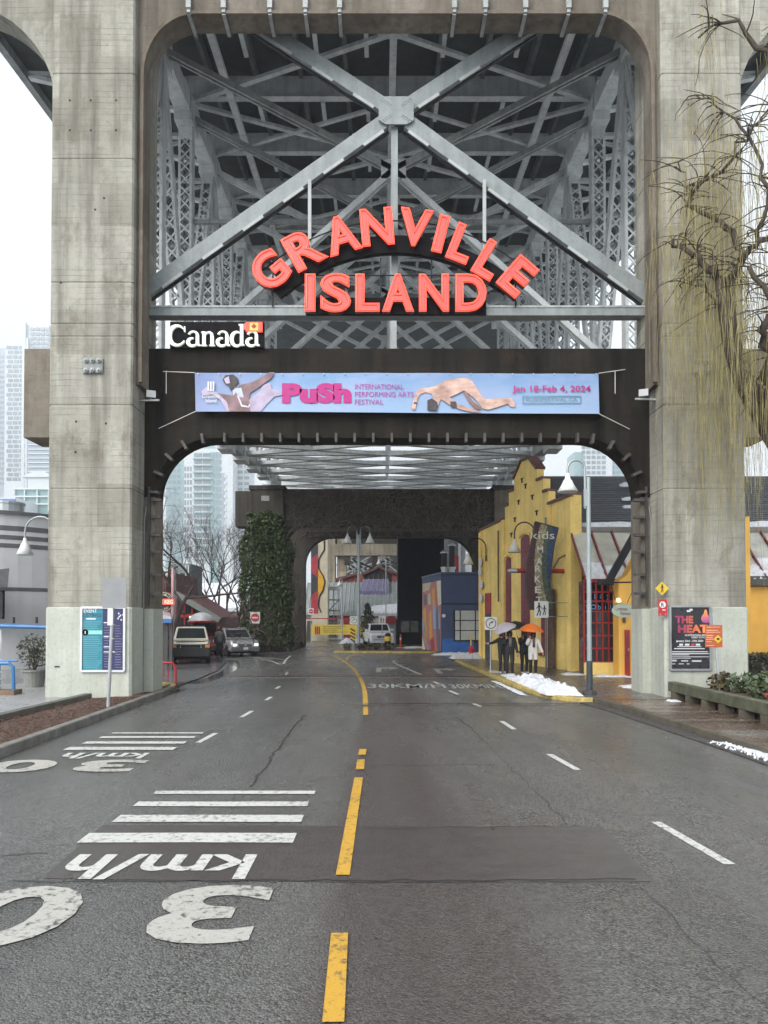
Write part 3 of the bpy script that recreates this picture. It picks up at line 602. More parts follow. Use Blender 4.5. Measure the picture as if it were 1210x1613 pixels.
for ch, px, py, w_, dg_ in (('G', 425, 427, 52, -41), ('R', 480, 393, 54, -29), ('A', 538, 371, 53, -16.5), ('N', 594, 359, 51, -5), ('V', 654, 360, 52, 7), ('I', 694, 370, 16, 14), ('L', 728, 385, 35, 21.5), ('L', 771, 411, 35, 31), ('E', 815, 437, 40, 41)):
    neon(ch, px, py, w_, 60, R(dg_), ns)
for ch, x0, x1 in (('I', 481, 497), ('S', 505, 553), ('L', 560, 598), ('A', 602, 652), ('N', 660, 707), ('D', 717, 766)): neon(ch, (x0 + x1) / 2, 462.5, x1 - x0, 60 if ch != 'S' else 62, 0, ns)
cc = P(622, 655, YS + .17); r0, r1 = 262 * PXM, 290 * PXM
band = arc(cc.x, cc.z, r1, r1, 134, 48, 28) + arc(cc.x, cc.z, r0, r0, 48, 134, 28)
B().xz(band, YS + .12, YS + .24).go('arched_raceway', SGB, ns)
a, c = P(481, 466, YS), P(767, 492, YS); B().span((a.x, YS + .12, c.z), (c.x, YS + .26, a.z)).go('raceway', SGB, ns)
for rr in (318, 262):
    B().tube([(x, YS + .28, z) for x, z in arc(cc.x, cc.z, rr * PXM, rr * PXM, 132, 50, 24)], .022, 5).go('support_rod', BLACK, ns)
B().tube([P(470, 434, YS + .2), P(780, 434, YS + .2)], .02, 5).go('support_rod', BLACK, ns)
for px in (430, 520, 600, 680, 760, 812): p = P(px, 470, YS + .25); B().bar((p.x, YS + .25, za), (p.x, YS + .25, P(px, 400, YS).z), .04, .04, up=(0, 1, 0)).go('support_rod', BLACK, ns)
# ================================================================ Canada sign: drawn serif letters
LIT = mat('lit_white_letters', (.75, .78, .70), .5, var=.1, sc=8, emit=(.85, .95, .78), es=.09); LITE = mat('white_neon_edge', (.8, .8, .8), .4, var=.02, emit=(.95, 1, .9), es=1.0)
cs = thing('wordmark_sign', 'black sign with lit white Canada lettering and red flag on the dark beam', 'sign', (-5, 21.6, zb1), world=True)
YC = 21.66; a, c = P(268, 507, YC), P(416, 548, YC)
B().span((a.x, YC, c.z), (c.x, YC + .12, a.z)).go('board', SGB, cs)
def ribb(pts, ws, f, z0, z1):
    l = []; r_ = []
    for i, p in enumerate(pts):
        d = Vector(pts[min(i + 1, len(pts) - 1)]) - Vector(pts[max(i - 1, 0)]); d.normalize(); n = Vector((-d.y, d.x)) * ws[i] / 2; l.append(Vector(p) + n); r_.append(Vector(p) - n)
    b = B(); n = len(pts)
    for i in range(n - 1): b.prism([l[i], l[i + 1], r_[i + 1], r_[i]], lambda x, y: f(x, y, z0), lambda x, y: f(x, y, z1))
    return b.v, b.f
def el(cx, cy, rx, ry, a0, a1, n=14): return arc(cx, cy, rx, ry, a0, a1, n)
def wv(n, lo, hi, ph=0.0): return [lo + (hi - lo) * abs(math.sin(math.pi * (i / (n - 1)) + ph)) for i in range(n)]
def serif(ch):
    if ch == 'C': return [(el(.52, .72, .46, .68, 42, 318), wv(15, .07, .27)), ([(.93, 1.34), (.93, .98)], [.07, .07]), ([(.92, .36), (.8, .16)], [.07, .1])], 1.05
    if ch == 'a': return [(el(.36, .74, .24, .26, 165, 0) + [(.60, .2), (.66, .06), (.78, .04)], [.15, .1, .09, .09, .09, .1, .1, .1, .11, .12, .13, .14, .15, .16, .17, .18, .15, .08][:18]), (el(.33, .27, .26, .27, 80, 330), wv(15, .07, .2))], .80
    if ch == 'n': return [([(.17, 0), (.17, .98)], [.18, .18]), ([(.02, .03), (.34, .03)], [.06, .06]), ([(.02, .93), (.17, .96)], [.06, .08]), ([(.2, .72), (.32, .9), (.48, .95), (.6, .84), (.63, .6), (.63, 0)], [.07, .09, .12, .16, .18, .18]), ([(.47, .03), (.79, .03)], [.06, .06])], .86
    if ch == 'd': return [(el(.36, .48, .3, .49, 60, 320), wv(15, .07, .22)), ([(.63, .02), (.63, 1.5)], [.18, .18]), ([(.46, 1.46), (.63, 1.46)], [.07, .07]), ([(.63, .05), (.8, .05)], [.07, .05])], .86
def serifword(s, x0, x1, zbase, xh, y, m, parent, name='letter', edge=None):
    gl = [serif(ch) for ch in s]; tot = sum(g[1] for g in gl); k = (x1 - x0) / tot; x = x0
    for strokes, adv in gl:
        b = B()
        for si, (pts, ws) in enumerate(strokes):
            n = min(len(pts), len(ws)); vs, fs = ribb(pts[:n], [q_ for q_ in ws[:n]], lambda a_, b_, d_: (x + a_ * k, y + d_, zbase + b_ * xh), .0, -.08 - si * .003); b.add(vs, fs)
        o = b.go(name, m, parent)
        x += adv * k
serifword('Canada', P(269, 0, YC).x, P(412, 0, YC).x, P(0, 546, YC).z, 23 * YC / FPX, YC, LIT, cs)
a, c = P(388, 509, YC), P(414, 524, YC); fl = B().span((a.x, YC - .09, c.z), (c.x, YC - .01, a.z)).go('flag', mat('flag_field', (.35, .02, .02), .4, emit=(1, .10, .05), es=.4), cs)
mx, mz = (a.x + c.x) / 2, (a.z + c.z) / 2; w3 = (c.x - a.x)
B().span((mx - w3 * .25, YC - .1, c.z + .03), (mx + w3 * .25, YC - .091, a.z - .03)).go('flag_panel', mat('flag_panel', (.6, .25, .05), .4, emit=(1, .42, .06), es=.4), fl)
leaf = [(0, -1), (.08, -.45), (.6, -.5), (.5, -.25), (1, .15), (.8, .2), (.85, .5), (.45, .3), (.35, .4), (.45, .85), (.2, .7), (0, 1.1), (-.2, .7), (-.45, .85), (-.35, .4), (-.45, .3), (-.85, .5), (-.8, .2), (-1, .15), (-.5, -.25), (-.6, -.5), (-.08, -.45)]
B().xz([(mx + x * .085, mz + z * .1) for x, z in leaf], YC - .108, YC - .102).go('maple_leaf', mat('leaf_red', (.25, .02, .02), .5), fl)
for px in (389, 413): B().span((P(px - 1.5, 0, YC).x, YC - .104, c.z + .05), (P(px - .5 if px > 400 else px + 1.5, 0, YC).x, YC - .095, a.z - .05)).go('flag_bar', NTUBE, fl)
# ================================================================ banner
YBN = 21.55
bn = thing('festival_banner', 'long pale blue PuSh festival banner stretched across the dark beam', 'banner', (XC, YBN, 8), world=True)
bm_, t, bs = newmat('banner_print'); g = pos(t); sp = nd(t, 'ShaderNodeSeparateXYZ'); t.links.new(g, sp.inputs[0])
c1 = mixc(t, ramp(t, sp.outputs[2], 7.85, 9.3), (.30, .43, .60), (.15, .27, .46)); c1 = mixc(t, ramp(t, noise(t, pos(t, (.5, 1, 1.6)), 1.3, 3), .35, .7, 0, .6), c1, (.33, .37, .54)); c1 = mixc(t, ramp(t, sp.outputs[0], -5.6, -3.0, .45, 0), c1, (.16, .14, .32))
t.links.new(c1, bs.inputs['Base Color']); bs.inputs['Roughness'].default_value = .45; setbump(t, bs, noise(t, pos(t, (1.5, 1, .5)), 1.2, 3), .25, .05)
A, C_, D, E_ = P(307, 587, YBN), P(943, 588.5, YBN), P(944, 652, YBN), P(308, 648, YBN)
nb = 40; vs = []
for i in range(nb + 1):
    u = i / nb
    for j in range(5):
        v = j / 4; p = A.lerp(C_, u).lerp(E_.lerp(D, u), v); p.y += .012 * math.sin(u * 40) * (1 - v) + .015 * math.sin(u * 9 + v * 2); vs.append(p)
B().add(vs, [(i * 5 + j, i * 5 + j + 1, i * 5 + j + 6, i * 5 + j + 5) for i in range(nb) for j in range(4)]).go('vinyl_sheet', bm_, bn)
MAG = mat('magenta_print', (.40, .008, .17), .5, var=.04); PUR = mat('purple_print', (.34, .05, .30), .5, var=.05); TEAL = mat('teal_print', (.10, .24, .30), .5); WPR = mat('white_print', (.6, .6, .62), .5, var=.03)
k = YBN / FPX
def bword(s, x0, x1, y0, y1, m, off=0.0, par=bn, Y=YBN - .035): return word(s, P((x0 + x1) / 2, (y0 + y1) / 2, Y), (x1 - x0) * Y / FPX, (y1 - y0) * Y / FPX, m, par, off=off)
bword('PuSh', 444, 554, 603, 636, MAG, .07); bword('INTERNATIONAL', 559, 636, 605, 613, PUR); bword('PERFORMING ARTS', 559, 652, 617, 625, PUR); bword('FESTIVAL', 559, 604, 629, 637, PUR)
bword('Jan 18-Feb 4, 2024', 807, 931, 607, 620, MAG, .015); bword('PUSHFESTIVAL.CA', 829, 910, 626, 632, TEAL)
def frame(x0, y0, x1, y1, Y, w_, m, par, name='box_outline'):
    a, c = P(x0, y0, Y), P(x1, y1, Y); b = B()
    for s, e in (((a.x, a.z), (c.x, a.z)), ((c.x, a.z), (c.x, c.z)), ((c.x, c.z), (a.x, c.z)), ((a.x, c.z), (a.x, a.z))): b.bar((s[0], Y, s[1]), (e[0], Y, e[1]), w_, .004, up=(0, 1, 0))
    return b.go(name, m, par)
frame(824, 624, 915, 635, YBN - .035, .025, TEAL, bn)
SK, t, bs = newmat('printed_skin'); t.links.new(mixc(t, ramp(t, noise(t, pos(t, (1, 1, 2)), 2.2, 4), .3, .7), (.30, .17, .14), (.66, .46, .38)), bs.inputs['Base Color']); bs.inputs['Roughness'].default_value = .5
SK2 = mat('printed_skin_dark', (.20, .12, .13), .5, var=.5, sc=2.5); SK3 = mat('printed_ghost', (.40, .34, .46), .5, var=.3, sc=2); HAIR = mat('printed_hair', (.05, .04, .045), .6, var=.5, sc=6)
def fig(pts, o, m, Y, name='printed_figure'):
    B().xz([(p.x, p.z) for p in (P(o[0] + x / 3.559, o[1] + y / 3.559, Y) for x, y in pts)], Y, Y + .003).go(name, m, bn)
o7 = (620, 570); o6 = (300, 570)
fig([(60, 165), (90, 140), (150, 172), (205, 190), (220, 278), (205, 278), (170, 215), (120, 182), (70, 190)], o6, SK3, YBN - .028)
fig([(325, 215), (380, 175), (410, 130), (445, 115), (455, 150), (505, 165), (520, 185), (470, 195), (430, 235), (395, 278), (325, 278)], o6, SK3, YBN - .029)
fig([(150, 175), (235, 188), (240, 150), (265, 135), (285, 128), (350, 112), (410, 80), (440, 58), (472, 58), (450, 95), (420, 115), (380, 145), (335, 175), (328, 210), (338, 278), (218, 278), (205, 225), (175, 195)], o6, SK2, YBN - .032)
fig([(180, 100), (195, 75), (240, 70), (265, 90), (270, 115), (250, 135), (245, 155), (225, 160), (215, 135), (190, 120)], o6, HAIR, YBN - .036)
fig([(188, 95), (215, 80), (222, 120), (200, 122)], o6, SK3, YBN - .038)
fig([(235, 150), (285, 145), (300, 200), (270, 195), (255, 170), (240, 190)], o6, mat('printed_cloth', (.5, .55, .68), .5, var=.3), YBN - .036)
fig([(262, 190), (270, 190), (290, 240), (325, 250), (330, 235), (336, 240), (328, 256), (285, 250)], o6, WPR, YBN - .039)
fig([(100, 266), (108, 225), (125, 172), (150, 148), (205, 143), (245, 130), (290, 105), (350, 92), (410, 90), (440, 105), (460, 135), (490, 185), (515, 208), (560, 206), (640, 203), (665, 205), (682, 235), (678, 255), (655, 250), (640, 234), (580, 255), (530, 268), (500, 262), (490, 250), (460, 210), (430, 185), (395, 160), (360, 178), (315, 198), (330, 212), (370, 238), (440, 262), (500, 284), (440, 282), (370, 265), (310, 238), (265, 208), (250, 242), (225, 215), (215, 180), (180, 170), (150, 180), (135, 205), (128, 235), (122, 268)], o7, SK, YBN - .032)
fig([(388, 165), (410, 170), (440, 215), (495, 262), (465, 268), (430, 235)], o7, mat('printed_leg_shade', (.24, .13, .11), .5, var=.3), YBN - .035)
fig([(190, 215), (215, 205), (245, 225), (250, 250), (240, 275), (190, 272)], o7, HAIR, YBN - .036); fig([(318, 222), (350, 222), (358, 255), (322, 255)], o7, HAIR, YBN - .036); fig([(115, 225), (132, 225), (132, 236), (115, 236)], o7, HAIR, YBN - .036)
for x0 in (327, 331, 335): a, c = P(x0, 601, YBN - .04), P(x0 + 2.6, 616, YBN - .04); B().span((a.x, YBN - .043, c.z), (c.x, YBN - .04, a.z)).go('printed_logo', WPR, bn)
bword('Granville', 318, 347, 621, 627, WPR, .01, Y=YBN - .04); bword('Island', 324, 341, 628, 634, WPR, .01, Y=YBN - .04)
rp = mat('rope', (.55, .55, .52), .7)
for a, c in (((307, 587), (257, 585)), ((308, 648), (250, 675)), ((943, 588), (985, 582)), ((944, 652), (992, 676))): B().tube([P(*a, YBN), P(*c, 21.78)], .012, 5).go('tie_rope', rp, bn)
for px in (262, 969): B().tube([P(px, 584, 21.76), P(px, 620, 21.76)], .012, 5).go('tie_rope', rp, bn)
ey = B().lathe([(.022, 0), (.02, .02)], (0, 0, 0), 8, Matrix.Rotation(R(90), 3, 'X')).data('grommet', GALV)
for i in range(20): p = P(312 + i * 33, 589, YBN - .03); ob('grommet', ey, bn, loc=(p.x, p.y, p.z))
# ================================================================ posters on the pillars
def poster(name, label, x0, y0, x1, y1, Y, fm, bmat):
    o = thing(name, label, 'poster', P((x0 + x1) / 2, y1, Y), world=True); a, c = P(x0, y0, Y), P(x1, y1, Y); b = B(); w_ = .06
    for s, e in (((a.x, a.z), (c.x, a.z)), ((c.x, c.z), (a.x, c.z)), ((c.x, a.z), (c.x, c.z)), ((a.x, c.z), (a.x, a.z))): b.bar((s[0], Y - .02, s[1]), (e[0], Y - .02, e[1]), w_, .05 if s[1] == e[1] else .054, up=(0, 1, 0))
    b.go('frame', fm, o); B().span((a.x, Y - .014, c.z), (c.x, Y - .004, a.z)).go('backing', bmat, o); return o
YP = YF - .05
FRM = mat('aluminium_frame', (.6, .61, .62), .4, .4, var=.08)
p1 = poster('event_poster', 'framed teal and navy EVENT LISTINGS board on the left pillar', 129, 957, 196, 1057, YP, FRM, mat('poster_teal', (.025, .20, .27), .4, var=.12, sc=3))
def rect(x0, y0, x1, y1, Y, m, par, name='print'):
    a, c = P(x0, y0, Y), P(x1, y1, Y); return B().span((a.x, Y - .002, c.z), (c.x, Y, a.z)).go(name, m, par)
NAVY = mat('poster_navy', (.02, .023, .085), .4, var=.3, sc=3); TLN = mat('pale_teal_text', (.10, .34, .40), .5, var=.2); PLN = mat('pale_violet_text', (.14, .13, .24), .5, var=.4)
rect(162, 958.5, 194.5, 1055.5, YP - .017, NAVY, p1, 'navy_panel')
bword('EVENT', 132, 153, 959, 965, WPR, .02, p1, YP - .02); bword('LISTINGS', 132, 160, 966, 972, mat('dark_print', (.015, .09, .14), .5), .02, p1, YP - .02); rect(136, 973.5, 151, 976, YP - .02, WPR, p1, 'text_line')
for i in range(22): y = 979 + i * 3.4; (rect(131, y, 131 + random.uniform(20, 30), y + 1.3, YP - .02, TLN, p1, 'text_line') if not 12 < y - 979 < 21 else None)
rect(136, 993, 161, 999, YP - .02, mat('mint_print', (.25, .62, .58), .5), p1, 'strip')
c = P(134.5, 996, YP - .024); B().lathe([(.085, 0), (.085, .004)], c, 16, Matrix.Rotation(R(90), 3, 'X')).go('round_badge', SGB, p1); rect(133.6, 994, 135, 998.5, YP - .03, WPR, p1, 'badge_mark')
for y, x1 in ((980, 176), (1002, 172), (1018, 173), (1026, 184)): rect(163.5, y, x1, y + 1.6, YP - .02, WPR, p1, 'text_line')
for i in range(17): y = 984 + i * 4.1; rect(164, y, random.uniform(170, 176), y + 1.2, YP - .02, PLN, p1, 'text_line'); rect(181, y + 1, random.uniform(188, 193), y + 2.2, YP - .02, PLN, p1, 'text_line')
for x, y in ((186, 965), (189, 968), (185, 973), (190, 975), (193, 967), (187, 970)): rect(x, y, x + 2.2, y + 2.6, YP - .021, WPR, p1, 'print')
p2 = poster('show_poster', 'framed black THE HEAT poster with a flame on the right pillar', 1055, 955, 1119, 1055, YP, mat('grey_frame', (.33, .34, .34), .4, .5), mat('poster_black', (.022, .022, .026), .35, var=.3))
HT, t, bs = newmat('heat_print'); sp = nd(t, 'ShaderNodeSeparateXYZ'); t.links.new(pos(t), sp.inputs[0]); xh = P(1065, 0, YP).x
t.links.new(mixc(t, ramp(t, sp.outputs[0], xh, xh + .7), (.30, .03, .09), (.80, .24, .05)), bs.inputs['Base Color'])
bword('THE', 1064, 1092, 970, 982, HT, .05, p2, YP - .02); bword('HEAT', 1068, 1115, 984, 997, HT, .05, p2, YP - .02)
bword('AN INTERNATIONAL IMPROV', 1079, 1115, 999, 1002, WPR, .02, p2, YP - .02); bword('COMEDY SHOWCASE', 1089, 1115, 1002.6, 1005.4, WPR, .02, p2, YP - .02); bword('January 23rd - 27th 2024', 1065, 1108, 1008, 1012, WPR, .03, p2, YP - .02)
fm_, t, bs = newmat('flame_print'); sp = nd(t, 'ShaderNodeSeparateXYZ'); t.links.new(pos(t), sp.inputs[0]); zf = P(0, 982, YP).z
t.links.new(mixc(t, ramp(t, sp.outputs[2], zf, zf + .38), (.28, .05, .28), (.85, .30, .04)), bs.inputs['Base Color'])
B().xz([(P(1103 + x, 0, YP).x, P(0, 971 - z, YP).z) for x, z in ((0, -11), (5, -9), (7.5, -4), (7, 0), (5, 3), (4.5, 0), (2, 4), (1, 10), (-2, 11), (-3.5, 5), (-6.5, 1), (-8, -4), (-6, -9))], YP - .023, YP - .02).go('flame', fm_, p2)
for i, (x0, x1, y, h) in enumerate(((1070, 1076, 1014, 3), (1079, 1086, 1014, 3), (1089, 1094, 1013.5, 4), (1096, 1103, 1014, 3), (1067, 1105, 1018, 1), (1062, 1110, 1021, 1.4), (1057, 1115, 1026, 1.3), (1057, 1117, 1029, 1.2), (1057, 1086, 1031, 1), (1058, 1117, 1034, 1.2), (1058, 1088, 1036.4, 1), (1058, 1066, 1039, 3), (1073, 1084, 1040, 2), (1090, 1105, 1040, 2.5), (1058, 1064, 1045, 1.5), (1069, 1077, 1045, 1.5), (1082, 1086, 1045, 1.5), (1082, 1088, 961, 3), (1086, 1091, 959, 3))):
    rect(x0, y, x1, y + h, YP - .02, mat('flag_red', (.5, .04, .05), .5) if i in (2,) else WPR if i < 9 or i > 16 else mat('grey_print', (.4, .4, .42), .5), p2, 'text_line')
from mathutils import noise as mnoise
# ================================================================ yellow market building with stepped gable
YEL = mat('yellow_stucco', (.88, .64, .2), .75, var=.12, sc=1.2, bump=.2, streak=.24, dirt=.22)
ORY = mat('orange_stucco', (.76, .42, .08), .75, var=.08, sc=1.2, bump=.12, streak=.1)
MAR = mat('maroon_paint', (.19, .03, .04), .5, var=.25); COP = mat('coping_maroon', (.12, .05, .045), .6, var=.3); REDP = mat('red_paint', (.32, .02, .025), .45, var=.2)
GLS = mat('dark_glass', (.03, .035, .04), .08, var=.4, sc=1.5); DGR = mat('dark_grey', (.05, .05, .05), .6, var=.3)
FA = Vector((8.06, 30.8)); FU = Vector((-.2346, .9721)).normalized(); FN = Vector((-FU.y, FU.x))
if FN.x > 0: FN = -FN
def F(u, d, z): return (FA.x + FU.x * u + FN.x * d, FA.y + FU.y * u + FN.y * d, z)
def fpr(b, poly, d0, d1): return b.prism(poly, lambda a, c: F(a, d0, c), lambda a, c: F(a, d1, c))
mk = thing('market_building', 'yellow stucco market hall with stepped gable and tall maroon windows', 'building', (FA.x, FA.y, 0), world=True)
uc = 4.78
def mirror(r): return r + [(2 * uc - u, z) for u, z in r[::-1]]
half = [(0, .1), (0, 7.5), (uc - 2.45, 7.42), (uc - 2.45, 8.05), (uc - 1.95, 8.05), (uc - 1.95, 8.7), (uc - 1.3, 8.7), (uc - 1.3, 9.25), (uc - .45, 9.95)]
out = mirror(half); out = [(min(u, 10.75), z) for u, z in out]; out[-2] = (10.75, 7.2); out[-1] = (10.75, .1)
# windows: (u0,u1,z0,z1,arched)
wins = [(4.28, 5.28, .75, 6.35), (6.45, 7.15, .75, 5.45), (2.4, 3.1, .75, 5.45)]
def archp(u0, u1, z0, z1, n=8):
    m_ = (u0 + u1) / 2; r_ = (u1 - u0) / 2; rise = .22
    return [(u0, z0), (u1, z0)] + [(m_ + r_ * math.cos(R(180 * i / n)), z1 - rise + rise * math.sin(R(180 * i / n))) for i in range(n + 1)]
fpr(B(), out, -.35, 0).go('facade', YEL, mk)
for u0, u1, z0, z1 in wins:
    rec = fpr(B(), archp(u0, u1, z0, z1), .005, .012).go('window', MAR, mk, label='tall arched maroon window')
    fpr(B(), archp(u0 + .1, u1 - .1, z0 + .1, z1 - .1), .016, .02).go('glazing', mat('maroon_glass', (.16, .025, .04), .35, var=.1), rec)
    b = B()
    for i in range(1, 7): z = z0 + (z1 - z0) * i / 7; b.prism([(u0 + .06, z), (u1 - .06, z), (u1 - .06, z + .05), (u0 + .06, z + .05)], lambda a, c: F(a, .02, c), lambda a, c: F(a, .05, c))
    b.go('glazing_bar', REDP, rec)
    ring = archp(u0 - .12, u1 + .12, z0 - .1, z1 + .12)[2:]; bb = B()
    for (a, c), (e, f) in zip(ring, ring[1:]): bb.bar(F(a, .03, c), F(e, .03, f), .14, .08, up=(FN.x, FN.y, 0))
    bb.go('hood_mould', YEL, rec); bb = B(); bb.prism([(u0 - .1, z0 - .12), (u1 + .1, z0 - .12), (u1 + .1, z0), (u0 - .1, z0)], lambda a, c: F(a, 0, c), lambda a, c: F(a, .12, c)); bb.go('sill', COP, rec)
for a, c in zip(out[1:], out[2:-1]):
    if abs(a[1] - c[1]) < .9 and abs(a[0] - c[0]) > .3: B().bar(F(a[0], -.17, a[1] + .05), F(c[0], -.17, c[1] + .05), .5, .12).go('coping', COP, mk)
for u in (.16, 2.2, 7.36, 10.55):
    b = B(); b.prism([(u - .17, .1), (u + .17, .1), (u + .17, 7.38 if u < 9 else 7.1), (u - .17, 7.38 if u < 9 else 7.1)], lambda a, c: F(a, 0, c), lambda a, c: F(a, .1 if u > 1 else .16, c)); b.go('pilaster', YEL, mk)
anc = [(uc + dx, z) for dx, z in ((-.1, 8.75), (-.85, 8.1), (.7, 8.1), (-1.3, 7.3), (1.15, 7.3), (-1.6, 6.5), (1.6, 6.6), (.3, 9.1))]
for u, z in anc:
    b = B(); b.bar(F(u - .12, .03, z), F(u + .12, .03, z), .05, .05); b.bar(F(u, .03, z), F(u, .03, z - .2), .045, .05, up=(FN.x, FN.y, 0)); b.go('iron_anchor', BLACK, mk)
dr = fpr(B(), [(9.1, .1), (10.0, .1), (10.0, 3.7), (9.1, 3.7)], .003, .01).go('door', DGR, mk); fpr(B(), [(9.1, 2.6), (9.75, 2.6), (9.75, 3.68), (9.1, 3.68)], .014, .05).go('transom_panel', REDP, dr)
fpr(B(), [(7.6, .3), (8.0, .3), (8.0, 1.9), (7.6, 1.9)], .003, .03).go('side_door', MAR, mk)
for z in (3.15, 3.9, 4.6, 5.15): B().lathe([(.02, -.01), (.22, 0), (.25, .03), (.02, .04)], F(10.35 + .12 * math.sin(z * 3), .1, z + .3), 10, Matrix.Rotation(math.atan2(FN.y, FN.x), 3, 'Z') @ Matrix.Rotation(R(90), 3, 'Y')).go('white_medallion', WPR, mk)
for u0, u1, zz in ((1.55, 2.05, 3.6),): fpr(B(), [(u0, .1), (u1, .1), (u1, zz), (u0, zz)], .11, .2).go('brick_pier', mat('brown_brick', (.12, .07, .05), .8, var=.4, sc=9, bump=.5), mk)
B().tube([F(2.0, .3, zz_) for zz_ in (.1, 6.8)], .05, 6).go('downpipe', mat('grey_conduit', (.2, .2, .19)), mk); B().tube([F(7.9, .1, zz_) for zz_ in (3.2, 6.9)], .04, 6).go('downpipe', DGR, mk)
b = B(); b.prism([F(0, -.35, 0)[:2], F(10.75, -.35, 0)[:2], (16, 43), (22, 43), (22, 31.4), (8.5, 31.4)], lambda a, c: (a, c, .1), lambda a, c: (a, c, 6.0)); b.go('hall_walls', YEL, mk)
# slate roof laid in courses, snow along its eave
SLT = [mat('slate_%d' % i, c, .5, var=.35, sc=6, bump=.3) for i, c in enumerate(((.040, .044, .052), (.05, .054, .062), (.032, .036, .044)))]
rf = B().add([(8.2, 31.2, 6.15), (24, 31.2, 6.15), (24, 36.6, 9.35), (8.2, 36.6, 9.35), (8.2, 42, 6.15), (24, 42, 6.15)], [(0, 1, 2, 3), (3, 2, 5, 4)]).go('roof', SLT[0], mk)
for i in range(26):
    y = 31.1 + i * .21; z = 6.16 + i * .1245; B().add([(8.15, y, z + .018), (24, y, z + .018), (24, y + .26, z + .125), (8.15, y + .26, z + .125), (8.15, y, z), (24, y, z)], [(0, 1, 2, 3), (0, 4, 5, 1)]).go('slate_course', SLT[i % 3], rf)
def snowpatch(name, pts, parent=None, h=.14, label=None, cat=None, n=14, group=None):
    """a lumpy pad of snow over a quadrilateral of four 3-D corners"""
    a, b_, c, d = [Vector(p) for p in pts]; N = (b_ - a).cross(d - a).normalized(); N = N if N.z > 0 else -N; vs = []; rd = random.Random(len(bpy.data.objects))
    for i in range(n + 1):
        for j in range(n + 1):
            u, v = i / n, j / n; e = min(u, 1 - u, v, 1 - v); k_ = min(1, e * 5) ** .6
            p = a.lerp(b_, u).lerp(d.lerp(c, u), v); q3 = p * 1.7; k2 = h * k_ * (.8 + .5 * mnoise.noise(q3) + .4 * mnoise.noise(q3 * 2.7) + .16 * mnoise.noise(q3 * 6.1)); p = p + N * max(.01, k2) + Vector((mnoise.noise(p * 4), mnoise.noise(p * 4 + Vector((9, 0, 0))), 0)) * .05
            if e == 0: p += Vector((rd.uniform(-.08, .08), rd.uniform(-.08, .08), 0)) * (1 if (b_ - a).length > 1.5 else .3)
            vs.append(p)
    return B().add(vs, [(i * (n + 1) + j, i * (n + 1) + j + 1, (i + 1) * (n + 1) + j + 1, (i + 1) * (n + 1) + j) for i in range(n) for j in range(n)]).go(name, SNOW, parent, label, cat, group, smooth=True)
snowpatch('eave_snow', [(8.3, 31.05, 6.12), (24, 31.05, 6.12), (24, 31.5, 6.38), (8.3, 31.5, 6.38)], rf, .16, n=26)
for px, py in ((987, 765), (990, 787), (990, 800), (992, 818), (994, 831)): c = P(px, py, 31.6 + (830 - py) * .05); snowpatch('roof_snow', [(c.x - .35, c.y - .15, c.z - .08), (c.x + .9, c.y - .15, c.z - .08), (c.x + .9, c.y + .15, c.z + .1), (c.x - .3, c.y + .15, c.z + .1)], rf, .12, n=6)
B().bar((8.1, 31.0, 6.05), (24, 31.0, 6.05), .22, .2).go('gutter', mat('grey_gutter', (.16, .15, .14), .5), mk)
# lean-to glass roof with red rafters
lt = thing('glazed_lean_to', 'sloping glass lean-to with red rafters and snow against the market', 'conservatory', (9, 29, 0), world=True)
PG = mat('hazy_roof_glass', (.42, .42, .36), .18, var=.35, sc=.9)
y0, y1, z0, z1 = 28.75, 30.95, 3.85, 5.95
xs = [7.95 + i * .86 for i in range(6)] + [13.2 + i * .9 for i in range(7)]
for i, x in enumerate(xs):
    B().bar((x, y0, z0 + .05), (x, y1, z1 + .05), .06, .1).go('rafter', mat('rafter_red', (.17, .03, .03), .5), lt)
    if i + 1 < len(xs) and xs[i + 1] - x < 1: B().add([(x + .05, y0, z0), (xs[i + 1] - .05, y0, z0), (xs[i + 1] - .05, y1, z1), (x + .05, y1, z1)], [(0, 1, 2, 3)]).go('pane', PG, lt)
    if i + 1 < len(xs) and xs[i + 1] - x < 1:
        k_ = (.32, .26, .42, .36, .3, .4)[i % 6]; e = snowpatch('roof_snow', [(x + .02, y0 - .06, z0), (xs[i + 1] - .02, y0 - .06, z0), (xs[i + 1] - .02, y0 + 2.2 * k_, z0 + 2.1 * k_ + .02), (x + .02, y0 + 2.2 * k_, z0 + 2.1 * k_ + .02)], lt, .12, n=8)
B().bar((7.9, y0, z0 - .06), (9.2, y0, z0 - .06), .16, .14).go('eave_beam', REDP, lt)
B().span((7.9, y1, 5.8), (20, y1 + .1, 6.0)).go('head_beam', DGR, lt)
# shop front under it
sf = thing('shop_front', 'red framed shop window with blue letters beside the yellow gable wall', 'shop front', (8.6, 28.9, .12), world=True)
B().span((7.95, 29.6, .12), (9.15, 29.7, 3.8)).go('interior', mat('shop_interior', (.10, .06, .05), .7, var=.8, sc=4), sf)
xa, xb = 7.95, 9.15; ys = 28.95
for z in (.62, 1.15, 1.65, 2.15, 2.6, 3.0, 3.35, 3.75): B().span((xa, ys - .04, z - .03), (xb, ys + .04, z + .03)).go('rail', REDP, sf)
for i in range(6): x = xa + (xb - xa) * i / 5; B().span((x - .028, ys - .045, .62), (x + .028, ys + .045, 3.75)).go('mullion', REDP, sf)
for i in range(5):
    for z, z_ in ((.65, 1.12), (1.18, 1.62), (1.68, 2.12), (2.18, 2.57)): B().span((xa + .24 * i + .03, ys - .005, z), (xa + .24 * i + .21, ys + .005, z_)).go('pane', GLS, sf)
for zz in (2.63, 3.03): B().span((xa + .03, ys - .01, zz), (xb - .03, ys, zz + .29)).go('sign_panel', SGB, sf)
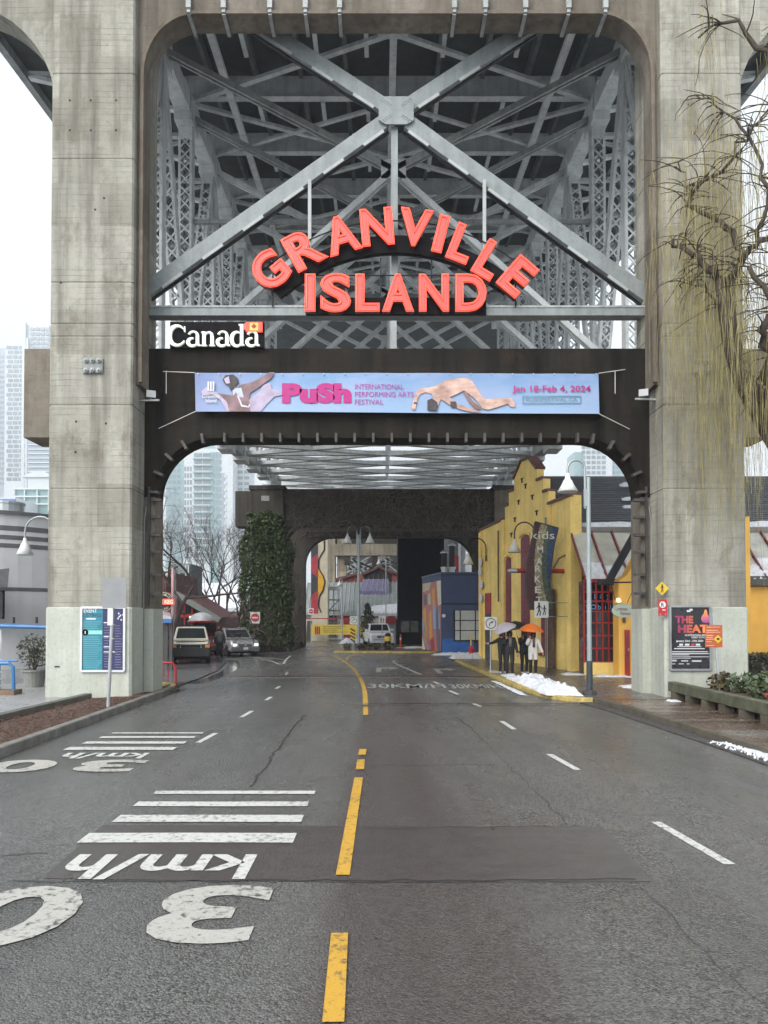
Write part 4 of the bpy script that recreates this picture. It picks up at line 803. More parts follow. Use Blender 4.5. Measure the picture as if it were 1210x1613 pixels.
B().span((xa, ys - .06, .12), (xb, ys + .06, .6)).go('stall_riser', YEL, sf)
BLU = mat('blue_letters', (.08, .34, .62), .5, var=.05)
for s, i, z in (('P', .55, 3.18), ('l', 1.5, 3.18), ('a', 2.5, 3.18), ('y', 3.5, 3.15), ('m', .3, 2.77), ('o', 1.3, 2.77), ('b', 2.2, 2.77), ('i', 3.1, 2.77), ('l', 3.9, 2.77), ('e', 4.6, 2.77)): word(s, (xa + .26 * i + .03, ys - .02, z), None, .2 if s not in 'ame' else .15, BLU, sf, name='letter')
for i in range(8): B().box((random.uniform(xa + .1, xb - .1), 29.3, random.uniform(.7, 2.4)), (.16, .1, .12)).go('display_toy', mat('toy_%d' % (i % 4), ((.5, .4, .3), (.3, .05, .05), (.4, .4, .42), (.1, .2, .35))[i % 4], .5), sf)
# orange-yellow shop at the right and its wing behind the pillar
os_ = thing('corner_shop', 'orange-yellow corner shop with red doors tucked behind the right pillar', 'building', (10, 28.4, 0), world=True)
gx = P(967, 0, 28.1).x
B().xz([(gx, .12), (gx, P(0, 915, 28.1).z), (gx + .35, P(0, 905, 28.1).z), (P(1003, 0, 28.1).x + .35, P(0, 835, 28.1).z), (14, 6.2), (14, .12)], 28.0, 28.7).go('front_wall', ORY, os_)
B().bar(P(958, 917, 27.85), P(1012, 820, 27.85), .25, .2, up=(0, 1, 0)).go('barge_board', BLACK, os_); B().bar(P(942, 917, 27.8), P(966, 917, 27.8), .2, .2).go('gutter', BLACK, os_)
for a, c, zt_ in ((984, 991.5, 992), (1000.5, 1006, 985)):
    p_, q_ = P(a, zt_, 27.98), P(c, zt_, 27.98); o = B().span((p_.x, 27.94, .12), (q_.x, 28.02, p_.z)).go('door', REDP, os_); B().span((p_.x + .05, 27.93, .5), (q_.x - .05, 27.935, p_.z - .12)).go('door_panel', MAR, o); B().box((q_.x - .06, 27.9, 1.15), (.03, .05, .12)).go('handle', GALV, o)
B().box(P(983, 972, 27.95), (.1, .06, .4)).go('wall_sign', DGR, os_); B().lathe([(.06, .1), (.09, .04), (.13, -.03), (.11, -.07), (.03, -.09)], P(974, 946, 27.9), 12).go('wall_lamp', mat('warm_lamp', (.7, .65, .45), .4, emit=(1, .85, .5), es=.3), os_)
wg = thing('yellow_wing', 'plain orange-yellow wall with dark eave at the far right beyond the hedge', 'building', (17, 29, 0), world=True)
B().span((13.4, 29, 0), (24, 29.4, P(0, 924, 29).z)).go('wall', ORY, wg); B().span((13.3, 28.7, P(0, 923, 29).z), (24, 29.5, P(0, 908, 29).z)).go('eave', mat('eave_dark', (.07, .065, .06), .6), wg)
snowpatch('roof_snow', [(13.4, 28.8, 3.95), (24, 28.8, 3.95), (24, 30, 4.75), (13.4, 30, 4.75)], wg, .15)
# oval hanging sign
og = thing('oval_sign', 'pink oval hanging shop sign on a bracket beside the right pillar', 'sign', P(981, 962, 26), world=True)
c = P(981, 962, 26.0); B().lathe([(.001, 0), (.36, 0), (.36, .05), (.001, .05)], c, 24, Matrix.Rotation(R(90), 3, 'X') @ Matrix.Diagonal((1, .62, 1))).go('sign_face', mat('pink_sign', (.55, .22, .28), .5, var=.15, sc=4), og)
B().lathe([(.36, -.005), (.39, -.005), (.39, .06), (.36, .06)], c, 24, Matrix.Rotation(R(90), 3, 'X') @ Matrix.Diagonal((1, .62, 1))).go('sign_rim', mat('sage', (.35, .42, .36), .5), og)
word('Lovesaac', c + Vector((-.06, -.07, .07)), .42, .13, MAR, og); word('Fashions', c + Vector((.1, -.07, -.09)), .4, .12, MAR, og)
B().bar(P(940, 918, 26), P(1000, 917, 26), .05, .05).go('bracket', BLACK, og)
for a, e in (((971, 950), (962, 918)), ((988, 950), (999, 925))): B().tube([P(*a, 26), P(*e, 26)], .012, 5).go('chain', BLACK, og)
# KIDS MARKET hanging sign
YK = 31.4
km, t, bs = newmat('mosaic_tiles'); vo = nd(t, 'ShaderNodeTexVoronoi', Scale=13.0); t.links.new(pos(t), vo.inputs['Vector']); sv = nd(t, 'ShaderNodeSeparateColor'); t.links.new(vo.outputs['Color'], sv.inputs[0])
sp = nd(t, 'ShaderNodeSeparateXYZ'); t.links.new(pos(t), sp.inputs[0]); x0_ = P(832, 0, YK).x; rp_ = nd(t, 'ShaderNodeValToRGB'); rp_.color_ramp.interpolation = 'CONSTANT'
zc_ = P(0, 890, YK).z; bend = mth(t, 'MULTIPLY', mth(t, 'POWER', mth(t, 'SUBTRACT', sp.outputs[2], zc_), 2.0), -.09)
t.links.new(ramp(t, mth(t, 'ADD', sp.outputs[0], bend), x0_ - .3, x0_ + 1.25), rp_.inputs[0])
for i, (p_, c_) in enumerate(((0, (.10, .025, .025)), (.3, (.45, .40, .24)), (.5, (.10, .14, .10)), (.64, (.04, .09, .24)), (.86, (.03, .035, .10)))):
    e = rp_.color_ramp.elements[i] if i < 2 else rp_.color_ramp.elements.new(p_); e.position = p_; e.color = (*c_, 1)
t.links.new(mixc(t, ramp(t, sv.outputs[0], .35, .9, 0, .8), mixc(t, .55, rp_.outputs[0], (.008, .008, .01)), mixc(t, .0, rp_.outputs[0], (.5, .5, .5))), bs.inputs['Base Color']); bs.inputs['Roughness'].default_value = .35
ks = thing('market_sign', 'curved mosaic kids MARKET sign hung from a red pipe on the gable wall', 'sign', P(855, 960, YK), world=True)
L_ = [(843, 822), (836, 860), (830, 890), (828, 915), (830, 940), (835, 960)]; R_ = [(872, 960), (868, 940), (866, 915), (868, 890), (872, 862), (879, 832)]
B().xz([(p.x, p.z) for p in (P(x, y, YK) for x, y in L_ + R_)], YK, YK + .1).go('mosaic_panel', km, ks)
for a, c_ in zip((L_ + R_), (L_ + R_)[1:] + [L_[0]]): B().bar(P(*a, YK + .05), P(*c_, YK + .05), .05, .16, up=(0, 1, 0)).go('sign_edge', DGR, ks)
KW = mat('cream_letters', (.62, .60, .52), .5, var=.1)
word('kids', P(855, 843, YK - .02), 37 * YK / FPX, 12 * YK / FPX, KW, ks)
for ch, px, py in (('M', 851, 866), ('A', 849.5, 884), ('R', 847.5, 896), ('K', 847, 912), ('E', 847.5, 929), ('T', 849, 945)): word(ch, P(px, py, YK - .02), 9.5 * YK / FPX, 10.5 * YK / FPX, KW, ks, off=.02, name='letter')
B().tube([P(814, 899, YK + .2), P(845, 899, YK + .2), F(.9, .0, P(0, 899, YK).z)], .1, 10).go('red_pipe', REDP, ks); B().lathe([(.11, 0), (.08, .35), (.02, .4)], P(814, 899, YK + .2), 10, Matrix.Rotation(R(-90), 3, 'Y')).go('pipe_nozzle', GALV, ks)
B().tube([P(872, 895, YK + .1), P(880, 880, YK + .1), P(895, 872, YK + .2), F(.5, 0, P(0, 870, 31.3).z)], .05, 6).go('curved_brace', mat('bronze', (.16, .09, .04), .5), ks)
# ================================================================ blue building with painted side
bl = thing('blue_building', 'flat-roofed navy blue building with a colourful mural on its side wall', 'building', (5, 49, 0), world=True)
NB = mat('navy_wall', (.035, .055, .125), .6, var=.12, sc=1.5, streak=.15); BB2 = mat('bright_blue_base', (.02, .11, .36), .55, var=.15)
bx0 = P(694, 0, 48.7).x; zt_ = P(0, 904, 48.7).z; far = (P(664, 0, 53.8).x, 53.8)
b = B(); b.prism([(bx0, 48.7), (9, 48.7), (9, 53.8), far], lambda a, c: (a, c, .05), lambda a, c: (a, c, zt_)); b.go('walls', NB, bl)
b = B(); b.prism([(bx0 - .06, 48.6), (9, 48.6), (9, 53.9), (far[0] - .06, far[1] + .1)], lambda a, c: (a, c, zt_), lambda a, c: (a, c, zt_ + .12)); b.go('parapet', mat('navy_trim', (.05, .07, .12), .5), bl)
B().span((bx0 + .02, 48.66, .06), (P(744, 0, 48.7).x, 48.69, P(0, 1006, 48.7).z)).go('base_panel', BB2, bl); B().span((bx0, 48.67, P(0, 952, 48.7).z), (9, 48.695, P(0, 950.5, 48.7).z)).go('wall_joint', BLACK, bl)
wx0, wx1, wz0, wz1 = P(713, 0, 48.6).x, P(762, 0, 48.6).x, P(0, 1010, 48.6).z, P(0, 961, 48.6).z
wi = B().span((wx0, 48.62, wz0), (wx1, 48.69, wz1)).go('window', BLACK, bl); PN = mat('pale_panes', (.42, .43, .41), .35, var=.1)
xsb = [wx0 + .05, wx0 + .42, wx0 + 1.42, wx1]; zsb = [wz0 + .05, wz0 + .7, wz0 + 1.36, wz1]
for i in range(3):
    for j in range(3): B().span((xsb[i] + .04, 48.605, zsb[j] + .03), (xsb[i + 1] - .04, 48.615, zsb[j + 1] - .03)).go('pane', PN, wi)
B().lathe([(.12, 0), (.12, .06)], P(699, 970, 48.66), 14, Matrix.Rotation(R(90), 3, 'X')).go('wall_lamp', WPR, bl)
ml = Vector((far[0] - bx0, far[1] - 48.7)); mn = Vector((-ml.y, ml.x)).normalized(); mn = mn if mn.x < 0 else -mn
def MU(u, z, d=.01): return (bx0 + ml.x * u + mn.x * d, 48.7 + ml.y * u + mn.y * d, .05 + (zt_ - .05) * z)
mc = [mat('mural_%d' % i, c, .6, var=.12, sc=4) for i, c in enumerate(((.42, .16, .14), (.62, .30, .04), (.24, .34, .52), (.62, .58, .48), (.12, .11, .14), (.50, .42, .28), (.34, .03, .04)))]
B().add([MU(.02, .02), MU(.98, .02), MU(.98, .92), MU(.02, .92)], [(0, 1, 2, 3)]).go('mural', mc[0], bl)
for i, (pts, c_) in enumerate((([(.3, .5), (.7, .48), (.75, .78), (.45, .86), (.25, .78)], 0), ([(.05, .0), (.22, .05), (.3, .45), (.2, .6), (.05, .3)], 4), ([(.7, .1), (.85, .1), (.95, .55), (.8, .6)], 1), ([(.45, .2), (.58, .15), (.6, .5), (.5, .55)], 1), ([(.25, .3), (.38, .3), (.42, .6), (.28, .62)], 2), ([(.3, .62), (.42, .6), (.45, .82), (.32, .84)], 1), ([(.0, .62), (.15, .6), (.22, .92), (.02, .92)], 3), ([(.6, .82), (.95, .8), (.95, .92), (.5, .92)], 5), ([(.5, .63), (.66, .62), (.68, .76), (.52, .78)], 5), ([(.6, .0), (.72, .02), (.9, .4), (.98, .45), (.98, .3)], 2), ([(.3, .0), (.5, .02), (.55, .14), (.38, .2)], 6), ([(.8, .0), (.98, .0), (.98, .2)], 3), ([(.06, .3), (.12, .3), (.14, .55), (.08, .5)], 2), ([(.7, .62), (.9, .62), (.88, .78), (.74, .76)], 4))):
    B().add([MU(u, z, .014 + .001 * i) for u, z in pts], [tuple(range(len(pts)))]).go('mural_shape', mc[c_], bl)
for px, h in ((700, .9), (712, 1.4)):
    p = P(px, 903, 50.0); v = thing('roof_vent', 'dark and steel exhaust stack on the blue roof, %s of the pair' % ('shorter' if h < 1 else 'taller'), 'chimney', (p.x, 50, zt_ + .12)); B().lathe([(.2, 0), (.2, .3), (.26, .3), (.26, .42), (.2, .42)], n=12).go('base', GALV, v); B().lathe([(.19, .42), (.19, .45 + h)], n=12).go('stack', BLACK, v); B().lathe([(.28, .45 + h), (.28, .52 + h), (.05, .7 + h)], n=12).go('cowl', GALV, v)
# ================================================================ beyond the vine pier
MC = mat('cream_column', (.55, .49, .37), .7, var=.08, streak=.15)
mcol = thing('mural_column', 'tall column painted with red black and yellow wavy mural beyond the vine pier', 'column', P(503, 990, 78), world=True); YM = 78.0
def mpoly(pts, y, m, name): B().xz([(p.x, p.z) for p in (P(x, y_, YM) for x, y_ in pts)], y, y + .02).go(name, m, mcol)
a, c = P(490, 840, YM), P(516, 1000, YM); B().span((a.x, YM, 0), (c.x, YM + 1.6, a.z + 1)).go('shaft', MC, mcol)
mpoly([(490, 845), (501, 845), (501, 962), (490, 962)], YM - .03, mat('mural_charcoal', (.035, .035, .045), .6), 'painted_shape')
mpoly([(490, 880), (501, 872), (501, 910), (490, 902)], YM - .06, mat('mural_red', (.36, .035, .05), .6), 'painted_shape'); mpoly([(490, 938), (501, 930), (501, 966), (490, 966)], YM - .06, MATS['mural_red'], 'painted_shape')
mpoly([(501, 896), (508, 906), (511, 914), (511, 922), (507, 931), (502, 938), (501, 938)], YM - .03, mat('mural_yellow', (.66, .36, .02), .6), 'painted_shape')
wl = [(508, 845), (511, 852), (511, 866), (506, 874), (502, 882), (502, 895), (509, 907), (512, 917), (509, 930), (503, 940), (502, 955), (506, 965)]
for a_, c_ in zip(wl, wl[1:]): B().bar(P(*a_, YM - .05), P(*c_, YM - .05), .12, .04, up=(0, 1, 0)).go('painted_line', BLACK, mcol)
CB = concrete('far_concrete', (.33, .30, .23), (.12, .10, .08), boards=.2, stain=.8, pitch=.6)
fp = thing('far_pier', 'weathered beige concrete columns and beam in the distance under the bridge', 'bridge pier', P(570, 950, 98), world=True); YQ = 98.0
for x0, x1, y0 in ((516, 528, 845), (531, 545, 845)): a, c = P(x0, y0, YQ), P(x1, 1000, YQ); B().span((a.x, YQ, 0), (c.x, YQ + 2, a.z + 2)).go('column', CB, fp)
a, c = P(528, 858, YQ), P(640, 876, YQ); B().span((a.x, YQ - 1, c.z), (c.x, YQ + 1, a.z)).go('beam', CB, fp); a, c = P(528, 840, YQ), P(640, 857, YQ); B().span((a.x, YQ + .5, c.z), (c.x, YQ + 1.5, a.z)).go('upper_beam', CVINE, fp)
for px in (547, 590): a, c = P(px - 4, 876, YQ), P(px + 5, 890, YQ); B().span((a.x, YQ - .8, c.z), (c.x, YQ + .8, a.z)).go('corbel', CVINE, fp)
tl = thing('far_truss', 'tangle of pale steel bracing behind the distant red-roofed house', 'bridge truss', P(580, 900, 110), world=True)
for i in range(26): a = P(random.uniform(540, 630), random.uniform(874, 890), 110); c = a + Vector((random.choice((-1, 1)) * random.uniform(2, 5), 0, -random.uniform(1.2, 3))); B().bar(a, c, .25, .2, up=(0, 1, 0)).go('brace', BAT, tl)
B().span(P(535, 905, 113), P(640, 873, 114)).go('backing', DGR, tl)
rh = thing('red_house', 'red gabled building with dark windows beyond the grey metal roof', 'building', P(590, 930, 94), world=True); YR = 94.0
pp = lambda pts, Y: [(p.x, p.z) for p in (P(x, y, Y) for x, y in pts)]
RW = mat('brick_red_wall', (.26, .055, .05), .7, var=.15)
B().xz(pp([(528, 930), (528, 912), (560, 904), (573, 904), (597, 893), (626, 904), (626, 930)], YR), YR, YR + 5).go('walls', RW, rh)
for a, c in (((570, 905), (597, 893)), ((597, 893), (628, 905)), ((528, 913), (562, 904))): B().bar(P(*a, YR - .2), P(*c, YR - .2), .3, .8, up=(0, 1, 0)).go('eave', COP, rh)
w1 = B().xz(pp([(573, 916), (573, 905), (597, 897), (617, 905), (617, 916)], YR), YR - .1, YR).go('window_band', GLS, rh)
for px in (580, 588, 596, 604, 611): B().bar(P(px, 905, YR - .12), P(px, 916, YR - .12), .12, .08, up=(0, 1, 0)).go('mullion', COP, w1)
mr = thing('metal_roof_building', 'long low building with ribbed grey metal roof and a violet skylight', 'building', P(560, 985, 84), world=True); YG = 84.0
MRM = mat('grey_metal_roof', (.33, .36, .36), .4, .2, var=.12, streak=.2)
e0, e1, r0_, r1_ = P(478, 965, YG), P(632, 967, YG), P(485, 918, YG + 6), P(632, 917, YG + 6)
ro = B().add([e0, e1, r1_, r0_], [(0, 1, 2, 3)]).go('roof', MRM, mr)
for i in range(23): u = i / 22; B().bar(e0.lerp(e1, u) + Vector((0, 0, .05)), r0_.lerp(r1_, u) + Vector((0, 0, .05)), .1, .12).go('roof_rib', mat('rib_metal', (.42, .45, .45), .4, .2), ro)
a, c = P(478, 966, YG + .3), P(640, 1003, YG + .3); B().span((a.x, YG + .3, 0), (c.x, YG + .6, a.z - .1)).go('wall', mat('pale_wall', (.42, .42, .40), .7, var=.15), mr); B().bar(e0 - Vector((0, 0, .12)), e1 - Vector((0, 0, .12)), .3, .3).go('gutter', GALV, mr)
s0 = [e0.lerp(e1, u).lerp(r0_.lerp(r1_, u), v) + Vector((0, -.1, .45)) for u, v in ((.56, .58), (.86, .58), (.86, .98), (.6, .98))]
sk = B().prism(list(range(4)), lambda *a_: None, None) if False else B().add(s0 + [p - Vector((0, -.1, .5)) for p in s0], [(0, 1, 2, 3), (0, 4, 5, 1), (1, 5, 6, 2), (2, 6, 7, 3), (3, 7, 4, 0)]).go('skylight', mat('violet_glass', (.20, .18, .30), .25, var=.2), mr)
for i in range(6): u = i / 5; B().bar(s0[0].lerp(s0[1], u) + Vector((0, 0, .04)), s0[3].lerp(s0[2], u) + Vector((0, 0, .04)), .07, .06).go('skylight_bar', BAT, sk)
q0 = [e0.lerp(e1, u).lerp(r0_.lerp(r1_, u), v) for u, v in ((.62, .0), (.99, .0), (.99, .32), (.7, .22))]; snowpatch('roof_snow', q0, mr, .25)
for x0, x1, m_ in ((541, 553, REDP), (572, 590, mat('pinkish', (.40, .30, .28), .6)), (612, 622, REDP), (517, 530, DGR), (498, 512, mat('white_wall', (.6, .62, .62), .6))): a, c = P(x0, 970, YG), P(x1, 992, YG); B().span((a.x, YG + .15, .2), (c.x, YG + .29, a.z)).go('door', m_, mr)
st = thing('access_scaffold', 'pale scaffold stair tower in front of the grey metal roof', 'scaffold', P(526, 985, 80), world=True)
for px in (518, 526, 534): B().bar(P(px, 928, 80), P(px, 1000, 80), .1, .1, up=(0, 1, 0)).go('upright', BAT, st)
for py in (928, 945, 962, 980): B().bar(P(516, py, 80), P(536, py, 80), .1, .14).go('ledger', BAT, st)
B().bar(P(518, 962, 80), P(534, 945, 80), .1, .1, up=(0, 1, 0)).go('diagonal', BAT, st); B().span(P(516, 929, 79.8), P(537, 925, 81.5)).go('platform', WPR, st)
fb_ = thing('fence_banner', 'yellow banner on a low fence at the end of the road', 'banner', P(530, 1001, 76), world=True)
a, c = P(490, 984, 76), P(572, 1001, 76); B().span((a.x, 75.9, c.z + .1), (c.x, 76, a.z)).go('sheet', mat('banner_yellow', (.62, .46, .05), .6, var=.1), fb_)
for px in (497, 500, 503): B().span(P(px - 1, 987, 75.86), P(px + 1, 999, 75.89)).go('printed_mark', REDP, fb_)
for py, x1 in ((986, 545), (989, 540), (992, 532), (995, 548)): B().span(P(509, py, 75.86), P(x1, py + 1, 75.89)).go('text_line', mat('olive_print', (.30, .25, .06), .6), fb_)
for px in (486, 490, 571): B().bar(P(px, 978, 76.2), (P(px, 0, 76.2).x, 76.2, 0), .25, .25, up=(0, 1, 0)).go('post', TIMB, fb_)
B().bar(P(478, 974, 76.3), P(555, 975, 76.3), .1, .1).go('red_rail', REDP, fb_)
dp = thing('dark_pier', 'broad near-black navy pier under the bridge', 'pier', P(660, 1010, 67), world=True); YD = 67.0
DNV = mat('black_navy_surface', (.004, .006, .011), .6, var=.5, sc=1.5, streak=.2, spec=.1)  # near-black navy over the whole pier, with upright ribs
a, c = P(627, 838, YD), P(700, 975, YD); B().span((a.x, YD, c.z), (c.x, YD + 4, a.z + 1)).go('pier_body', DNV, dp); B().span((a.x - .15, YD - .1, a.z * 0 + .02), (c.x, YD + 3.9, c.z)).go('base_hoarding', mat('black_green', (.006, .008, .007), .5, spec=.1), dp)
for i in range(16): x = a.x + (c.x - a.x) * (i + .5) / 16; B().bar((x, YD - .02, c.z), (x, YD - .02, a.z), .05, .05 + .03 * (i % 3), up=(0, 1, 0)).go('dark_rib', DNV, dp)
for x0, x1 in ((632, 645), (647, 659)): B().span(P(x0, 978, YD - .12), P(x1, 996, YD - .11)).go('glazed_panel', mat('murky_glass', (.07, .075, .065), .2, var=.4), dp)
sil = thing('striped_silo', 'grey ribbed silo with a red stripe right of the dark pier', 'silo', P(712, 1000, 76), world=True)
B().lathe([(1.45, 0), (1.45, 15)], P(712, 1010, 77).xy.to_3d(), 20).go('drum', mat('silo_grey', (.16, .16, .16), .5, .3, var=.2, streak=.4), sil)
B().span(P(716, 905, 75), P(722, 876, 75.4)).go('red_panel', REDP, sil); B().span(P(722.5, 905, 75), P(725, 845, 75.4)).go('white_pipe', WPR, sil)
wb = thing('white_shed', 'pale sheds seen through the arch gap right of the silo', 'building', P(735, 900, 100), world=True); B().span((P(722, 0, 100).x, 100, 0), (P(750, 0, 100).x, 103, P(0, 872, 100).z)).go('wall', mat('white_wall', (.6, .62, .62)), wb); B().bar(P(720, 870, 99.8), P(752, 862, 99.8), .4, .5, up=(0, 1, 0)).go('roof_edge', GALV, wb)
bo = thing('ticket_booth', 'small white booth with a red awning behind the pickup', 'booth', P(616, 1010, 68), world=True); a, c = P(607, 982, 68), P(622, 1010, 68); B().span((a.x, 68, 0), (c.x, 69, a.z)).go('walls', WPR, bo); B().span((a.x - .1, 67.5, a.z), (c.x + .1, 69, a.z + .5)).go('awning', REDP, bo)
# ================================================================ left: grey curved building
gb = thing('grey_rotunda', 'curved grey building with dark bands behind the left pillar', 'building', (-22, 37, 0), world=True)
GW = mat('light_grey_wall', (.52, .525, .53), .5, var=.06, sc=1, streak=.08); GBD = mat('charcoal_band', (.10, .10, .105), .5)
ctr = (-20.5, 38.5, 0); RR = 6.2; z8 = lambda y: P(30, y, 33.5).z
B().lathe([(RR, 0), (RR, z8(808))], ctr, 64).go('wall', GW, gb); B().lathe([(RR + .12, z8(810)), (RR + .12, z8(805)), (RR - .3, z8(803))], ctr, 64).go('parapet', GBD, gb)
for a, c in ((836, 828), (850, 843), (863, 856), (931, 925)): B().lathe([(RR + .012, z8(a)), (RR + .012, z8(c))], ctr, 64).go('band', GBD, gb)
p = P(12, 808, 36); B().lathe([(.75, 0), (.75, .75), (.8, .75), (.8, .85)], (p.x, 36, z8(808)), 18).go('vent_drum', GALV, gb)
b = B(); a = P(0, 903, 32.2); b.add([P(-60, 903, 32.5), P(15, 895, 31.5), P(12, 925, 30.6), P(-60, 930, 30.6), P(-60, 912, 32.3), P(14, 903, 31.5)], [(0, 1, 2, 3), (4, 5, 2, 3)]); b.go('awning', mat('black_canvas', (.03, .03, .032), .6), gb); B().span(P(-60, 975, 32.1), P(8, 930, 32.3)).go('window', GLS, gb); B().span((P(-10, 0, 31).x, 31, P(0, 972, 31).z), (P(7, 0, 31).x, 31.2, P(0, 935, 31).z)).go('speaker_box', DGR, gb)
# pot with shrub, blue rail, blue rack
def leaves(b, n, fn, size, rd=random):
    for i in range(n):
        c = Vector(fn()); a = Vector((rd.gauss(0, 1), rd.gauss(0, 1), rd.gauss(0, 1))).normalized(); e = a.orthogonal().normalized(); f = a.cross(e); s = size * rd.uniform(.6, 1.3); th = rd.uniform(0, 6.3); e2 = e * math.cos(th) + f * math.sin(th); f2 = a.cross(e2)
        b.add([c - e2 * s, c - f2 * s * .5, c + e2 * s, c + f2 * s * .5], [(0, 1, 2, 3)])
    return b
def ball(c, r, k=1.0):
    def f():
        d = Vector((random.gauss(0, 1), random.gauss(0, 1), random.gauss(0, 1))).normalized() * (random.random() ** .45); return (c[0] + d.x * r[0], c[1] + d.y * r[1], c[2] + d.z * r[2])
    return f
def leafmat(name, a, c):
    m, t, bs = newmat(name); t.links.new(mixc(t, ramp(t, noise(t, pos(t), 7, 4), .3, .7), a, c), bs.inputs['Base Color']); bs.inputs['Roughness'].default_value = .5; MATS[name] = m; return m
LFD = leafmat('dark_leaves', (.02, .028, .015), (.09, .10, .05)); LFG = leafmat('green_leaves', (.02, .04, .015), (.09, .12, .05)); LFI = leafmat('ivy_leaves', (.014, .03, .009), (.075, .115, .03))
BARK = mat('bark', (.055, .045, .038), .8, var=.4, sc=5, bump=.6)
g = G(54, 1082, .12); pt_ = thing('potted_shrub', 'leafy shrub in a grey bucket planter beside the left pillar', 'plant', (g.x, g.y, .12))
B().lathe([(.27, 0), (.36, .5), (.4, .5), (.4, .56), (.33, .56), (.3, .45)], n=18).go('pot', mat('zinc_pot', (.22, .23, .21), .5, .3, var=.2), pt_); b = B(); [b.tube([(0, 0, .45), (random.uniform(-.15, .15), random.uniform(-.1, .1), .9), (random.uniform(-.45, .45), random.uniform(-.3, .3), random.uniform(1.2, 1.7))], [.02, .014, .006], 4) for i in range(12)]; b.go('stems', BARK, pt_)
leaves(B(), 620, ball((0, 0, 1.15), (.55, .45, .58)), .055).go('foliage', LFD, pt_)
BLP = mat('blue_paint', (.035, .15, .36), .4, var=.08)
br_ = thing('blue_pipe_rail', 'bright blue overhead pipe rail in front of the grey rotunda', 'rail', P(40, 985, 24.5), world=True); B().tube([P(-120, 983, 25.0), P(76, 988, 25.0)], .075, 10).go('pipe', BLP, br_)
for px in (22, 58): B().bar(P(px, 982, 25.0), P(px, 972, 25.0), .06, .06, up=(0, 1, 0)).go('bracket', BLACK, br_)
B().bar((P(-90, 0, 25).x, 25, .12), P(-90, 984, 25), .1, .1, up=(0, 1, 0)).go('post', BLP, br_)
g = G(8, 1094, .12); bk = thing('blue_rack', 'blue tubular frame with latticed side on a timber base at the left edge', 'rack', (g.x, g.y, .12))
B().tube([(-1.0, 0, .12), (-1.0, 0, .8), (-.9, 0, .9), (.1, 0, .9), (.22, 0, .8), (.25, 0, .12)], .055, 8).go('hoop', BLP, bk); B().tube([(-1.2, .3, .95), (.2, .3, .95)], .03, 6).go('top_bar', BLP, bk); B().box((-.35, .05, .5), (.35, .06, .72)).go('panel', BLP, bk)
for z in (.25, .45, .65): B().box((-.16, 0, z), (.06, .08, .04)).go('lug', WPR, bk)
B().box((-.4, .05, .07), (1.5, .5, .14)).go('timber_base', mat('base_timber', (.16, .11, .07), .7, var=.3), bk)
g = G(22, 1070, .12); lw = thing('white_paddle', 'white paddle board standing against a dark post at the left edge', 'board', (P(6, 0, 27).x, 27, .12)); B().lathe([(.02, .8), (.16, 1.0), (.2, 1.4), (.16, 1.75), (.02, 1.9)], n=14, M=Matrix.Diagonal((1, .25, 1))).go('blade', WPR, lw); B().box((-.35, .1, 1.1), (.45, .3, 2.2)).go('post', mat('dark_brown', (.05, .04, .035), .6), lw)
# ================================================================ lamps
LWH = mat('lamp_white', (.72, .73, .70), .4, var=.05); PGR = mat('pole_grey_blue', (.30, .34, .35), .45, .3, var=.1)
def hook(b, a, out, rise, drop, r=.035, n=10):
    """swan-neck from point a: up, over by out (vector), and down"""
    a = Vector(a); o = Vector(out); pts = [a, a + Vector((0, 0, rise))]
    for i in range(1, n + 1): th = math.pi * i / n; pts.append(a + Vector((0, 0, rise)) + o * .5 * (1 - math.cos(th)) + Vector((0, 0, o.length * .5 * math.sin(th))))
    pts.append(pts[-1] - Vector((0, 0, drop))); b.tube(pts, r, 8); return pts[-1]
def shade(par, p, r=.27, h=.5):
    return B().lathe([(.05, .02), (.07, -.08), (.09, -.16), (.13, -.2), (.16, -.28), (r, -h), (r * .95, -h), (.12, -.24), (.03, -.1)], p, 18).go('lamp_shade', LWH, par, smooth=True)
g = G(929, 1101); lp = thing('street_lamp', 'tall grey street lamp with white bell shade at the boardwalk corner', 'street lamp', (g.x, g.y, 0), world=True); zt_ = P(0, 752, g.y).z
B().tube([(g.x, g.y, .1), (g.x, g.y, zt_)], [.075, .06], 12).go('pole', PGR, lp); B().tube([(g.x, g.y, .1), (g.x, g.y, 1.1)], .09, 12).go('black_sleeve', mat('sleeve', (.03, .04, .05), .5), lp); B().lathe([(.2, 0), (.2, .14), (.1, .16)], (g.x, g.y, .1), 12).go('base_collar', DGR, lp)
b = B(); e = hook(b, (g.x - .1, g.y, zt_ - .9), (-.5, 0, 0), 1.15, .15); b.box((g.x - .08, g.y, zt_ - .6), (.12, .1, .5)); b.go('swan_neck', PGR, lp); shade(lp, e, .3, .52)
Yd = 52.5; p0 = P(565, 1020, Yd); dl = thing('street_lamp', 'double-armed street lamp on the planted traffic island', 'street lamp', (p0.x, Yd, 0), world=True); zt_ = P(0, 842, Yd).z
B().tube([(p0.x, Yd, .1), (p0.x, Yd, zt_)], [.13, .09], 12).go('pole', PGR, dl); B().lathe([(.24, 0), (.2, .4), (.13, .45)], (p0.x, Yd, .1), 12).go('base_collar', PGR, dl)
for s in (-1, 1): b = B(); e = hook(b, (p0.x + s * .12, Yd, zt_ - .9), (s * .68, 0, 0), 1.15, .2, .045); b.go('swan_neck', PGR, dl); shade(dl, e, .34, .7)
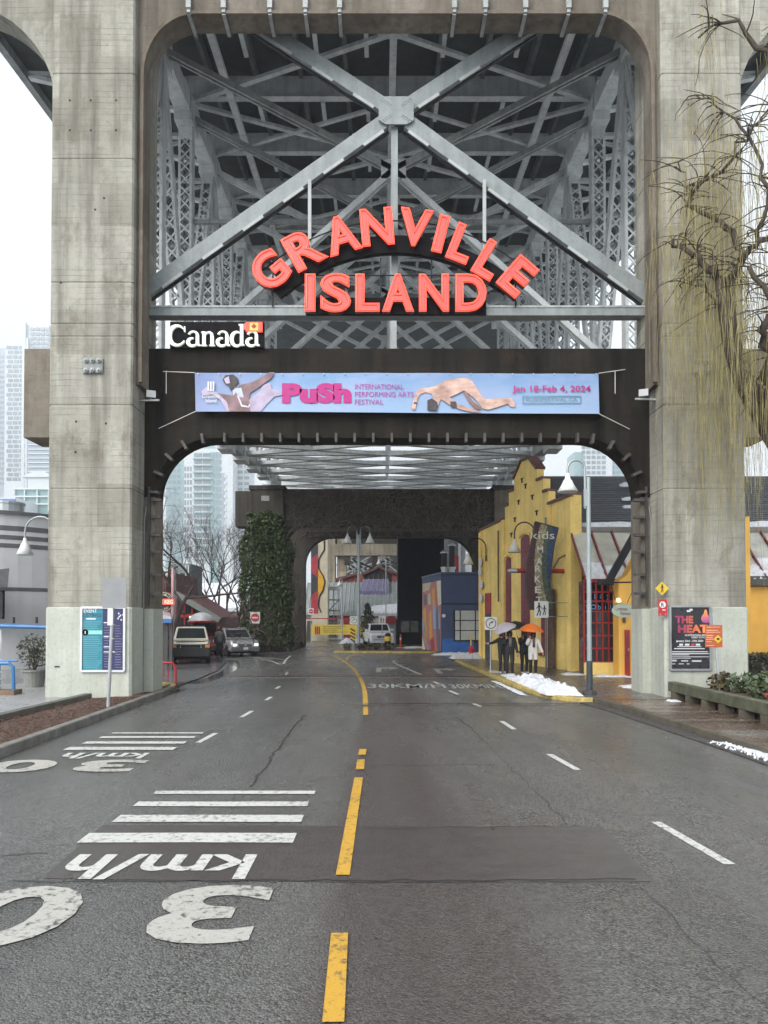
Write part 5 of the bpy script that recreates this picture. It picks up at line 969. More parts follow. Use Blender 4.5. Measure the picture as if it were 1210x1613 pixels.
def bglamp(label, px, py, Y, base_py, s=-1, off=.5):
    t_ = P(px, py, Y); o = thing('street_lamp', label, 'street lamp', (t_.x - s * off, Y, 0), world=True); B().tube([(t_.x - s * off, Y, 0), (t_.x - s * off, Y, t_.z + .3)], .06, 8).go('pole', PGR, o); b = B(); e = hook(b, (t_.x - s * off, Y, t_.z + .2), (s * off, 0, 0), .15, .05); b.go('swan_neck', PGR, o); shade(o, e)
bglamp('distant street lamp in front of the metal roof, left of the double lamp', 535, 920, 72, 990, -1, .25); bglamp('distant street lamp above the white pickup', 597, 886, 74, 990, -1, .7); bglamp('white lamp hanging by the restaurant gable behind the round sign', 265, 904, 46, 1000, -1, .45)
t_ = P(48, 838, 27); o = thing('street_lamp', 'white bell lamp on a curved neck against the grey rotunda', 'street lamp', (P(95, 0, 27).x, 27, .12), world=True); B().tube([(P(95, 0, 27).x, 27, .12), (P(95, 0, 27).x, 27, P(0, 850, 27).z)], .07, 10).go('pole', PGR, o); b = B(); e = hook(b, (P(95, 0, 27).x, 27, P(0, 842, 27).z), (P(48, 0, 27).x - P(95, 0, 27).x, 0, 0), .1, .25); b.go('swan_neck', PGR, o); shade(o, e, .3, .6)
for u, z, lb in ((3.5, 6.0, 'swan-neck wall lamp above the mosaic sign on the yellow facade'), (9.6, 5.9, 'swan-neck wall lamp at the far end of the yellow facade')):
    a = Vector(F(u, .1, z - .3)); o = thing('wall_lamp', lb, 'wall lamp', a, world=True); b = B(); e = hook(b, a, Vector((-1.0, -.25, 0)), .55, .3, .03); b.go('swan_neck', BLACK, o); B().box(a, (.08, .1, .3)).go('wall_plate', BLACK, o); shade(o, e, .3, .6)
# ================================================================ signs
SW = mat('sign_white', (.62, .63, .60), .45, var=.05); SBK = mat('sign_ink', (.012, .012, .012), .5); SRD = mat('sign_red', (.45, .02, .03), .45, var=.1); SYL = mat('sign_yellow', (.62, .42, .03), .45, var=.1); SGY = mat('sign_back', (.24, .25, .26), .6, 0, var=.1)
def plate(par, c, w_, h_, m, name='sign_plate', rot=0.0, Y=0.0): return B().box((c[0], c[1] - Y, c[2]), (w_, .012, h_), M=Matrix.Rotation(rot, 3, 'Y')).go(name, m, par, bevel=.004)
def ring(par, c, r, m, w_=.03, n=24): b = B(); [b.bar((c[0] + r * math.cos(R(a)), c[1], c[2] + r * math.sin(R(a))), (c[0] + r * math.cos(R(a + 15)), c[1], c[2] + r * math.sin(R(a + 15))), w_, .004, up=(0, 1, 0)) for a in range(0, 360, 15)]; return b.go('ring', m, par)
def turn_arrow(par, c, s, m):
    b = B(); pts = [(-.4, -.75), (-.35, -.1), (-.15, .22), (.25, .35)]
    for a, e in zip(pts, pts[1:]): b.bar((c[0] + a[0] * s, c[1], c[2] + a[1] * s), (c[0] + e[0] * s, c[1], c[2] + e[1] * s), .2 * s, .004, up=(0, 1, 0))
    b.xz([(c[0] + x * s, c[2] + z * s) for x, z in ((.15, .75), (.75, .38), (.15, 0))], c[1] - .002, c[1] + .002); b.go('arrow', m, par)
def walker(par, c, s, m, y=0.0, flip=1, name='figure_symbol'):
    b = B(); c = Vector(c); c.y -= y
    def st(pts, w_):
        for a, e in zip(pts, pts[1:]): b.bar(c + Vector((a[0] * flip, 0, a[1])) * s, c + Vector((e[0] * flip, 0, e[1])) * s, w_ * s, .003, up=(0, 1, 0))
    b.lathe([(.13 * s, 0), (.13 * s, .003)], c + Vector((0, 0, .82 * s)), 10, Matrix.Rotation(R(90), 3, 'X'))
    st([(0, .68), (0, .1)], .26); st([(0, .1), (.18, -.35), (.12, -.85)], .15); st([(0, .1), (-.12, -.4), (-.3, -.85)], .15); st([(0, .6), (.28, .3), (.4, .1)], .1); st([(0, .6), (-.24, .3), (-.34, .12)], .1); b.go(name, m, par)
g = G(773, 1060, .12); ts = thing('turn_sign', 'white right-turn sign on a thin post by the yellow building', 'road sign', (g.x, g.y, .12), world=True); c = P(773, 982, g.y)
B().tube([(g.x, g.y, .12), (g.x, g.y, c.z + .25)], .03, 8).go('post', GALV, ts); plate(ts, (c.x, c.y - .05, c.z), .5, .52, SW); ring(ts, (c.x, c.y - .062, c.z), .2, SBK); turn_arrow(ts, (c.x, c.y - .064, c.z), .15, SBK)
Ysc = 30.3; c = P(853, 960, Ysc); sc_ = thing('school_crossing_sign', 'white school crossing sign on two arms beneath the mosaic sign', 'road sign', c, world=True); plate(sc_, c, .58, .68, SW); walker(sc_, c + Vector((-.1, -.012, 0)), .3, SBK); walker(sc_, c + Vector((.12, -.012, -.04)), .23, SBK)
for py in (949, 971): B().bar(P(862, py, Ysc + .03), F(.25, .16, P(0, py, Ysc).z), .03, .03).go('arm', GALV, sc_)
YS_ = 20.56
c = P(1043, 927, YS_); s1 = thing('pedestrian_sign', 'yellow diamond pedestrian sign on the right pillar corner', 'road sign', c, world=True); plate(s1, c, .27, .27, SYL, rot=R(45)); walker(s1, c + Vector((0, -.01, 0)), .13, SBK)
c = P(1044, 957, YS_); s2 = thing('no_parking_sign', 'red no parking sign below the yellow diamond on the pillar', 'road sign', c, world=True); plate(s2, c, .245, .45, SRD); B().lathe([(.09, 0), (.09, .003)], c + Vector((-.005, -.008, .08)), 16, Matrix.Rotation(R(90), 3, 'X')).go('disc', SW, s2); word('R', c + Vector((-.005, -.014, .08)), .08, .11, SBK, s2, off=.02); plate(s2, c + Vector((.03, -.01, -.07)), .09, .03, SW, 'text_line')
for dx in (-.07, .07): plate(s2, c + Vector((dx, -.01, -.19)), .025, .02, SW, 'text_line')
YO = 19.3; c = P(1124.5, 1002, YO); s3 = thing('notice_sign', 'orange-brown notice sign with yellow diamond on a post before the right pillar', 'sign', (P(1125, 0, YO).x, YO, .12), world=True)
B().tube([(P(1125, 0, YO + .05).x, YO + .05, .12), P(1123, 965, YO + .05)], .035, 8).go('post', GALV, s3); plate(s3, (c.x, YO, c.z), .45, .58, mat('rust_orange', (.42, .10, .035), .5, var=.1)); q_ = P(1131, 1007, YO - .01); plate(s3, (q_.x, YO - .012, q_.z), .16, .16, SYL, 'diamond', R(45)); plate(s3, (q_.x, YO - .02, q_.z + .01), .07, .05, SBK, 'symbol')
for i, (yy, w_) in enumerate(((988, .36), (993, .3), (996, .36), (1001, .18), (1004, .16), (1007, .18), (1011, .14), (1017, .2))): q_ = P(1113, yy, YO - .01); plate(s3, (q_.x + w_ / 2, YO - .01, q_.z), w_, .025, mat('pale_orange', (.6, .3, .2), .5), 'text_line')
g = G(173, 1117, .15); g = Vector((-6.62, 18.0, .15)); q_ = lambda px, py: P(px, py, 18.0)
s4 = thing('sign_post', 'slim grey post with blank sign backs in the bark bed by the left pillar', 'road sign', g, world=True)
B().tube([g, (q_(180, 912).x, 18.0, q_(180, 912).z)], .042, 10).go('post', GALV, s4); a, c = q_(163, 911), q_(200, 958); B().span((a.x, 17.94, c.z), (c.x, 17.955, a.z)).go('sign_back', SGY, s4); a, c = q_(172, 958), q_(180, 985); B().span((a.x, 17.9, c.z), (c.x, 17.91, a.z)).go('side_sign', SW, s4)
for py in (945, 955, 985, 1007): p = q_(178, py); B().lathe([(.052, 0), (.052, .03)], (p.x, 18, p.z), 10).go('clamp', GALV, s4)
def noentry(label, px, py, Y, size, post=False):
    c = P(px, py, Y); o = thing('no_entry_sign', label, 'road sign', c, world=True); plate(o, c, size, size * 1.15, SW); B().lathe([(size * .42, 0), (size * .42, .004)], c + Vector((0, -.01, 0)), 20, Matrix.Rotation(R(90), 3, 'X')).go('disc', SRD, o); plate(o, c + Vector((0, -.018, 0)), size * .6, size * .15, SW, 'bar')
    if post: B().tube([(c.x, Y + .05, 0), (c.x, Y + .05, c.z)], .03, 8).go('post', GALV, o)
noentry('red no entry sign on the ivy-covered pier', 402, 973, 50.6, .68); noentry('distant no entry sign at the foot of the mural column', 490, 963, 70, .5, True)
c = P(557, 977, 51.2); o = thing('turn_sign', 'green-ringed turn arrow sign on the island beside the double lamp', 'road sign', (c.x, 51.2, .1), world=True); B().tube([(c.x + .05, 51.25, .1), (c.x + .05, 51.25, c.z)], .035, 8).go('post', GALV, o); plate(o, c, .52, .56, SW); ring(o, c + Vector((0, -.012, 0)), .2, mat('sign_green', (.02, .22, .18), .5), .035); turn_arrow(o, c + Vector((0, -.014, 0)), .14, SBK)
c = P(556, 997, 51.0); o = thing('hazard_marker', 'yellow and black striped hazard board on the traffic island', 'road sign', (c.x, 51, .1), world=True); plate(o, c, .34, .95, SYL)
for i in range(4): z = c.z + .36 - i * .24; B().xz([(c.x - .17, z), (c.x + .17, z - .2), (c.x + .17, z - .32), (c.x - .17, z - .12)], 50.985, 50.99).go('stripe', SBK, o)
B().tube([(c.x, 51.05, .1), (c.x, 51.05, c.z)], .03, 8).go('post', GALV, o)
c = P(602, 977, 54); o = thing('school_crossing_sign', 'distant school crossing sign in front of the white pickup', 'road sign', (c.x, 54, .1), world=True); plate(o, c, .5, .62, SW); walker(o, c + Vector((-.08, -.012, 0)), .25, SBK); walker(o, c + Vector((.1, -.012, -.03)), .19, SBK); B().tube([(c.x, 54.05, .05), (c.x, 54.05, c.z)], .03, 8).go('post', GALV, o)
p = P(611, 1026, 53); o = thing('bollard', 'black bollard with a yellow band on the island kerb', 'bollard', (p.x, 53, .1)); B().lathe([(.26, 0), (.24, .15), (.22, 1.1), (.1, 1.2)], n=14).go('body', BLACK, o); B().lathe([(.245, .62), (.24, .95)], n=14).go('yellow_band', SYL, o)
p = P(631, 1024, 56); o = thing('delineator_post', 'slim orange-red delineator post beside the dark pier', 'bollard', (p.x, 56, 0)); B().lathe([(.12, 0), (.1, .1), (.06, .15), (.055, 1.1), (.02, 1.14)], n=10).go('tube', mat('delineator', (.6, .06, .03), .5), o); B().lathe([(.058, .7), (.058, .9)], n=10).go('reflective_band', WPR, o)
p = P(743, 1040, 42.5); o = thing('fire_hydrant', 'small red hydrant with yellow top at the corner by the snow', 'hydrant', (p.x, 42.6, .12)); B().lathe([(.18, 0), (.18, .06), (.12, .08), (.12, .45), (.16, .47), (.16, .52), (.1, .6), (.03, .66)], n=12).go('barrel', SRD, o); B().tube([(-.2, 0, .36), (.2, 0, .36)], .06, 8).go('outlets', SRD, o); B().lathe([(.05, 0), (.05, 1.3)], (.02, .3, 0), 8).go('yellow_guard', SYL, o)
# traffic island
isl = smooth([(-3.1, 50.4), (3.6, 49.6), (4.3, 51), (3.9, 54), (1.5, 57), (-.6, 57.5), (-2.4, 53)], 1)
B().xy(isl, -.04, .1).go('traffic_island', mat('island_soil', (.07, .06, .05), .8, var=.5, sc=4, bump=.6), kind='structure'); strip(isl + [isl[0]], .22, -.04, .14).go('kerb', YKERB, kind='structure')
for i in range(12):
    x = random.uniform(-2.6, .9); y = random.uniform(51, 53); o = thing('island_plant', 'low dark tufted plant on the traffic island', 'plant', (x, y, .1), group='low plants on the traffic island'); leaves(B(), 60, ball((0, 0, .25), (.35, .3, .3)), .09).go('foliage', LFD if i % 2 else leafmat('brown_leaf', (.05, .035, .02), (.12, .09, .05)), o); b = B(); [b.tube([(0, 0, 0), (random.uniform(-.2, .2), random.uniform(-.2, .2), .4)], .012, 4) for k in range(4)]; b.go('stems', BARK, o)
# round neon restaurant sign, restaurant and poles at the left
YKG = 37.0
kg = thing('round_sign', 'round dark sign with glowing red band and cream lettering by the restaurant', 'sign', P(259, 950, YKG), world=True); c = P(259, 948, YKG)
B().lathe([(.48, 0), (.5, .06), (.46, .08)], c, 24, Matrix.Rotation(R(90), 3, 'X')).go('disc', BLACK, kg); plate(kg, c + Vector((0, -.1, 0)), 1.05, .3, mat('red_glow', (.5, .04, .03), .5, emit=(1, .10, .06), es=.35), 'red_band'); word('THE KEG', c + Vector((0, -.12, 0)), .92, .2, mat('cream_glow', (.7, .5, .4), .5, emit=(1, .5, .35), es=.4), kg, off=.03)
CRM = mat('cream_lettering', (.62, .55, .42), .5)
for s_, sg, in (('GRANVILLE', 1), ('ISLAND', -1)):
    n = len(s_)
    for i, ch in enumerate(s_): a = R((90 + (i - (n - 1) / 2) * -13) if sg > 0 else (270 + (i - (n - 1) / 2) * 13)); word(ch, None, .07, .1, CRM, kg, M=Matrix.Translation(c + Vector((.35 * math.cos(a), -.095, .35 * math.sin(a)))) @ Matrix.Rotation(R(90) - a if sg > 0 else R(270) - a, 4, 'Y') @ Matrix.Rotation(R(90), 4, 'X'), name='letter')
ring(kg, (c.x, c.y - .085, c.z), .46, CRM, .025); B().tube([(P(273, 0, YKG).x + .15, YKG, .03), (P(273, 0, YKG).x + .15, YKG, P(0, 895, YKG).z)], .07, 8).go('pole', mat('red_white_pole', (.5, .3, .3), .5, var=.4, sc=1.5), kg); B().bar(c, (P(273, 0, YKG).x + .15, YKG, c.z), .05, .05).go('arm', BLACK, kg)
kh = thing('restaurant', 'dark red timber restaurant with sloping grey roof and glazed front', 'building', P(280, 1000, 50), world=True); YKR = 52.0
KRW = mat('dark_red_timber', (.12, .03, .03), .6, var=.3)
B().xz(pp([(236, 1040), (236, 900), (262, 900), (262, 932), (279, 935), (337, 972), (337, 1030)], YKR), YKR, YKR + 9).go('walls', KRW, kh)
b = B(); b.add([P(277, 933, YKR - .6), P(346, 975, YKR - .6), P(346, 975, YKR + 9.5), P(277, 933, YKR + 9.5)], [(0, 1, 2, 3)]); b.go('roof', mat('grey_shingle', (.16, .17, .17), .6, var=.2), kh); B().bar(P(277, 935, YKR - .7), P(347, 977, YKR - .7), .35, .6, up=(0, 1, 0)).go('roof_edge', mat('sage_fascia', (.20, .22, .20), .6), kh)
B().xz(pp([(280, 968), (280, 942), (300, 953), (328, 968)], YKR), YKR - .06, YKR - .02).go('gable_window', GLS, kh); B().span(P(280, 1010, YKR - .06), P(327, 974, YKR - .02)).go('front_window', GLS, kh)
for px in (291, 303, 316): B().bar(P(px, 950, YKR - .1), P(px, 1005, YKR - .1), .12, .1, up=(0, 1, 0)).go('mullion', REDP, kh)
B().bar(P(280, 970, YKR - .1), P(330, 970, YKR - .1), .14, .22).go('transom', REDP, kh)
for px, py in ((300, 972), (306, 971), (328, 977), (327, 985)): B().box(P(px, py, YKR - .2), (.14, .1, .14)).go('warm_bulb', mat('bulb', (.9, .8, .6), .4, emit=(1, .8, .5), es=.6), kh)
tk = thing('tall_timber_block', 'tall teal-grey and maroon block with narrow windows behind the round sign', 'building', P(285, 990, 60), world=True); a, c = P(268, 888, 62), P(300, 1000, 62); B().span((a.x, 62, 0), (c.x, 66, a.z)).go('walls', mat('teal_grey', (.16, .20, .20), .6, var=.15), tk); B().span(P(284, 932, 61.95), P(291, 903, 61.99)).go('window', GLS, tk); B().span(P(280, 937, 61.7), P(297, 931, 61.9)).go('canopy', SRD, tk); 
for px in (293, 297): B().bar(P(px, 890, 61.9), P(px, 930, 61.9), .12, .1, up=(0, 1, 0)).go('trim', GALV, tk)
ca = thing('patio_canopy', 'low snowy patio canopy on blue and dark posts by the near portal jamb', 'canopy', P(250, 1000, 33), world=True)
B().add([P(226, 958, 33), P(270, 972, 33), P(270, 977, 33), P(226, 980, 33), P(226, 950, 38), P(268, 965, 38)], [(0, 1, 5, 4), (0, 3, 2, 1)]).go('canopy_roof', mat('snowy_canvas', (.45, .40, .42), .6, var=.3), ca); B().bar(P(238, 978, 33), P(271, 978, 33), .12, .18).go('fascia', BLP, ca)
for px in (240, 254, 263, 270): p = P(px, 978, 33.2); B().bar((p.x, 33.2, .03), p, .12, .12, up=(0, 1, 0)).go('post', DGR if px > 245 else mat('brown_post', (.15, .09, .05), .7), ca)
B().span((P(236, 0, 36).x, 36, .03), (P(268, 0, 36).x, 36.1, P(0, 985, 36).z)).go('back_screen', DGR, ca)
g = G(250, 1075); rk = thing('bike_rack', 'red tubular bicycle rack beside the left pillar', 'bike rack', (P(260, 0, 26.5).x, 26.5, .03)); B().tube([(-.75, 0, 0), (-.75, 0, .6), (-.65, 0, .7), (.4, 0, .7), (.52, 0, .6), (.54, 0, 0)], .045, 8).go('hoop', SRD, rk)
for x in (-.45, -.2, .1): B().tube([(x, 0, .68), (x, 0, .15), (x + .18, 0, .15), (x + .18, 0, .5)], .018, 6).go('inner_bar', SRD, rk)
# ================================================================ vehicles
TYR = mat('tyre', (.015, .015, .016), .8); RIMM = mat('alloy', (.35, .36, .37), .35, .7); WSG = mat('car_glass', (.02, .025, .03), .05, var=.2); HLM = mat('headlamp', (.6, .62, .62), .1, var=.1); PLT = mat('plate_white', (.6, .6, .62), .5)
def car(name, label, loc, rz, W, L, H, hood, belt, cab0, roof0, roof1, cab1, col, low, clad=None, group=None, bed=None):
    o = thing(name, label, 'car' if bed is None else 'pickup truck', loc, rz); w = W / 2
    def ringv(y, hw, z0, z1): return [(-hw * .9, y, z0), (-hw, y, z0 + .1), (-hw, y, z1 - .12), (-hw * .92, y, z1), (hw * .92, y, z1), (hw, y, z1 - .12), (hw, y, z0 + .1), (hw * .9, y, z0)]
    secs = [(-L / 2, w * .84, .42, hood - .22), (-L / 2 + .1, w * .95, .34, hood - .09), (-L / 2 + .35, w * .99, .3, hood - .03), (cab0, w, .3, hood + .02), (cab0 + .25, w, .3, belt), (L / 2 - .35 if bed is None else cab1, w, .3, belt), (L / 2 - .06, w * .97, .36, (belt if bed is None else bed) - .02), (L / 2, w * .9, .45, (belt if bed is None else bed) - .15)]
    vs = sum((ringv(*s) for s in secs), []); k = len(secs); fs = [(i * 8 + j, i * 8 + (j + 1) % 8, i * 8 + 8 + (j + 1) % 8, i * 8 + 8 + j) for i in range(k - 1) for j in range(8)] + [tuple(range(8))[::-1], tuple(range(8 * k - 8, 8 * k))]
    B().add(vs, fs).go('body', col, o, bevel=.04)
    b0, t0 = w * .95, w * .78
    cv = [(-b0, cab0, belt - .04), (b0, cab0, belt - .04), (b0, cab1, belt - .04), (-b0, cab1, belt - .04), (-t0, roof0, H), (t0, roof0, H), (t0, roof1, H), (-t0, roof1, H)]
    B().add(cv, [(0, 1, 5, 4), (1, 2, 6, 5), (2, 3, 7, 6), (3, 0, 4, 7), (4, 5, 6, 7)]).go('cabin', col, o, bevel=.05)
    V = [Vector(v) for v in cv]
    def panel(a, b_, c, d, u0, u1, v0, v1, nm, n):
        q = [a.lerp(b_, u).lerp(d.lerp(c, u), v) + Vector(n) * .012 for u, v in ((u0, v0), (u1, v0), (u1, v1), (u0, v1))]; B().add(q, [(0, 1, 2, 3)]).go(nm, WSG, o)
    panel(V[0], V[1], V[5], V[4], .07, .93, .12, .9, 'windscreen', (0, -1, .3)); panel(V[3], V[2], V[6], V[7], .1, .9, .2, .88, 'rear_window', (0, 1, .3))
    for A_, B_, C_2, D_, n in ((V[1], V[2], V[6], V[5], (1, 0, .2)), (V[0], V[3], V[7], V[4], (-1, 0, .2))):
        for u0, u1 in (((.1, .42), (.47, .72), (.76, .93)) if bed is None else ((.12, .5), (.55, .92))): panel(A_, B_, C_2, D_, u0, u1, .14, .86, 'side_window', n)
    B().box((0, -L / 2 - .01, .46), (W * .93, .14, .26)).go('front_bumper', low, o, bevel=.03); B().box((0, L / 2 + .01, .46), (W * .93, .14, .26)).go('rear_bumper', low, o, bevel=.03)
    gr = B().box((0, -L / 2 - .03, hood - .33), (W * .42, .05, .2)).go('grille', DGR, o)
    for i in range(3): B().box((0, -L / 2 - .062, hood - .4 + i * .07), (W * .4, .015, .015)).go('grille_bar', GALV, gr)
    for s in (-1, 1):
        B().box((s * W * .35, -L / 2 + .02, hood - .3), (W * .19, .1, .17)).go('headlight', HLM, o, bevel=.03); B().box((s * (w + .1), cab0 + .25, belt + .08), (.2, .1, .16)).go('mirror', low, o, bevel=.03); B().box((s * W * .38, L / 2 - .02, belt - .2), (W * .12, .08, .25)).go('tail_light', SRD, o)
        for y in (-L / 2 + .85, L / 2 - .95):
            Mx = Matrix.Rotation(R(90), 3, 'Y'); wh = B().lathe([(.22, -.1), (.34, -.12), (.38, -.06), (.38, .06), (.34, .12), (.22, .1)], (s * (w - .1), y, .38), 18, Mx).go('wheel', TYR, o); B().lathe([(.22, -.095), (.21, 0), (.22, .095)], (s * (w - .1), y, .38), 14, Mx).go('rim', RIMM, wh)
            if clad: B().lathe([(.5, -.03), (.5, .05), (.38, .05), (.38, -.03)], (s * (w - .02), y, .42), 16, Mx).go('wheel_arch', clad, o)
    plate(o, (0, -L / 2 - .1, .52), .3, .15, PLT, 'number_plate'); B().box((0, 0, .27), (W * .8, L * .8, .12)).go('chassis', BLACK, o)
    return o
CRMP = mat('cream_car_paint', (.58, .55, .46), .3, var=.03, coat=.5); SLV = mat('silver_car_paint', (.46, .48, .50), .25, .4, var=.04, coat=.6); WCP = mat('white_car_paint', (.68, .70, .72), .3, var=.03, coat=.5); RCP = mat('red_car_paint', (.30, .02, .03), .3, var=.05, coat=.5); BPL = mat('black_plastic', (.018, .018, .019), .6)
def cpos(px, py, h, z): g = G(px, py, z); k = (g.y + h) / g.y; return (g.x * k, g.y + h, z)
g = G(303, 1046); v1 = car('parked_suv', 'cream off-road SUV with black bull bar parked nose-on by the patio', cpos(301, 1046, 2.2, .03), R(14), 1.9, 4.6, 1.85, 1.12, 1.22, -.75, -.35, 1.95, 2.1, CRMP, BPL, BPL)
b = B(); b.tube([(-.5, -2.5, .5), (-.5, -2.5, 1.0), (.5, -2.5, 1.0), (.5, -2.5, .5)], .035, 8); b.tube([(-.5, -2.5, .78), (.5, -2.5, .78)], .03, 8); b.go('bull_bar', GALV, v1); B().box((0, -2.42, .6), (1.88, .24, .46)).go('black_valance', BPL, v1, bevel=.04); B().box((0, -2.335, .9), (1.8, .1, .2)).go('grille_band', BPL, v1); b = B(); [b.bar((-.7, y, 1.93), (.7, y, 1.93), .04, .04) for y in (-.3, .5, 1.3)]; [b.bar((s * .7, -.35, 1.93), (s * .7, 1.6, 1.93), .04, .06) for s in (-1, 1)]; b.go('roof_rack', BLACK, v1)
for s in (-1, 1): B().box((s * .8, -2.4, .9), (.2, .06, .14)).go('indicator', mat('amber', (.6, .2, .03), .4), v1)
B().box((0, -1.3, 1.15), (1.5, 1.2, .02)).go('white_bonnet_top', CRMP, v1)
g = G(325, 1040); v2 = car('parked_van', 'red van behind the cream SUV with a canoe on its roof', (P(322, 975, 48).x, 48, .03), R(14), 1.95, 4.9, 2.05, 1.2, 1.35, -1.2, -.8, 2.2, 2.35, RCP, BPL)
cn = thing('canoe', 'white and red upturned canoe strapped on the roof of the red van', 'canoe', (P(318, 975, 47).x, 47, 2.12), R(14)); prof = [(-2.4, .03, .06), (-2.1, .28, .25), (-1.2, .48, .36), (0, .55, .4), (1.2, .48, .36), (2.1, .28, .25), (2.4, .03, .06)]
vs = []
for y, w_, h_ in prof: vs += [(w_ * math.cos(R(a)) * 1.5, y * .9, h_ * math.sin(R(a)) * 1.5) for a in range(0, 181, 20)]
hull = B().add(vs, [(i * 10 + j, i * 10 + j + 1, i * 10 + 11 + j, i * 10 + 10 + j) for i in range(6) for j in range(9)]).go('hull', mat('canoe_white', (.65, .66, .68), .4), cn, smooth=True); B().add([(v[0] * 1.03, v[1] * 1.01, v[2] - .005) for v in vs if v[2] < .36], []).v
b = B(); [b.tube([(s * w_ * 1.52, y * .9, .02) for y, w_, h_ in prof], .07, 6) for s in (-1, 1)]; b.go('gunwale', SRD, cn); b = B(); [b.box((0, y, .02), (1.4, .08, .05)) for y in (-.8, .8)]; b.go('thwart', TIMB, cn)
g = G(371, 1035); v3 = car('silver_suv', 'silver SUV with lit headlights driving out beside the ivy pier', cpos(370, 1035, 2.2, 0), R(27), 1.88, 4.6, 1.68, 1.02, 1.12, -.9, -.1, 1.7, 2.15, SLV, mat('grey_bumper', (.12, .12, .125), .5))
for s in (-1, 1): B().box((s * .66, -2.36, .73), (.2, .03, .1)).go('lit_lamp', mat('lit_headlamp', (.9, .9, .9), .2, emit=(1, .96, .88), es=1.6), v3)
B().lathe([(.07, 0), (.07, .01)], (0, -2.36, .72), 12, Matrix.Rotation(R(90), 3, 'X')).go('badge', GALV, v3)
b = B(); [b.bar((s * .62, -.2, 1.73), (s * .62, 1.5, 1.73), .04, .05) for s in (-1, 1)]; b.go('roof_rail', GALV, v3)
g = G(595, 1019); v4 = car('white_pickup', 'white pickup truck facing the camera beyond the traffic island', (g.x, g.y + 2.4, 0), R(8), 2.0, 5.4, 1.9, 1.18, 1.28, -1.1, -.6, .7, .95, WCP, WCP, None, None, 1.2)
b = B(); b.bar((-.8, -2.78, .62), (.8, -2.78, .62), .06, .12); b.go('chrome_bumper', GALV, v4)
# ================================================================ far towers
def tower(label, Y, x0, x1, ytop, m, depth=30):
    a, c = P(x0, ytop, Y), P(x1, 975, Y); o = thing('apartment_tower', label, 'building', ((a.x + c.x) / 2, Y, 0), world=True); B().span((a.x, Y, -.05), (c.x, Y + depth, a.z)).go('walls', m, o); return o
TW = mat('pale_tower_wall', (.58, .62, .63), .6, var=.06, sc=.02); TG = mat('green_glass', (.22, .36, .36), .2, var=.15, sc=.03); TB = mat('tower_window', (.18, .23, .26), .2, var=.3, sc=.05); TGR = mat('grey_tower', (.30, .35, .40), .5, var=.1, sc=.02)
WD = {}
def cells(o, Y, xs, ys, w, h, m, par=None, stag=0.0):
    kx_ = Y / FPX; key = (m.name, round(w * kx_, 2), round(h * kx_, 2))
    if key not in WD: WD[key] = B().box((0, 0, 0), (w * kx_, .6, h * kx_)).data('window', m)
    for j, y in enumerate(ys):
        for x in xs: p = P(x + w / 2 + (stag if j % 2 else 0), y + h / 2, Y); ob('window', WD[key], o, loc=(p.x - WM_LOC(o).x, Y - .2 - WM_LOC(o).y, p.z - WM_LOC(o).z))
def WM_LOC(o): return Vector((0, 0, 0))
Y1 = 850.0
t1 = tower('hazy white tower with staggered brick-like windows left of the near pillar', Y1, 9, 40, 532, TW)
B().span((P(22, 0, Y1).x, Y1 + 3, 0), (P(80, 0, Y1).x, Y1 + 28, P(0, 510, Y1).z)).go('upper_block', TW, t1)
cells(t1, Y1, (10.5, 20, 29.5), [545 + 7.4 * i for i in range(29)], 7.6, 5.2, TB, stag=2.2)
B().span((P(41, 0, Y1).x, Y1 - .6, 0), (P(46, 0, Y1).x, Y1 + 3, P(0, 507, Y1).z)).go('fin', TW, t1)
cells(t1, Y1 + 2.5, (48, 56, 64, 72), [516 + 7.4 * i for i in range(33)], 6.4, 4.6, TB)
t2 = tower('tall hazy grey slab block at the far left edge of the sky', 1000.0, -40, 8, 548, TGR)
cells(t2, 1000.0, (-14, -6), [560 + 8 * i for i in range(26)], 12, 3.4, TB)
t3 = tower('dull grey-blue block with horizontal bands under the concrete beam end', 430.0, 44, 95, 690, TGR)
for i in range(9): a = P(44, 700 + 7 * i, 429.6); c = P(82, 701.4 + 7 * i, 429.6); B().span((a.x, 429.4, c.z), (c.x, 429.9, a.z)).go('band', TW, t3)
t4 = tower('low white arched-roof hall at the foot of the far left towers', 380.0, 44, 95, 752, TW); B().xz([(P(44 + 50 * i / 12, 0, 380).x, P(0, 752 - 10 * math.sin(math.pi * i / 12), 380).z) for i in range(13)], 379, 400).go('barrel_roof', TW, t4)
t5 = tower('low green glass block with snowy roof above the grey rotunda', 320.0, 22, 95, 770, TG)
for px in (22, 38, 58, 76): a = P(px, 770, 319); c = P(px + 1.2, 805, 319); B().span((a.x, 318.8, c.z), (c.x, 319.6, a.z)).go('mullion', TW, t5)
for py in (770, 782, 794): a = P(22, py - 1, 319); c = P(95, py + 1, 319); B().span((a.x, 318.6, c.z), (c.x, 319.4, a.z)).go('floor_band', TW, t5)
t6 = tower('low snowy rooftops with a blue fascia at the left edge', 300.0, -40, 22, 783, TW); a, c = P(-40, 786, 299), P(24, 793, 299); B().span((a.x, 298.7, c.z), (c.x, 299.5, a.z)).go('fascia', mat('blue_fascia', (.08, .16, .38), .5), t6)
Y2 = 720.0
g1 = tower('pale green glass apartment tower with balconies seen through the left arch', Y2, 290, 366, 712, TW)
B().xz([(P(x, 0, Y2).x, P(0, y, Y2).z) for x, y in ((300, 712), (305, 706), (345, 706), (350, 712))], Y2 + 2, Y2 + 20).go('penthouse', TW, g1); B().xz([(P(x, 0, Y2).x, P(0, y, Y2).z) for x, y in ((298, 707), (312, 693), (332, 693), (345, 707))], Y2 + 3, Y2 + 18).go('glass_roof', TG, g1)
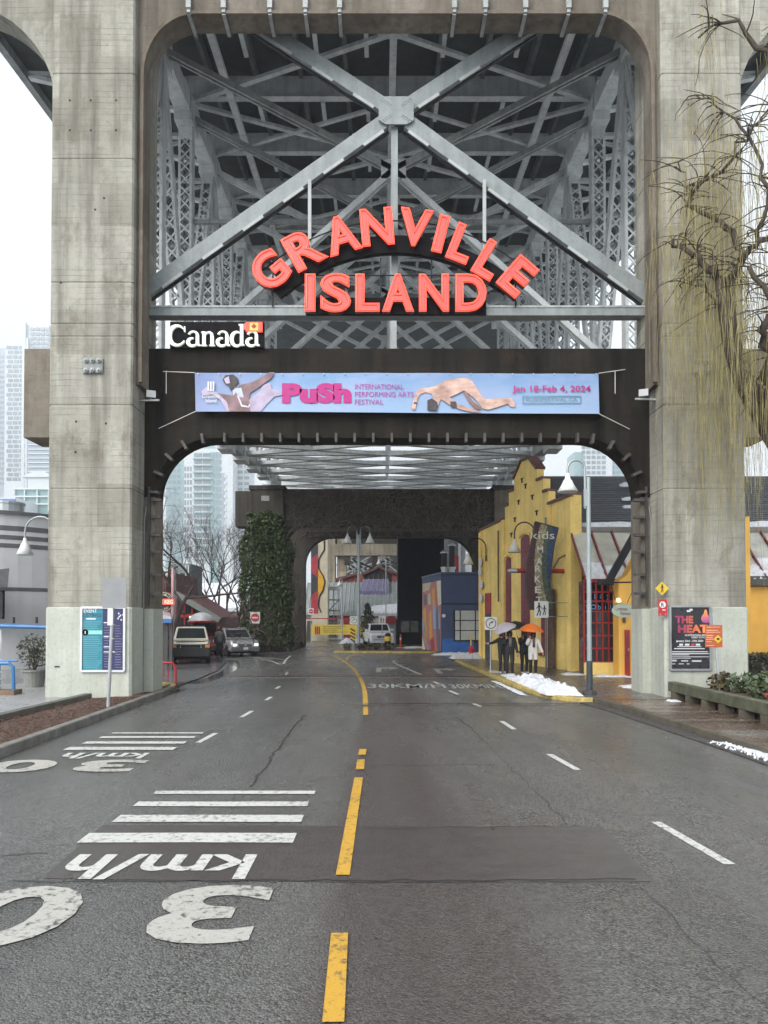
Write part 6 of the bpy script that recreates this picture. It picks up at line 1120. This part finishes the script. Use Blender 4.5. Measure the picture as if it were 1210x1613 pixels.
cells(g1, Y2, (306, 320), [714 + 10.6 * i for i in range(16)], 12.5, 5.6, TB); cells(g1, Y2, (336, 341, 346), [714 + 10.6 * i for i in range(16)], 2.8, 7, TB); cells(g1, Y2, (290.5, 295, 299.5), [735 + 10.6 * i for i in range(14)], 2.6, 7, TB)
for i in range(16): a, c = P(304, 721.5 + 10.6 * i, Y2 - 2), P(334, 723.5 + 10.6 * i, Y2 - 2); B().span((a.x, Y2 - 2.5, c.z), (c.x, Y2, a.z)).go('balcony', TG, g1)
B().span((P(352, 0, Y2).x, Y2 - .5, 0), (P(357.5, 0, Y2).x, Y2, P(0, 745, Y2).z)).go('dark_shaft', TGR, g1); cells(g1, Y2 - .6, (353.2,), [748 + 10.6 * i for i in range(13)], 3.4, 4.5, TW)
B().span((P(334.6, 0, Y2).x, Y2 - .35, 0), (P(350, 0, Y2).x, Y2 + .1, P(0, 712, Y2).z)).go('glass_bay', TG, g1)
g2 = tower('stepped pale apartment wing right of the green glass tower', Y2 + 25, 358, 392, 726, TW); B().span((P(352, 0, Y2 + 25).x, Y2 + 30, 0), (P(382, 0, Y2 + 25).x, Y2 + 50, P(0, 702, Y2 + 25).z)).go('upper_step', TW, g2)
cells(g2, Y2 + 25, (364, 375, 385), [732 + 9.2 * i for i in range(18)], 7.5, 4.6, TB)
g3 = tower('pale tower behind the bare branches at the left of the arch', Y2 + 60, 262, 288, 724, TG); cells(g3, Y2 + 60, (265, 272, 279), [730 + 9 * i for i in range(18)], 5, 5, TB)
Y4 = 760.0
r1 = tower('faint glassy tower above the slate roof in the right arch opening', Y4, 905, 992, 712, TG); B().span((P(914, 0, Y4).x, Y4 - 4, 0), (P(958, 0, Y4).x, Y4, P(0, 697, Y4).z)).go('front_bay', TW, r1)
cells(r1, Y4 - 4, (916, 924, 932, 940, 948), [702 + 8 * i for i in range(9)], 6, 5, TB); cells(r1, Y4, (962, 971, 980), [718 + 8 * i for i in range(7)], 7, 4, TB)
# snowy low roofs behind the left trees
sr = thing('snowy_roof_hall', 'wide hall with white snow-covered roof behind the bare trees', 'building', P(330, 985, 105), world=True); YH = 105.0
B().span((P(255, 0, YH).x, YH, 0), (P(385, 0, YH).x, YH + 14, P(0, 963, YH).z)).go('walls', mat('grey_hall', (.25, .25, .25), .7), sr)
B().add([P(255, 962, YH - .5), P(392, 960, YH - .5), P(380, 918, YH + 9), P(296, 918, YH + 9)], [(0, 1, 2, 3)]).go('snow_roof', SNOW, sr); B().bar(P(255, 962, YH - .6), P(392, 960, YH - .6), .4, .5).go('gutter', GALV, sr); a, c = P(344, 966, YH - 1), P(388, 984, YH - 1); B().span((a.x, YH - 1, c.z), (c.x, YH - .6, a.z)).go('dark_bay', COP, sr)
fd = mat('fir_dark', (.05, .06, .05), .8, var=.3, sc=.5)
# ================================================================ people
SKN = mat('skin', (.48, .28, .20), .5, var=.06)
def person(label, loc, rz, top, legs, shoes, hair, pose, scale=1.0, scarf=None, long=False):
    """pose: joint name -> (x,y,z) overrides; local figure faces -Y"""
    J = dict(pel=(0, 0, .95), bel=(0, 0, 1.1), che=(0, .01, 1.3), nk=(0, .0, 1.46), hb=(0, -.02, 1.53), hd=(0, -.03, 1.63), ht=(0, -.02, 1.71))
    for s, n in ((-1, 'l'), (1, 'r')):
        J.update({'hip' + n: (s * .1, 0, .9), 'kn' + n: (s * .1, -.03, .5), 'an' + n: (s * .1, .02, .09), 'to' + n: (s * .12, -.15, .04), 'sh' + n: (s * .18, .01, 1.39), 'el' + n: (s * .24, .02, 1.12), 'wr' + n: (s * .25, -.06, .88), 'ha' + n: (s * .25, -.08, .8)})
    J.update(pose)
    rad = dict(pel=.165, bel=.16, che=.165, nk=.055, hb=.07, hd=.095, ht=.07, hip=.115, kn=.078, an=.055, to=.045, sh=.1, el=.072, wr=.048, ha=.036)
    E = [('pel', 'bel'), ('bel', 'che'), ('che', 'nk'), ('nk', 'hb'), ('hb', 'hd'), ('hd', 'ht')]
    for n in 'lr': E += [('pel', 'hip' + n), ('hip' + n, 'kn' + n), ('kn' + n, 'an' + n), ('an' + n, 'to' + n), ('che', 'sh' + n), ('sh' + n, 'el' + n), ('el' + n, 'wr' + n), ('wr' + n, 'ha' + n)]
    names = list(J); ix = {n: i for i, n in enumerate(names)}
    me = bpy.data.meshes.new('body'); me.from_pydata([J[n] for n in names], [(ix[a], ix[b_]) for a, b_ in E], [])
    o = bpy.data.objects.new('tmp', me); COL.objects.link(o); m = o.modifiers.new('s', 'SKIN'); m.use_smooth_shade = True
    for n in names:
        r_ = rad.get(n) or rad[n[:-1]]; v = me.skin_vertices[0].data[ix[n]]; k = 1.25 if (n in ('pel', 'bel', 'che')) else 1; v.radius = (r_ * k, r_ * .85) if k > 1 else (r_, r_); v.use_root = (n == 'pel')
    s2 = o.modifiers.new('d', 'SUBSURF'); s2.levels = 1; s2.render_levels = 1
    dg = bpy.context.evaluated_depsgraph_get(); dg.update(); bm2 = bpy.data.meshes.new_from_object(o.evaluated_get(dg)); bpy.data.objects.remove(o)
    vs = [tuple(v.co) for v in bm2.vertices]; fs = [tuple(p.vertices) for p in bm2.polygons]
    b = B(); b.add(vs, fs)
    for n in 'lr':                                   # five fingers per hand
        h = Vector(J['ha' + n]); d = (h - Vector(J['wr' + n])).normalized(); side = d.orthogonal().normalized(); nn = d.cross(side)
        for i, L in enumerate((.05, .075, .085, .078, .06)): base = h + side * (i - 2) * .017; dd = (d + side * ((i - 2) * .12 if i else -.9)).normalized(); b.tube([base, base + dd * L * .55, base + (dd * .8 + nn * .5).normalized() * L], [.01, .009, .007], 5)
    t = thing('person', label, 'person', loc, rz); t.scale = (scale,) * 3
    me = b.data('body', [SKN, top, legs, shoes], True)
    ha = [(Vector(J['ha' + n]), Vector(J['wr' + n])) for n in 'lr']
    arms = [(Vector(J['el' + n]), Vector(J['wr' + n])) for n in 'lr']
    for p in me.polygons:
        c = p.center; mi = 1
        if min((c - h).length for h, w_ in ha) < .1 and min((c - w_).length for h, w_ in ha) > .03: mi = 0
        elif c.z > 1.475 and abs(c.x) < .14 and min((c - w_).length for e_, w_ in arms) > .2: mi = 0
        elif c.z < .085: mi = 3
        elif c.z < (.6 if long else .93) and min((c - w_).length for e_, w_ in arms) > .16: mi = 2
        p.material_index = mi
    ob('body', me, t)
    hd = Vector(J['hd'])
    hb = B(); hb.lathe([(.03, .13), (.075, .11), (.108, .05), (.112, -.02), (.105, -.1), (.085, -.16 if long else -.1)], hd + Vector((0, .025, 0)), 14); hb.go('hair', hair, t, smooth=True)
    fb2 = B(); [fb2.box(hd + Vector((s * .035, -.093, -.005)), (.024, .012, .012)) for s in (-1, 1)]; fb2.go('eyes', BLACK, t); B().lathe([(.018, -.03), (.006, .02)], hd + Vector((0, -.1, -.03)), 6).go('nose', SKN, t); B().box(hd + Vector((0, -.088, -.07)), (.045, .012, .01)).go('mouth', MAR, t)
    if scarf: B().lathe([(.075, .06), (.1, .02), (.1, -.04), (.07, -.08)], Vector(J['nk']) + Vector((0, -.01, .02)), 12).box(Vector(J['che']) + Vector((.02, -.16, -.02)), (.09, .03, .34)).go('scarf', scarf, t, smooth=True)
    return t
def umbrella(label, p, tilt, col, r=.52):
    o = thing('umbrella', label, 'umbrella', p); o.rotation_euler = tilt; n = 8; vs = [(0, 0, .02)]
    for k, (rr, z) in enumerate(((.25, -.03), (.55, -.1), (.85, -.21), (1.0, -.3))):
        for j in range(n * 2): a = math.pi * j / n; q = rr * r * (1 if j % 2 == 0 else .95); vs.append((q * math.cos(a), q * math.sin(a), z * r * 1.9 + (0 if j % 2 == 0 else .012)))
    m_ = n * 2; fs = [(0, 1 + j, 1 + (j + 1) % m_) for j in range(m_)] + [(1 + k * m_ + j, 1 + k * m_ + (j + 1) % m_, 1 + (k + 1) * m_ + (j + 1) % m_, 1 + (k + 1) * m_ + j) for k in range(3) for j in range(m_)]
    B().add(vs, fs).go('canopy', col, o); B().tube([(0, 0, .08), (0, 0, -.72)], .009, 6).go('shaft', GALV, o); B().tube([(0, 0, -.62), (0, 0, -.8), (.03, 0, -.84), (.05, 0, -.8)], .014, 6).go('handle', BLACK, o)
    for j in range(8): a = math.pi * 2 * j / 8; B().tube([(0, 0, -.3), (r * .55 * math.cos(a), r * .55 * math.sin(a), -.12 * r * 1.9 - .01)], .004, 4).go('rib', GALV, o)
BJ = mat('black_jacket', (.014, .014, .017), .7, var=.3); BT = mat('black_trousers', (.012, .012, .014), .75, var=.3); WJ = mat('cream_jacket', (.62, .60, .57), .75, var=.08, bump=.4); WS = mat('white_shoes', (.6, .6, .58), .6); BHR = mat('dark_hair', (.02, .015, .012), .5); BS_ = mat('black_shoes', (.015, .015, .015), .5)
def gpos(px, py): g = G(px, py, .12); return (g.x, g.y, .12)
up_r = dict(elr=(.24, -.14, 1.2), wrr=(.14, -.2, 1.42), har=(.12, -.2, 1.5)); up_l = dict(ell=(-.24, -.14, 1.2), wrl=(-.14, -.2, 1.42), hal=(-.12, -.2, 1.5))
a = gpos(792, 1061); person('person in black reaching an arm out under the pale umbrella', a, R(8), BJ, BT, WS, BHR, {**up_r, 'ell': (-.42, -.08, 1.28), 'wrl': (-.64, -.14, 1.24), 'hal': (-.73, -.15, 1.25), 'knl': (-.12, -.1, .5), 'anl': (-.12, -.05, .09), 'tol': (-.13, -.2, .04)}, .97)
a2 = gpos(803, 1063.5); person('person in black coat and grey scarf under the pale umbrella', a2, R(-6), BJ, BT, BS_, BHR, {**up_l, 'wrr': (.3, -.05, .86), 'har': (.31, -.06, .78), 'hd': (0, -.05, 1.62)}, 1.0, mat('grey_scarf', (.20, .16, .14), .8))
umbrella('pale pink-grey umbrella over the two people in black', (a2[0] - .3, a2[1] - .15, a2[2] + 2.02), (R(8), R(-22), 0), mat('umbrella_pale', (.36, .33, .36), .5, var=.05), .48)
a3 = gpos(830, 1062); person('person in black half hidden behind the cream jacket and orange umbrella', (a3[0] - .05, a3[1] + .25, .12), R(10), BJ, BT, WS, BHR, {**up_l, 'wrr': (.25, -.08, .95), 'har': (.25, -.1, .88)}, .98, long=True)
umbrella('black umbrella behind the orange one', (a3[0] - .42, a3[1] + .45, 2.2), (R(5), R(-14), 0), mat('umbrella_black', (.012, .012, .014), .5), .5)
a4 = gpos(840, 1063.5); person('person in cream jacket and brown scarf under the orange umbrella', a4, R(-8), WJ, BT, WS, BHR, {**up_l, 'elr': (.27, -.02, 1.12), 'wrr': (.36, -.12, .92), 'har': (.38, -.15, .85)}, .98, mat('brown_scarf', (.12, .06, .05), .8), True)
umbrella('bright orange umbrella held by the person in the cream jacket', (a4[0] - .05, a4[1] - .05, 2.12), (R(6), R(4), 0), mat('umbrella_orange', (.66, .15, .02), .45, var=.05), .5)
g = G(346, 1039.5, .03); person('person in dark clothes walking beside the silver SUV', (g.x, g.y, .03), R(190), mat('charcoal_jacket', (.05, .05, .055), .7), mat('dark_jeans', (.025, .028, .035), .7), BS_, BHR, {'knl': (-.1, -.12, .52), 'anl': (-.1, -.2, .12), 'tol': (-.11, -.34, .06), 'anr': (.1, .16, .1), 'tor': (.11, .02, .04)}, 1.06)
# ================================================================ bare trees
def bare_tree(label, base, H, spread, seed, upright=.5, levels=5, col=None, lean=(0, 0), trunk_r=.12, kids=3):
    rd = random.Random(seed); o = thing('bare_tree', label, 'tree', base); tb, cb_ = B(), B()
    def grow(b, p, d, L, r, lv):
        pts = [p]; n = 3
        for i in range(n): d = (d + Vector((rd.gauss(0, .16), rd.gauss(0, .16), rd.gauss(0, .08) + upright * .07))).normalized(); pts.append(pts[-1] + d * L / n)
        b.tube(pts, [r * (1 - .4 * i / n) for i in range(n + 1)], 5 if lv > 2 else 3, cap=False)
        if lv == 0: return
        for k in range(kids if lv > 1 else kids + 1):
            t_ = rd.uniform(.45, 1); q = pts[0].lerp(pts[-1], t_) if t_ < .6 else pts[2].lerp(pts[3], (t_ - .6) / .4); ax = d.orthogonal(); ax.rotate(Matrix.Rotation(rd.uniform(0, 6.28), 3, d)); nd_ = (d * (1 - spread) + ax * spread * rd.uniform(.7, 1.3) + Vector((0, 0, upright * .35))).normalized(); grow(cb_, q, nd_, L * rd.uniform(.62, .8), r * .55, lv - 1)
    grow(tb, Vector((0, 0, -.05)), Vector((lean[0], lean[1], 1)).normalized(), H * .34, trunk_r, levels)
    m_ = col or BARK; tb.go('trunk', m_, o); cb_.go('crown', m_, o); return o
def gb_(px, Y): p = P(px, 975, Y); return (p.x, Y, 0)
PKB = mat('reddish_bark', (.09, .06, .055), .8, var=.3)
bare_tree('spreading bare tree with reddish twigs behind the left pillar jamb', gb_(268, 44), 14.0, .62, 3, .25, 6, PKB, (.05, 0), .16)
bare_tree('bare tree at the left of the arch in front of the white tower', gb_(246, 41), 12.6, .6, 11, .3, 6, PKB, (.05, 0), .14)
for i, (px, Y) in enumerate(((318, 70), (338, 66), (352, 72), (366, 69))):
    bare_tree(('slender bare tree, leftmost of the row before the snowy roof', 'upright bare tree, second of the row before the snowy roof', 'upright bare tree, third of the row before the snowy roof', 'upright bare tree nearest the ivy pier')[i], gb_(px, Y), 14.5, .36, 20 + i, .9, 5, BARK, (0, 0), .15)
bare_tree('faint bare tree behind the yellow gable, left of two', gb_(868, 75), 17.5, .35, 31, .9, 5, PKB, (0, 0), .2); bare_tree('faint bare tree above the slate roof, right of two', gb_(950, 80), 17.0, .35, 32, .9, 5, PKB, (0, 0), .2)
# evergreen by the pickup, hedge, planter shrubs
p = gb_(578, 66); o = thing('evergreen_tree', 'small dark evergreen beside the white pickup', 'tree', p); B().tube([(0, 0, 0), (0, 0, 2.6)], [.1, .04], 6).go('trunk', BARK, o); b = B()
for z, r_ in ((.9, .85), (1.6, .85), (2.2, .7), (2.8, .5), (3.3, .3)): leaves(b, 170, ball((random.uniform(-.15, .15), 0, z), (r_, r_, .5)), .13)
b.go('crown', LFD, o)
o = thing('hedge', 'low dark clipped hedge below the orange wall at the far right', 'hedge', (16, 27.5, .0)); b = leaves(B(), 5200, lambda: (random.uniform(-2.6, 4), random.uniform(-.5, .3), random.random() ** .6 * 1.05), .07); b.go('foliage', LFD, o); B().box((.7, 0, .5), (6.4, .5, .9)).go('dense_core', BARK, o)
pb = B(); pb.xy([(8.15, 6), (11.4, 6), (11.4, 20.3), (8.15, 20.3)], .0, .42); pb.go('planting_bed', MUL, kind='structure')
for i, (x, y, kd) in enumerate(((8.9, 19.4, 2), (9.2, 18.9, 0), (9.6, 18.6, 0), (9.9, 19.2, 0), (10.3, 18.4, 1), (10.5, 19.3, 1), (9.0, 17.6, 0), (9.5, 17.0, 1), (10.0, 17.6, 0), (10.6, 17.2, 1), (8.8, 16.2, 3), (9.3, 15.6, 1), (9.8, 16.0, 0), (9.0, 14.6, 3), (9.6, 14.2, 0))):
    o = thing('planter_shrub', ('low leafy green shrub in the bed behind the timber rail', 'dark dense shrub in the bed behind the timber rail', 'reddish fan-leaved shrub at the foot of the notice post', 'low russet groundcover in the bed behind the timber rail, %s of two' % ('farther' if y > 15 else 'nearer'))[kd], 'shrub', (x, y, .42), group=(None if kd == 2 else ('green shrubs in the boardwalk bed', 'dark shrubs in the boardwalk bed', '', 'russet shrubs in the boardwalk bed')[kd]))
    m_ = (LFG, LFD, leafmat('russet', (.06, .03, .02), (.10, .10, .04)), leafmat('red_leaf', (.10, .02, .015), (.22, .06, .04)))[kd]
    leaves(B(), 190, ball((0, 0, .22), (.36, .34, .3 if kd < 3 else .15)), .085).go('foliage', m_, o); b = B(); [b.tube([(0, 0, 0), (random.uniform(-.2, .2), random.uniform(-.2, .2), .35)], .01, 4) for k in range(5)]; b.go('stems', BARK, o)
# ================================================================ ivy and dry vines on the second pier
rd = random.Random(5)
def ivy_pt():
    while True:
        z = rd.random() ** .9 * 9.4; w0 = 1.75 - (.55 * max(0, z - 7) / 2.4) + .12 * math.sin(z * 2.1); cx_ = P(416, 975, P2Y).x + .05 - .0 * z
        th = rd.uniform(0, 2 * math.pi); k = 1 / (abs(math.cos(th)) ** 4 + abs(math.sin(th)) ** 4) ** .25; r_ = 1 + rd.gauss(0, .05) - .1 * rd.random()
        x = cx_ + w0 * k * math.cos(th) * r_; y = P2Y + 1.0 + 1.55 * k * math.sin(th) * r_
        if y < P2Y + 1.6: return (x, y, .35 + z + .12 * math.sin(x * 3))
o = thing('ivy', 'thick green ivy clothing the left column of the vine pier', 'ivy', (-8, 52, 0), world=True); leaves(B(), 17000, ivy_pt, .12, rd).go('foliage', LFI, o); b = B()
for i in range(30): x = rd.uniform(-9.4, -7); b.tube([(x + rd.uniform(-.2, .2) * k, P2Y - .06, 1.0 * k) for k in range(10)], .03, 4)
b.go('stems', BARK, o)
vm = mat('dry_vine', (.11, .095, .08), .8, var=.4, sc=4); b = B()
for i in range(620):
    x = rd.uniform(xl1, xr0); z = rd.uniform(q(0, 834).z, q(0, 769).z); pts = [Vector((x, P2Y + .27, z))]; d = Vector((rd.gauss(0, .7), 0, -1)).normalized()
    for k in range(5): d = (d + Vector((rd.gauss(0, .5), 0, rd.gauss(0, .4)))).normalized(); pts.append(pts[-1] + d * .28); pts[-1].y = P2Y + .27 - rd.random() * .12; pts[-1].z = max(q(0, 836).z, min(pts[-1].z, q(0, 768).z))
    b.tube(pts, rd.uniform(.012, .03), 3, cap=False)
for i in range(420):
    sX = xl1 + .04; y = rd.uniform(P2Y, P2Y + 2.2); b.tube([(sX + rd.random() * .15, y + rd.gauss(0, .1), zz) for zz in [rd.uniform(0, 7) + .4 * k for k in range(4)]], rd.uniform(.012, .035), 3, cap=False)
for i in range(260):
    y = Y3 - .03; x = rd.uniform(a0 - 1.4, a1 + 1.4); z = rd.uniform(zt3, zt3 + 1.9) if a0 < x < a1 else rd.uniform(0, zt3 + 1.5); pts = [Vector((x, y, z))]
    for k in range(4): pts.append(pts[-1] + Vector((rd.gauss(0, .2), 0, rd.gauss(-.15, .2)))); pts[-1].y = y - rd.random() * .1; pts[-1].z = max(.1 if not a0 < x < a1 else zt3, pts[-1].z)
    b.tube(pts, rd.uniform(.015, .035), 3, cap=False)
o = thing('dry_vines', 'tangle of leafless brown vines over the beam of the second pier', 'vine', (XC, 52, 0), world=True); b.go('stems', vm, o, kind='stuff')
# ================================================================ weeping willow at the right
WBK = mat('willow_bark', (.05, .038, .026), .85, var=.45, sc=4, bump=.9, bsc=12); STR = mat('willow_strands', (.25, .215, .085), .7, var=.55, sc=3)
wl_ = thing('willow_tree', 'weeping willow with bare olive strands hanging over the right pillar', 'tree', (11.2, 17, 0), world=True); rd = random.Random(9)
YW = 17.6
def wp(*a, Y=YW): return [P(x, y, Y + (dy[0] if dy else 0)) for x, y, *dy in a]
tr_ = [Vector((11.3, 17, -.05)), Vector((10.9, 17, 2.2)), P(1265, 760, YW), P(1205, 660, YW), P(1172, 600, YW), P(1152, 540, YW), P(1143, 480, YW), P(1135, 440, YW)]
B().tube(tr_, [.42, .34, .3, .26, .23, .2, .17, .14], 12).go('trunk', WBK, wl_, smooth=True)
limbs = [([(1138, 455), (1160, 430, -.5), (1190, 385, -.8), (1230, 360, -1)], .13, .07), ([(1135, 440), (1110, 420), (1085, 395, .3), (1060, 378, .5)], .15, .05), ([(1160, 425, -.3), (1175, 400, -.2), (1130, 350, .3), (1082, 322, .6), (1098, 290, .6), (1140, 270, .3), (1190, 200, 0), (1215, 165, 0)], .11, .03), ([(1082, 322, .6), (1090, 300, .7), (1068, 255, .8)], .05, .02), ([(1205, 660), (1215, 560, -1), (1200, 520, -1.2), (1225, 480, -1.5), (1180, 420, -1.4)], .2, .06), ([(1225, 480, -1.5), (1260, 300, -1.5), (1230, 150, -1.2), (1205, 80, -1), (1150, 30, -.8), (1100, 60, -.4)], .14, .03), ([(1190, 385, -.8), (1215, 300, -.9), (1180, 220, -.6), (1130, 160, -.2), (1095, 150, .2)], .07, .02), ([(1260, 300, -1.5), (1300, 100, -1.5), (1250, -60, -1.2), (1160, -90, -.5), (1100, -60, 0)], .12, .03), ([(1142, 500), (1125, 470, .4), (1096, 440, .6), (1070, 450, .8)], .06, .02)]
b = B(); lp_ = []
for pts, ra, rb2 in limbs:
    q2 = wp(*pts); n = len(q2); fine = []
    for i in range(n - 1):
        for k in range(4): fine.append(q2[i].lerp(q2[i + 1], k / 4) + Vector((rd.gauss(0, .05), rd.gauss(0, .06), rd.gauss(0, .05))))
    fine.append(q2[-1]); m_ = len(fine); b.tube(fine, [.72 * (ra + (rb2 - ra) * i / (m_ - 1)) * (1 + .12 * rd.gauss(0, 1)) for i in range(m_)], 7); lp_ += fine[1:]
b.go('limbs', WBK, wl_, smooth=True)
tw = B(); tips = []
for i in range(330):
    p = rd.choice(lp_); d = Vector((rd.gauss(0, .8), rd.gauss(0, .5), rd.uniform(-.1, .9))).normalized(); pts = [p]; L = rd.uniform(.4, 1.5)
    for k in range(5): d = (d + Vector((rd.gauss(0, .25), rd.gauss(0, .2), -.2))).normalized(); pts.append(pts[-1] + d * L / 5)
    if pts[-1].y > 20.35: continue
    tw.tube(pts, [.02, .016, .013, .011, .009, .007], 4, cap=False); tips += pts[2:]
tw.go('twigs', WBK, wl_)
sb = B()
def strand(p, L):
    n = 9; pts = [p]; dx, dy = rd.gauss(0, .05), rd.gauss(0, .04); ph = rd.uniform(0, 6)
    for k in range(1, n): f = k / (n - 1); pts.append(p + Vector((dx * L * f + .05 * math.sin(ph + f * 5), dy * L * f + .04 * math.cos(ph + f * 4), -L * f)))
    r0_ = rd.uniform(.003, .007); pts = [v for v in pts if v.z > 1.2 and v.y < 20.4]
    if len(pts) > 2: sb.tube(pts, [r0_ * (1 - .5 * i / len(pts)) for i in range(len(pts))], 3, cap=False)
for i in range(650):
    p = Vector(rd.choice(tips)); strand(p + Vector((rd.gauss(0, .12), rd.gauss(0, .15), 0)), rd.uniform(.8, 3.6))
for i in range(500):        # the long curtains
    px = rd.choice((rd.gauss(1122, 22), rd.gauss(1145, 15), rd.uniform(1045, 1210), rd.uniform(1165, 1215), rd.gauss(1072, 16))); py = rd.uniform(200, 620); Y = rd.uniform(17.9, 20.2) if px < 1165 else rd.uniform(16.4, 19.6); p = P(px, py, Y); zend = P(px, min(rd.uniform(py + 60, 960), rd.gauss(830, 80) if px > 1085 else rd.gauss(640, 110)), Y).z
    if px > 1172: zend = max(zend, P(px, rd.uniform(700, 930), Y).z)
    if p.z - zend > .5: strand(p, p.z - zend)
sb.go('hanging_strands', STR, wl_, kind='stuff')
# ================================================================ snow
def pile(label, pts, h, n=18, group=None): return snowpatch('snow_pile', [(x, y, z) for x, y, z in pts], None, h, label, 'snow', n, group)
pile('long lumpy snow bank along the yellow kerb before the gable building', [(4.72, 21.3, .1), (5.75, 20.9, .1), (5.55, 26.4, .1), (4.6, 27.4, .1)], .3, 44)
pile('snow heap at the corner before the blue building', [(3.9, 40.5, .1), (5.6, 40.5, .1), (5.6, 43.2, .1), (4.0, 43.0, .05)], .3)
pile('thin snow strip along the kerb in front of the blue building', [(3.2, 46.6, .0), (7, 46.9, .0), (7, 48.2, .0), (3.4, 48, .0)], .16); pile('flat white snow patch under the dark pier', [(1.6, 55, .05), (4, 55, .05), (4.2, 58, .05), (1.7, 58, .05)], .14)
pile('small snow patch at the feet of the people in black', [(4.65, 27.9, .1), (5.15, 27.9, .1), (5.15, 28.7, .1), (4.6, 28.6, .1)], .1, 8); pile('small snow patch by the near yellow pilaster', [(7.1, 28.6, .1), (8.0, 28.7, .1), (8.0, 29.5, .1), (7.1, 29.6, .1)], .1, 8)
pile('low snow strip below the shop front', [(8.0, 27.8, .1), (9.5, 27.6, .1), (9.4, 28.1, .1), (8.1, 28.4, .1)], .09, 10); pile('snow strip beside the base of the right pillar', [(7.6, 23.4, .1), (9.0, 23.2, .1), (9.0, 24, .1), (7.7, 24.2, .1)], .1, 10)
cr = pile('crumbly snow in the gutter at the right edge of the road', [(6.2, 10.6, .03), (6.4, 10.6, .03), (6.36, 12.9, .03), (6.28, 13.2, .03)], .07, 22); b = B()
for i in range(420):
    y = random.uniform(10.4, 13.6); x = 6.3 + random.gauss(0, .09) - .02 * (y - 11); r_ = random.uniform(.006, .03); M3 = Matrix.Rotation(random.uniform(0, 6), 3, 'Z') @ Matrix.Rotation(random.uniform(0, 6), 3, 'X'); b.lathe([(r_ * .5, -r_ * .7), (r_, 0), (r_ * .6, r_ * .7)], (x, y, .04 + r_ * .4), 6, M3)
b.go('snow_crumbs', SNOW, cr, kind='stuff'); pile('snow mound by the yellow fence banner', [(-3.9, 68, 0), (-1.2, 68, 0), (-1.4, 70, 0), (-3.6, 70, 0)], .5, 14)
pile('thin melting snow line at the foot of the yellow kerb', [(4.2, 22.4, .0), (4.42, 22.2, .0), (4.25, 27.5, .0), (4.1, 27.5, .0)], .05, 14); pile('scrap of snow under the timber rail end', [(7.55, 19.3, .13), (7.85, 19.3, .13), (7.85, 19.7, .13), (7.6, 19.7, .13)], .07, 6); pile('flat snow patch on the sidewalk by the turn sign', [(4.4, 30.0, .1), (4.9, 30.0, .1), (4.9, 30.8, .1), (4.45, 30.8, .1)], .08, 8)
# ================================================================ haze
hm = bpy.data.materials.new('haze_air'); hm.use_nodes = True; t = hm.node_tree; t.nodes.clear(); pvn = t.nodes.new('ShaderNodeVolumePrincipled'); ou = t.nodes.new('ShaderNodeOutputMaterial'); t.links.new(pvn.outputs[0], ou.inputs['Volume'])
pvn.inputs['Color'].default_value = (.93, .96, 1, 1); pvn.inputs['Density'].default_value = .0007; [setattr(i, 'default_value', '') for i in pvn.inputs if i.name.endswith('Attribute')]; pvn.inputs['Anisotropy'].default_value = .2
B().span((-910, -110, -1.1), (910, 1410, 380)).go('haze', hm, kind='stuff')
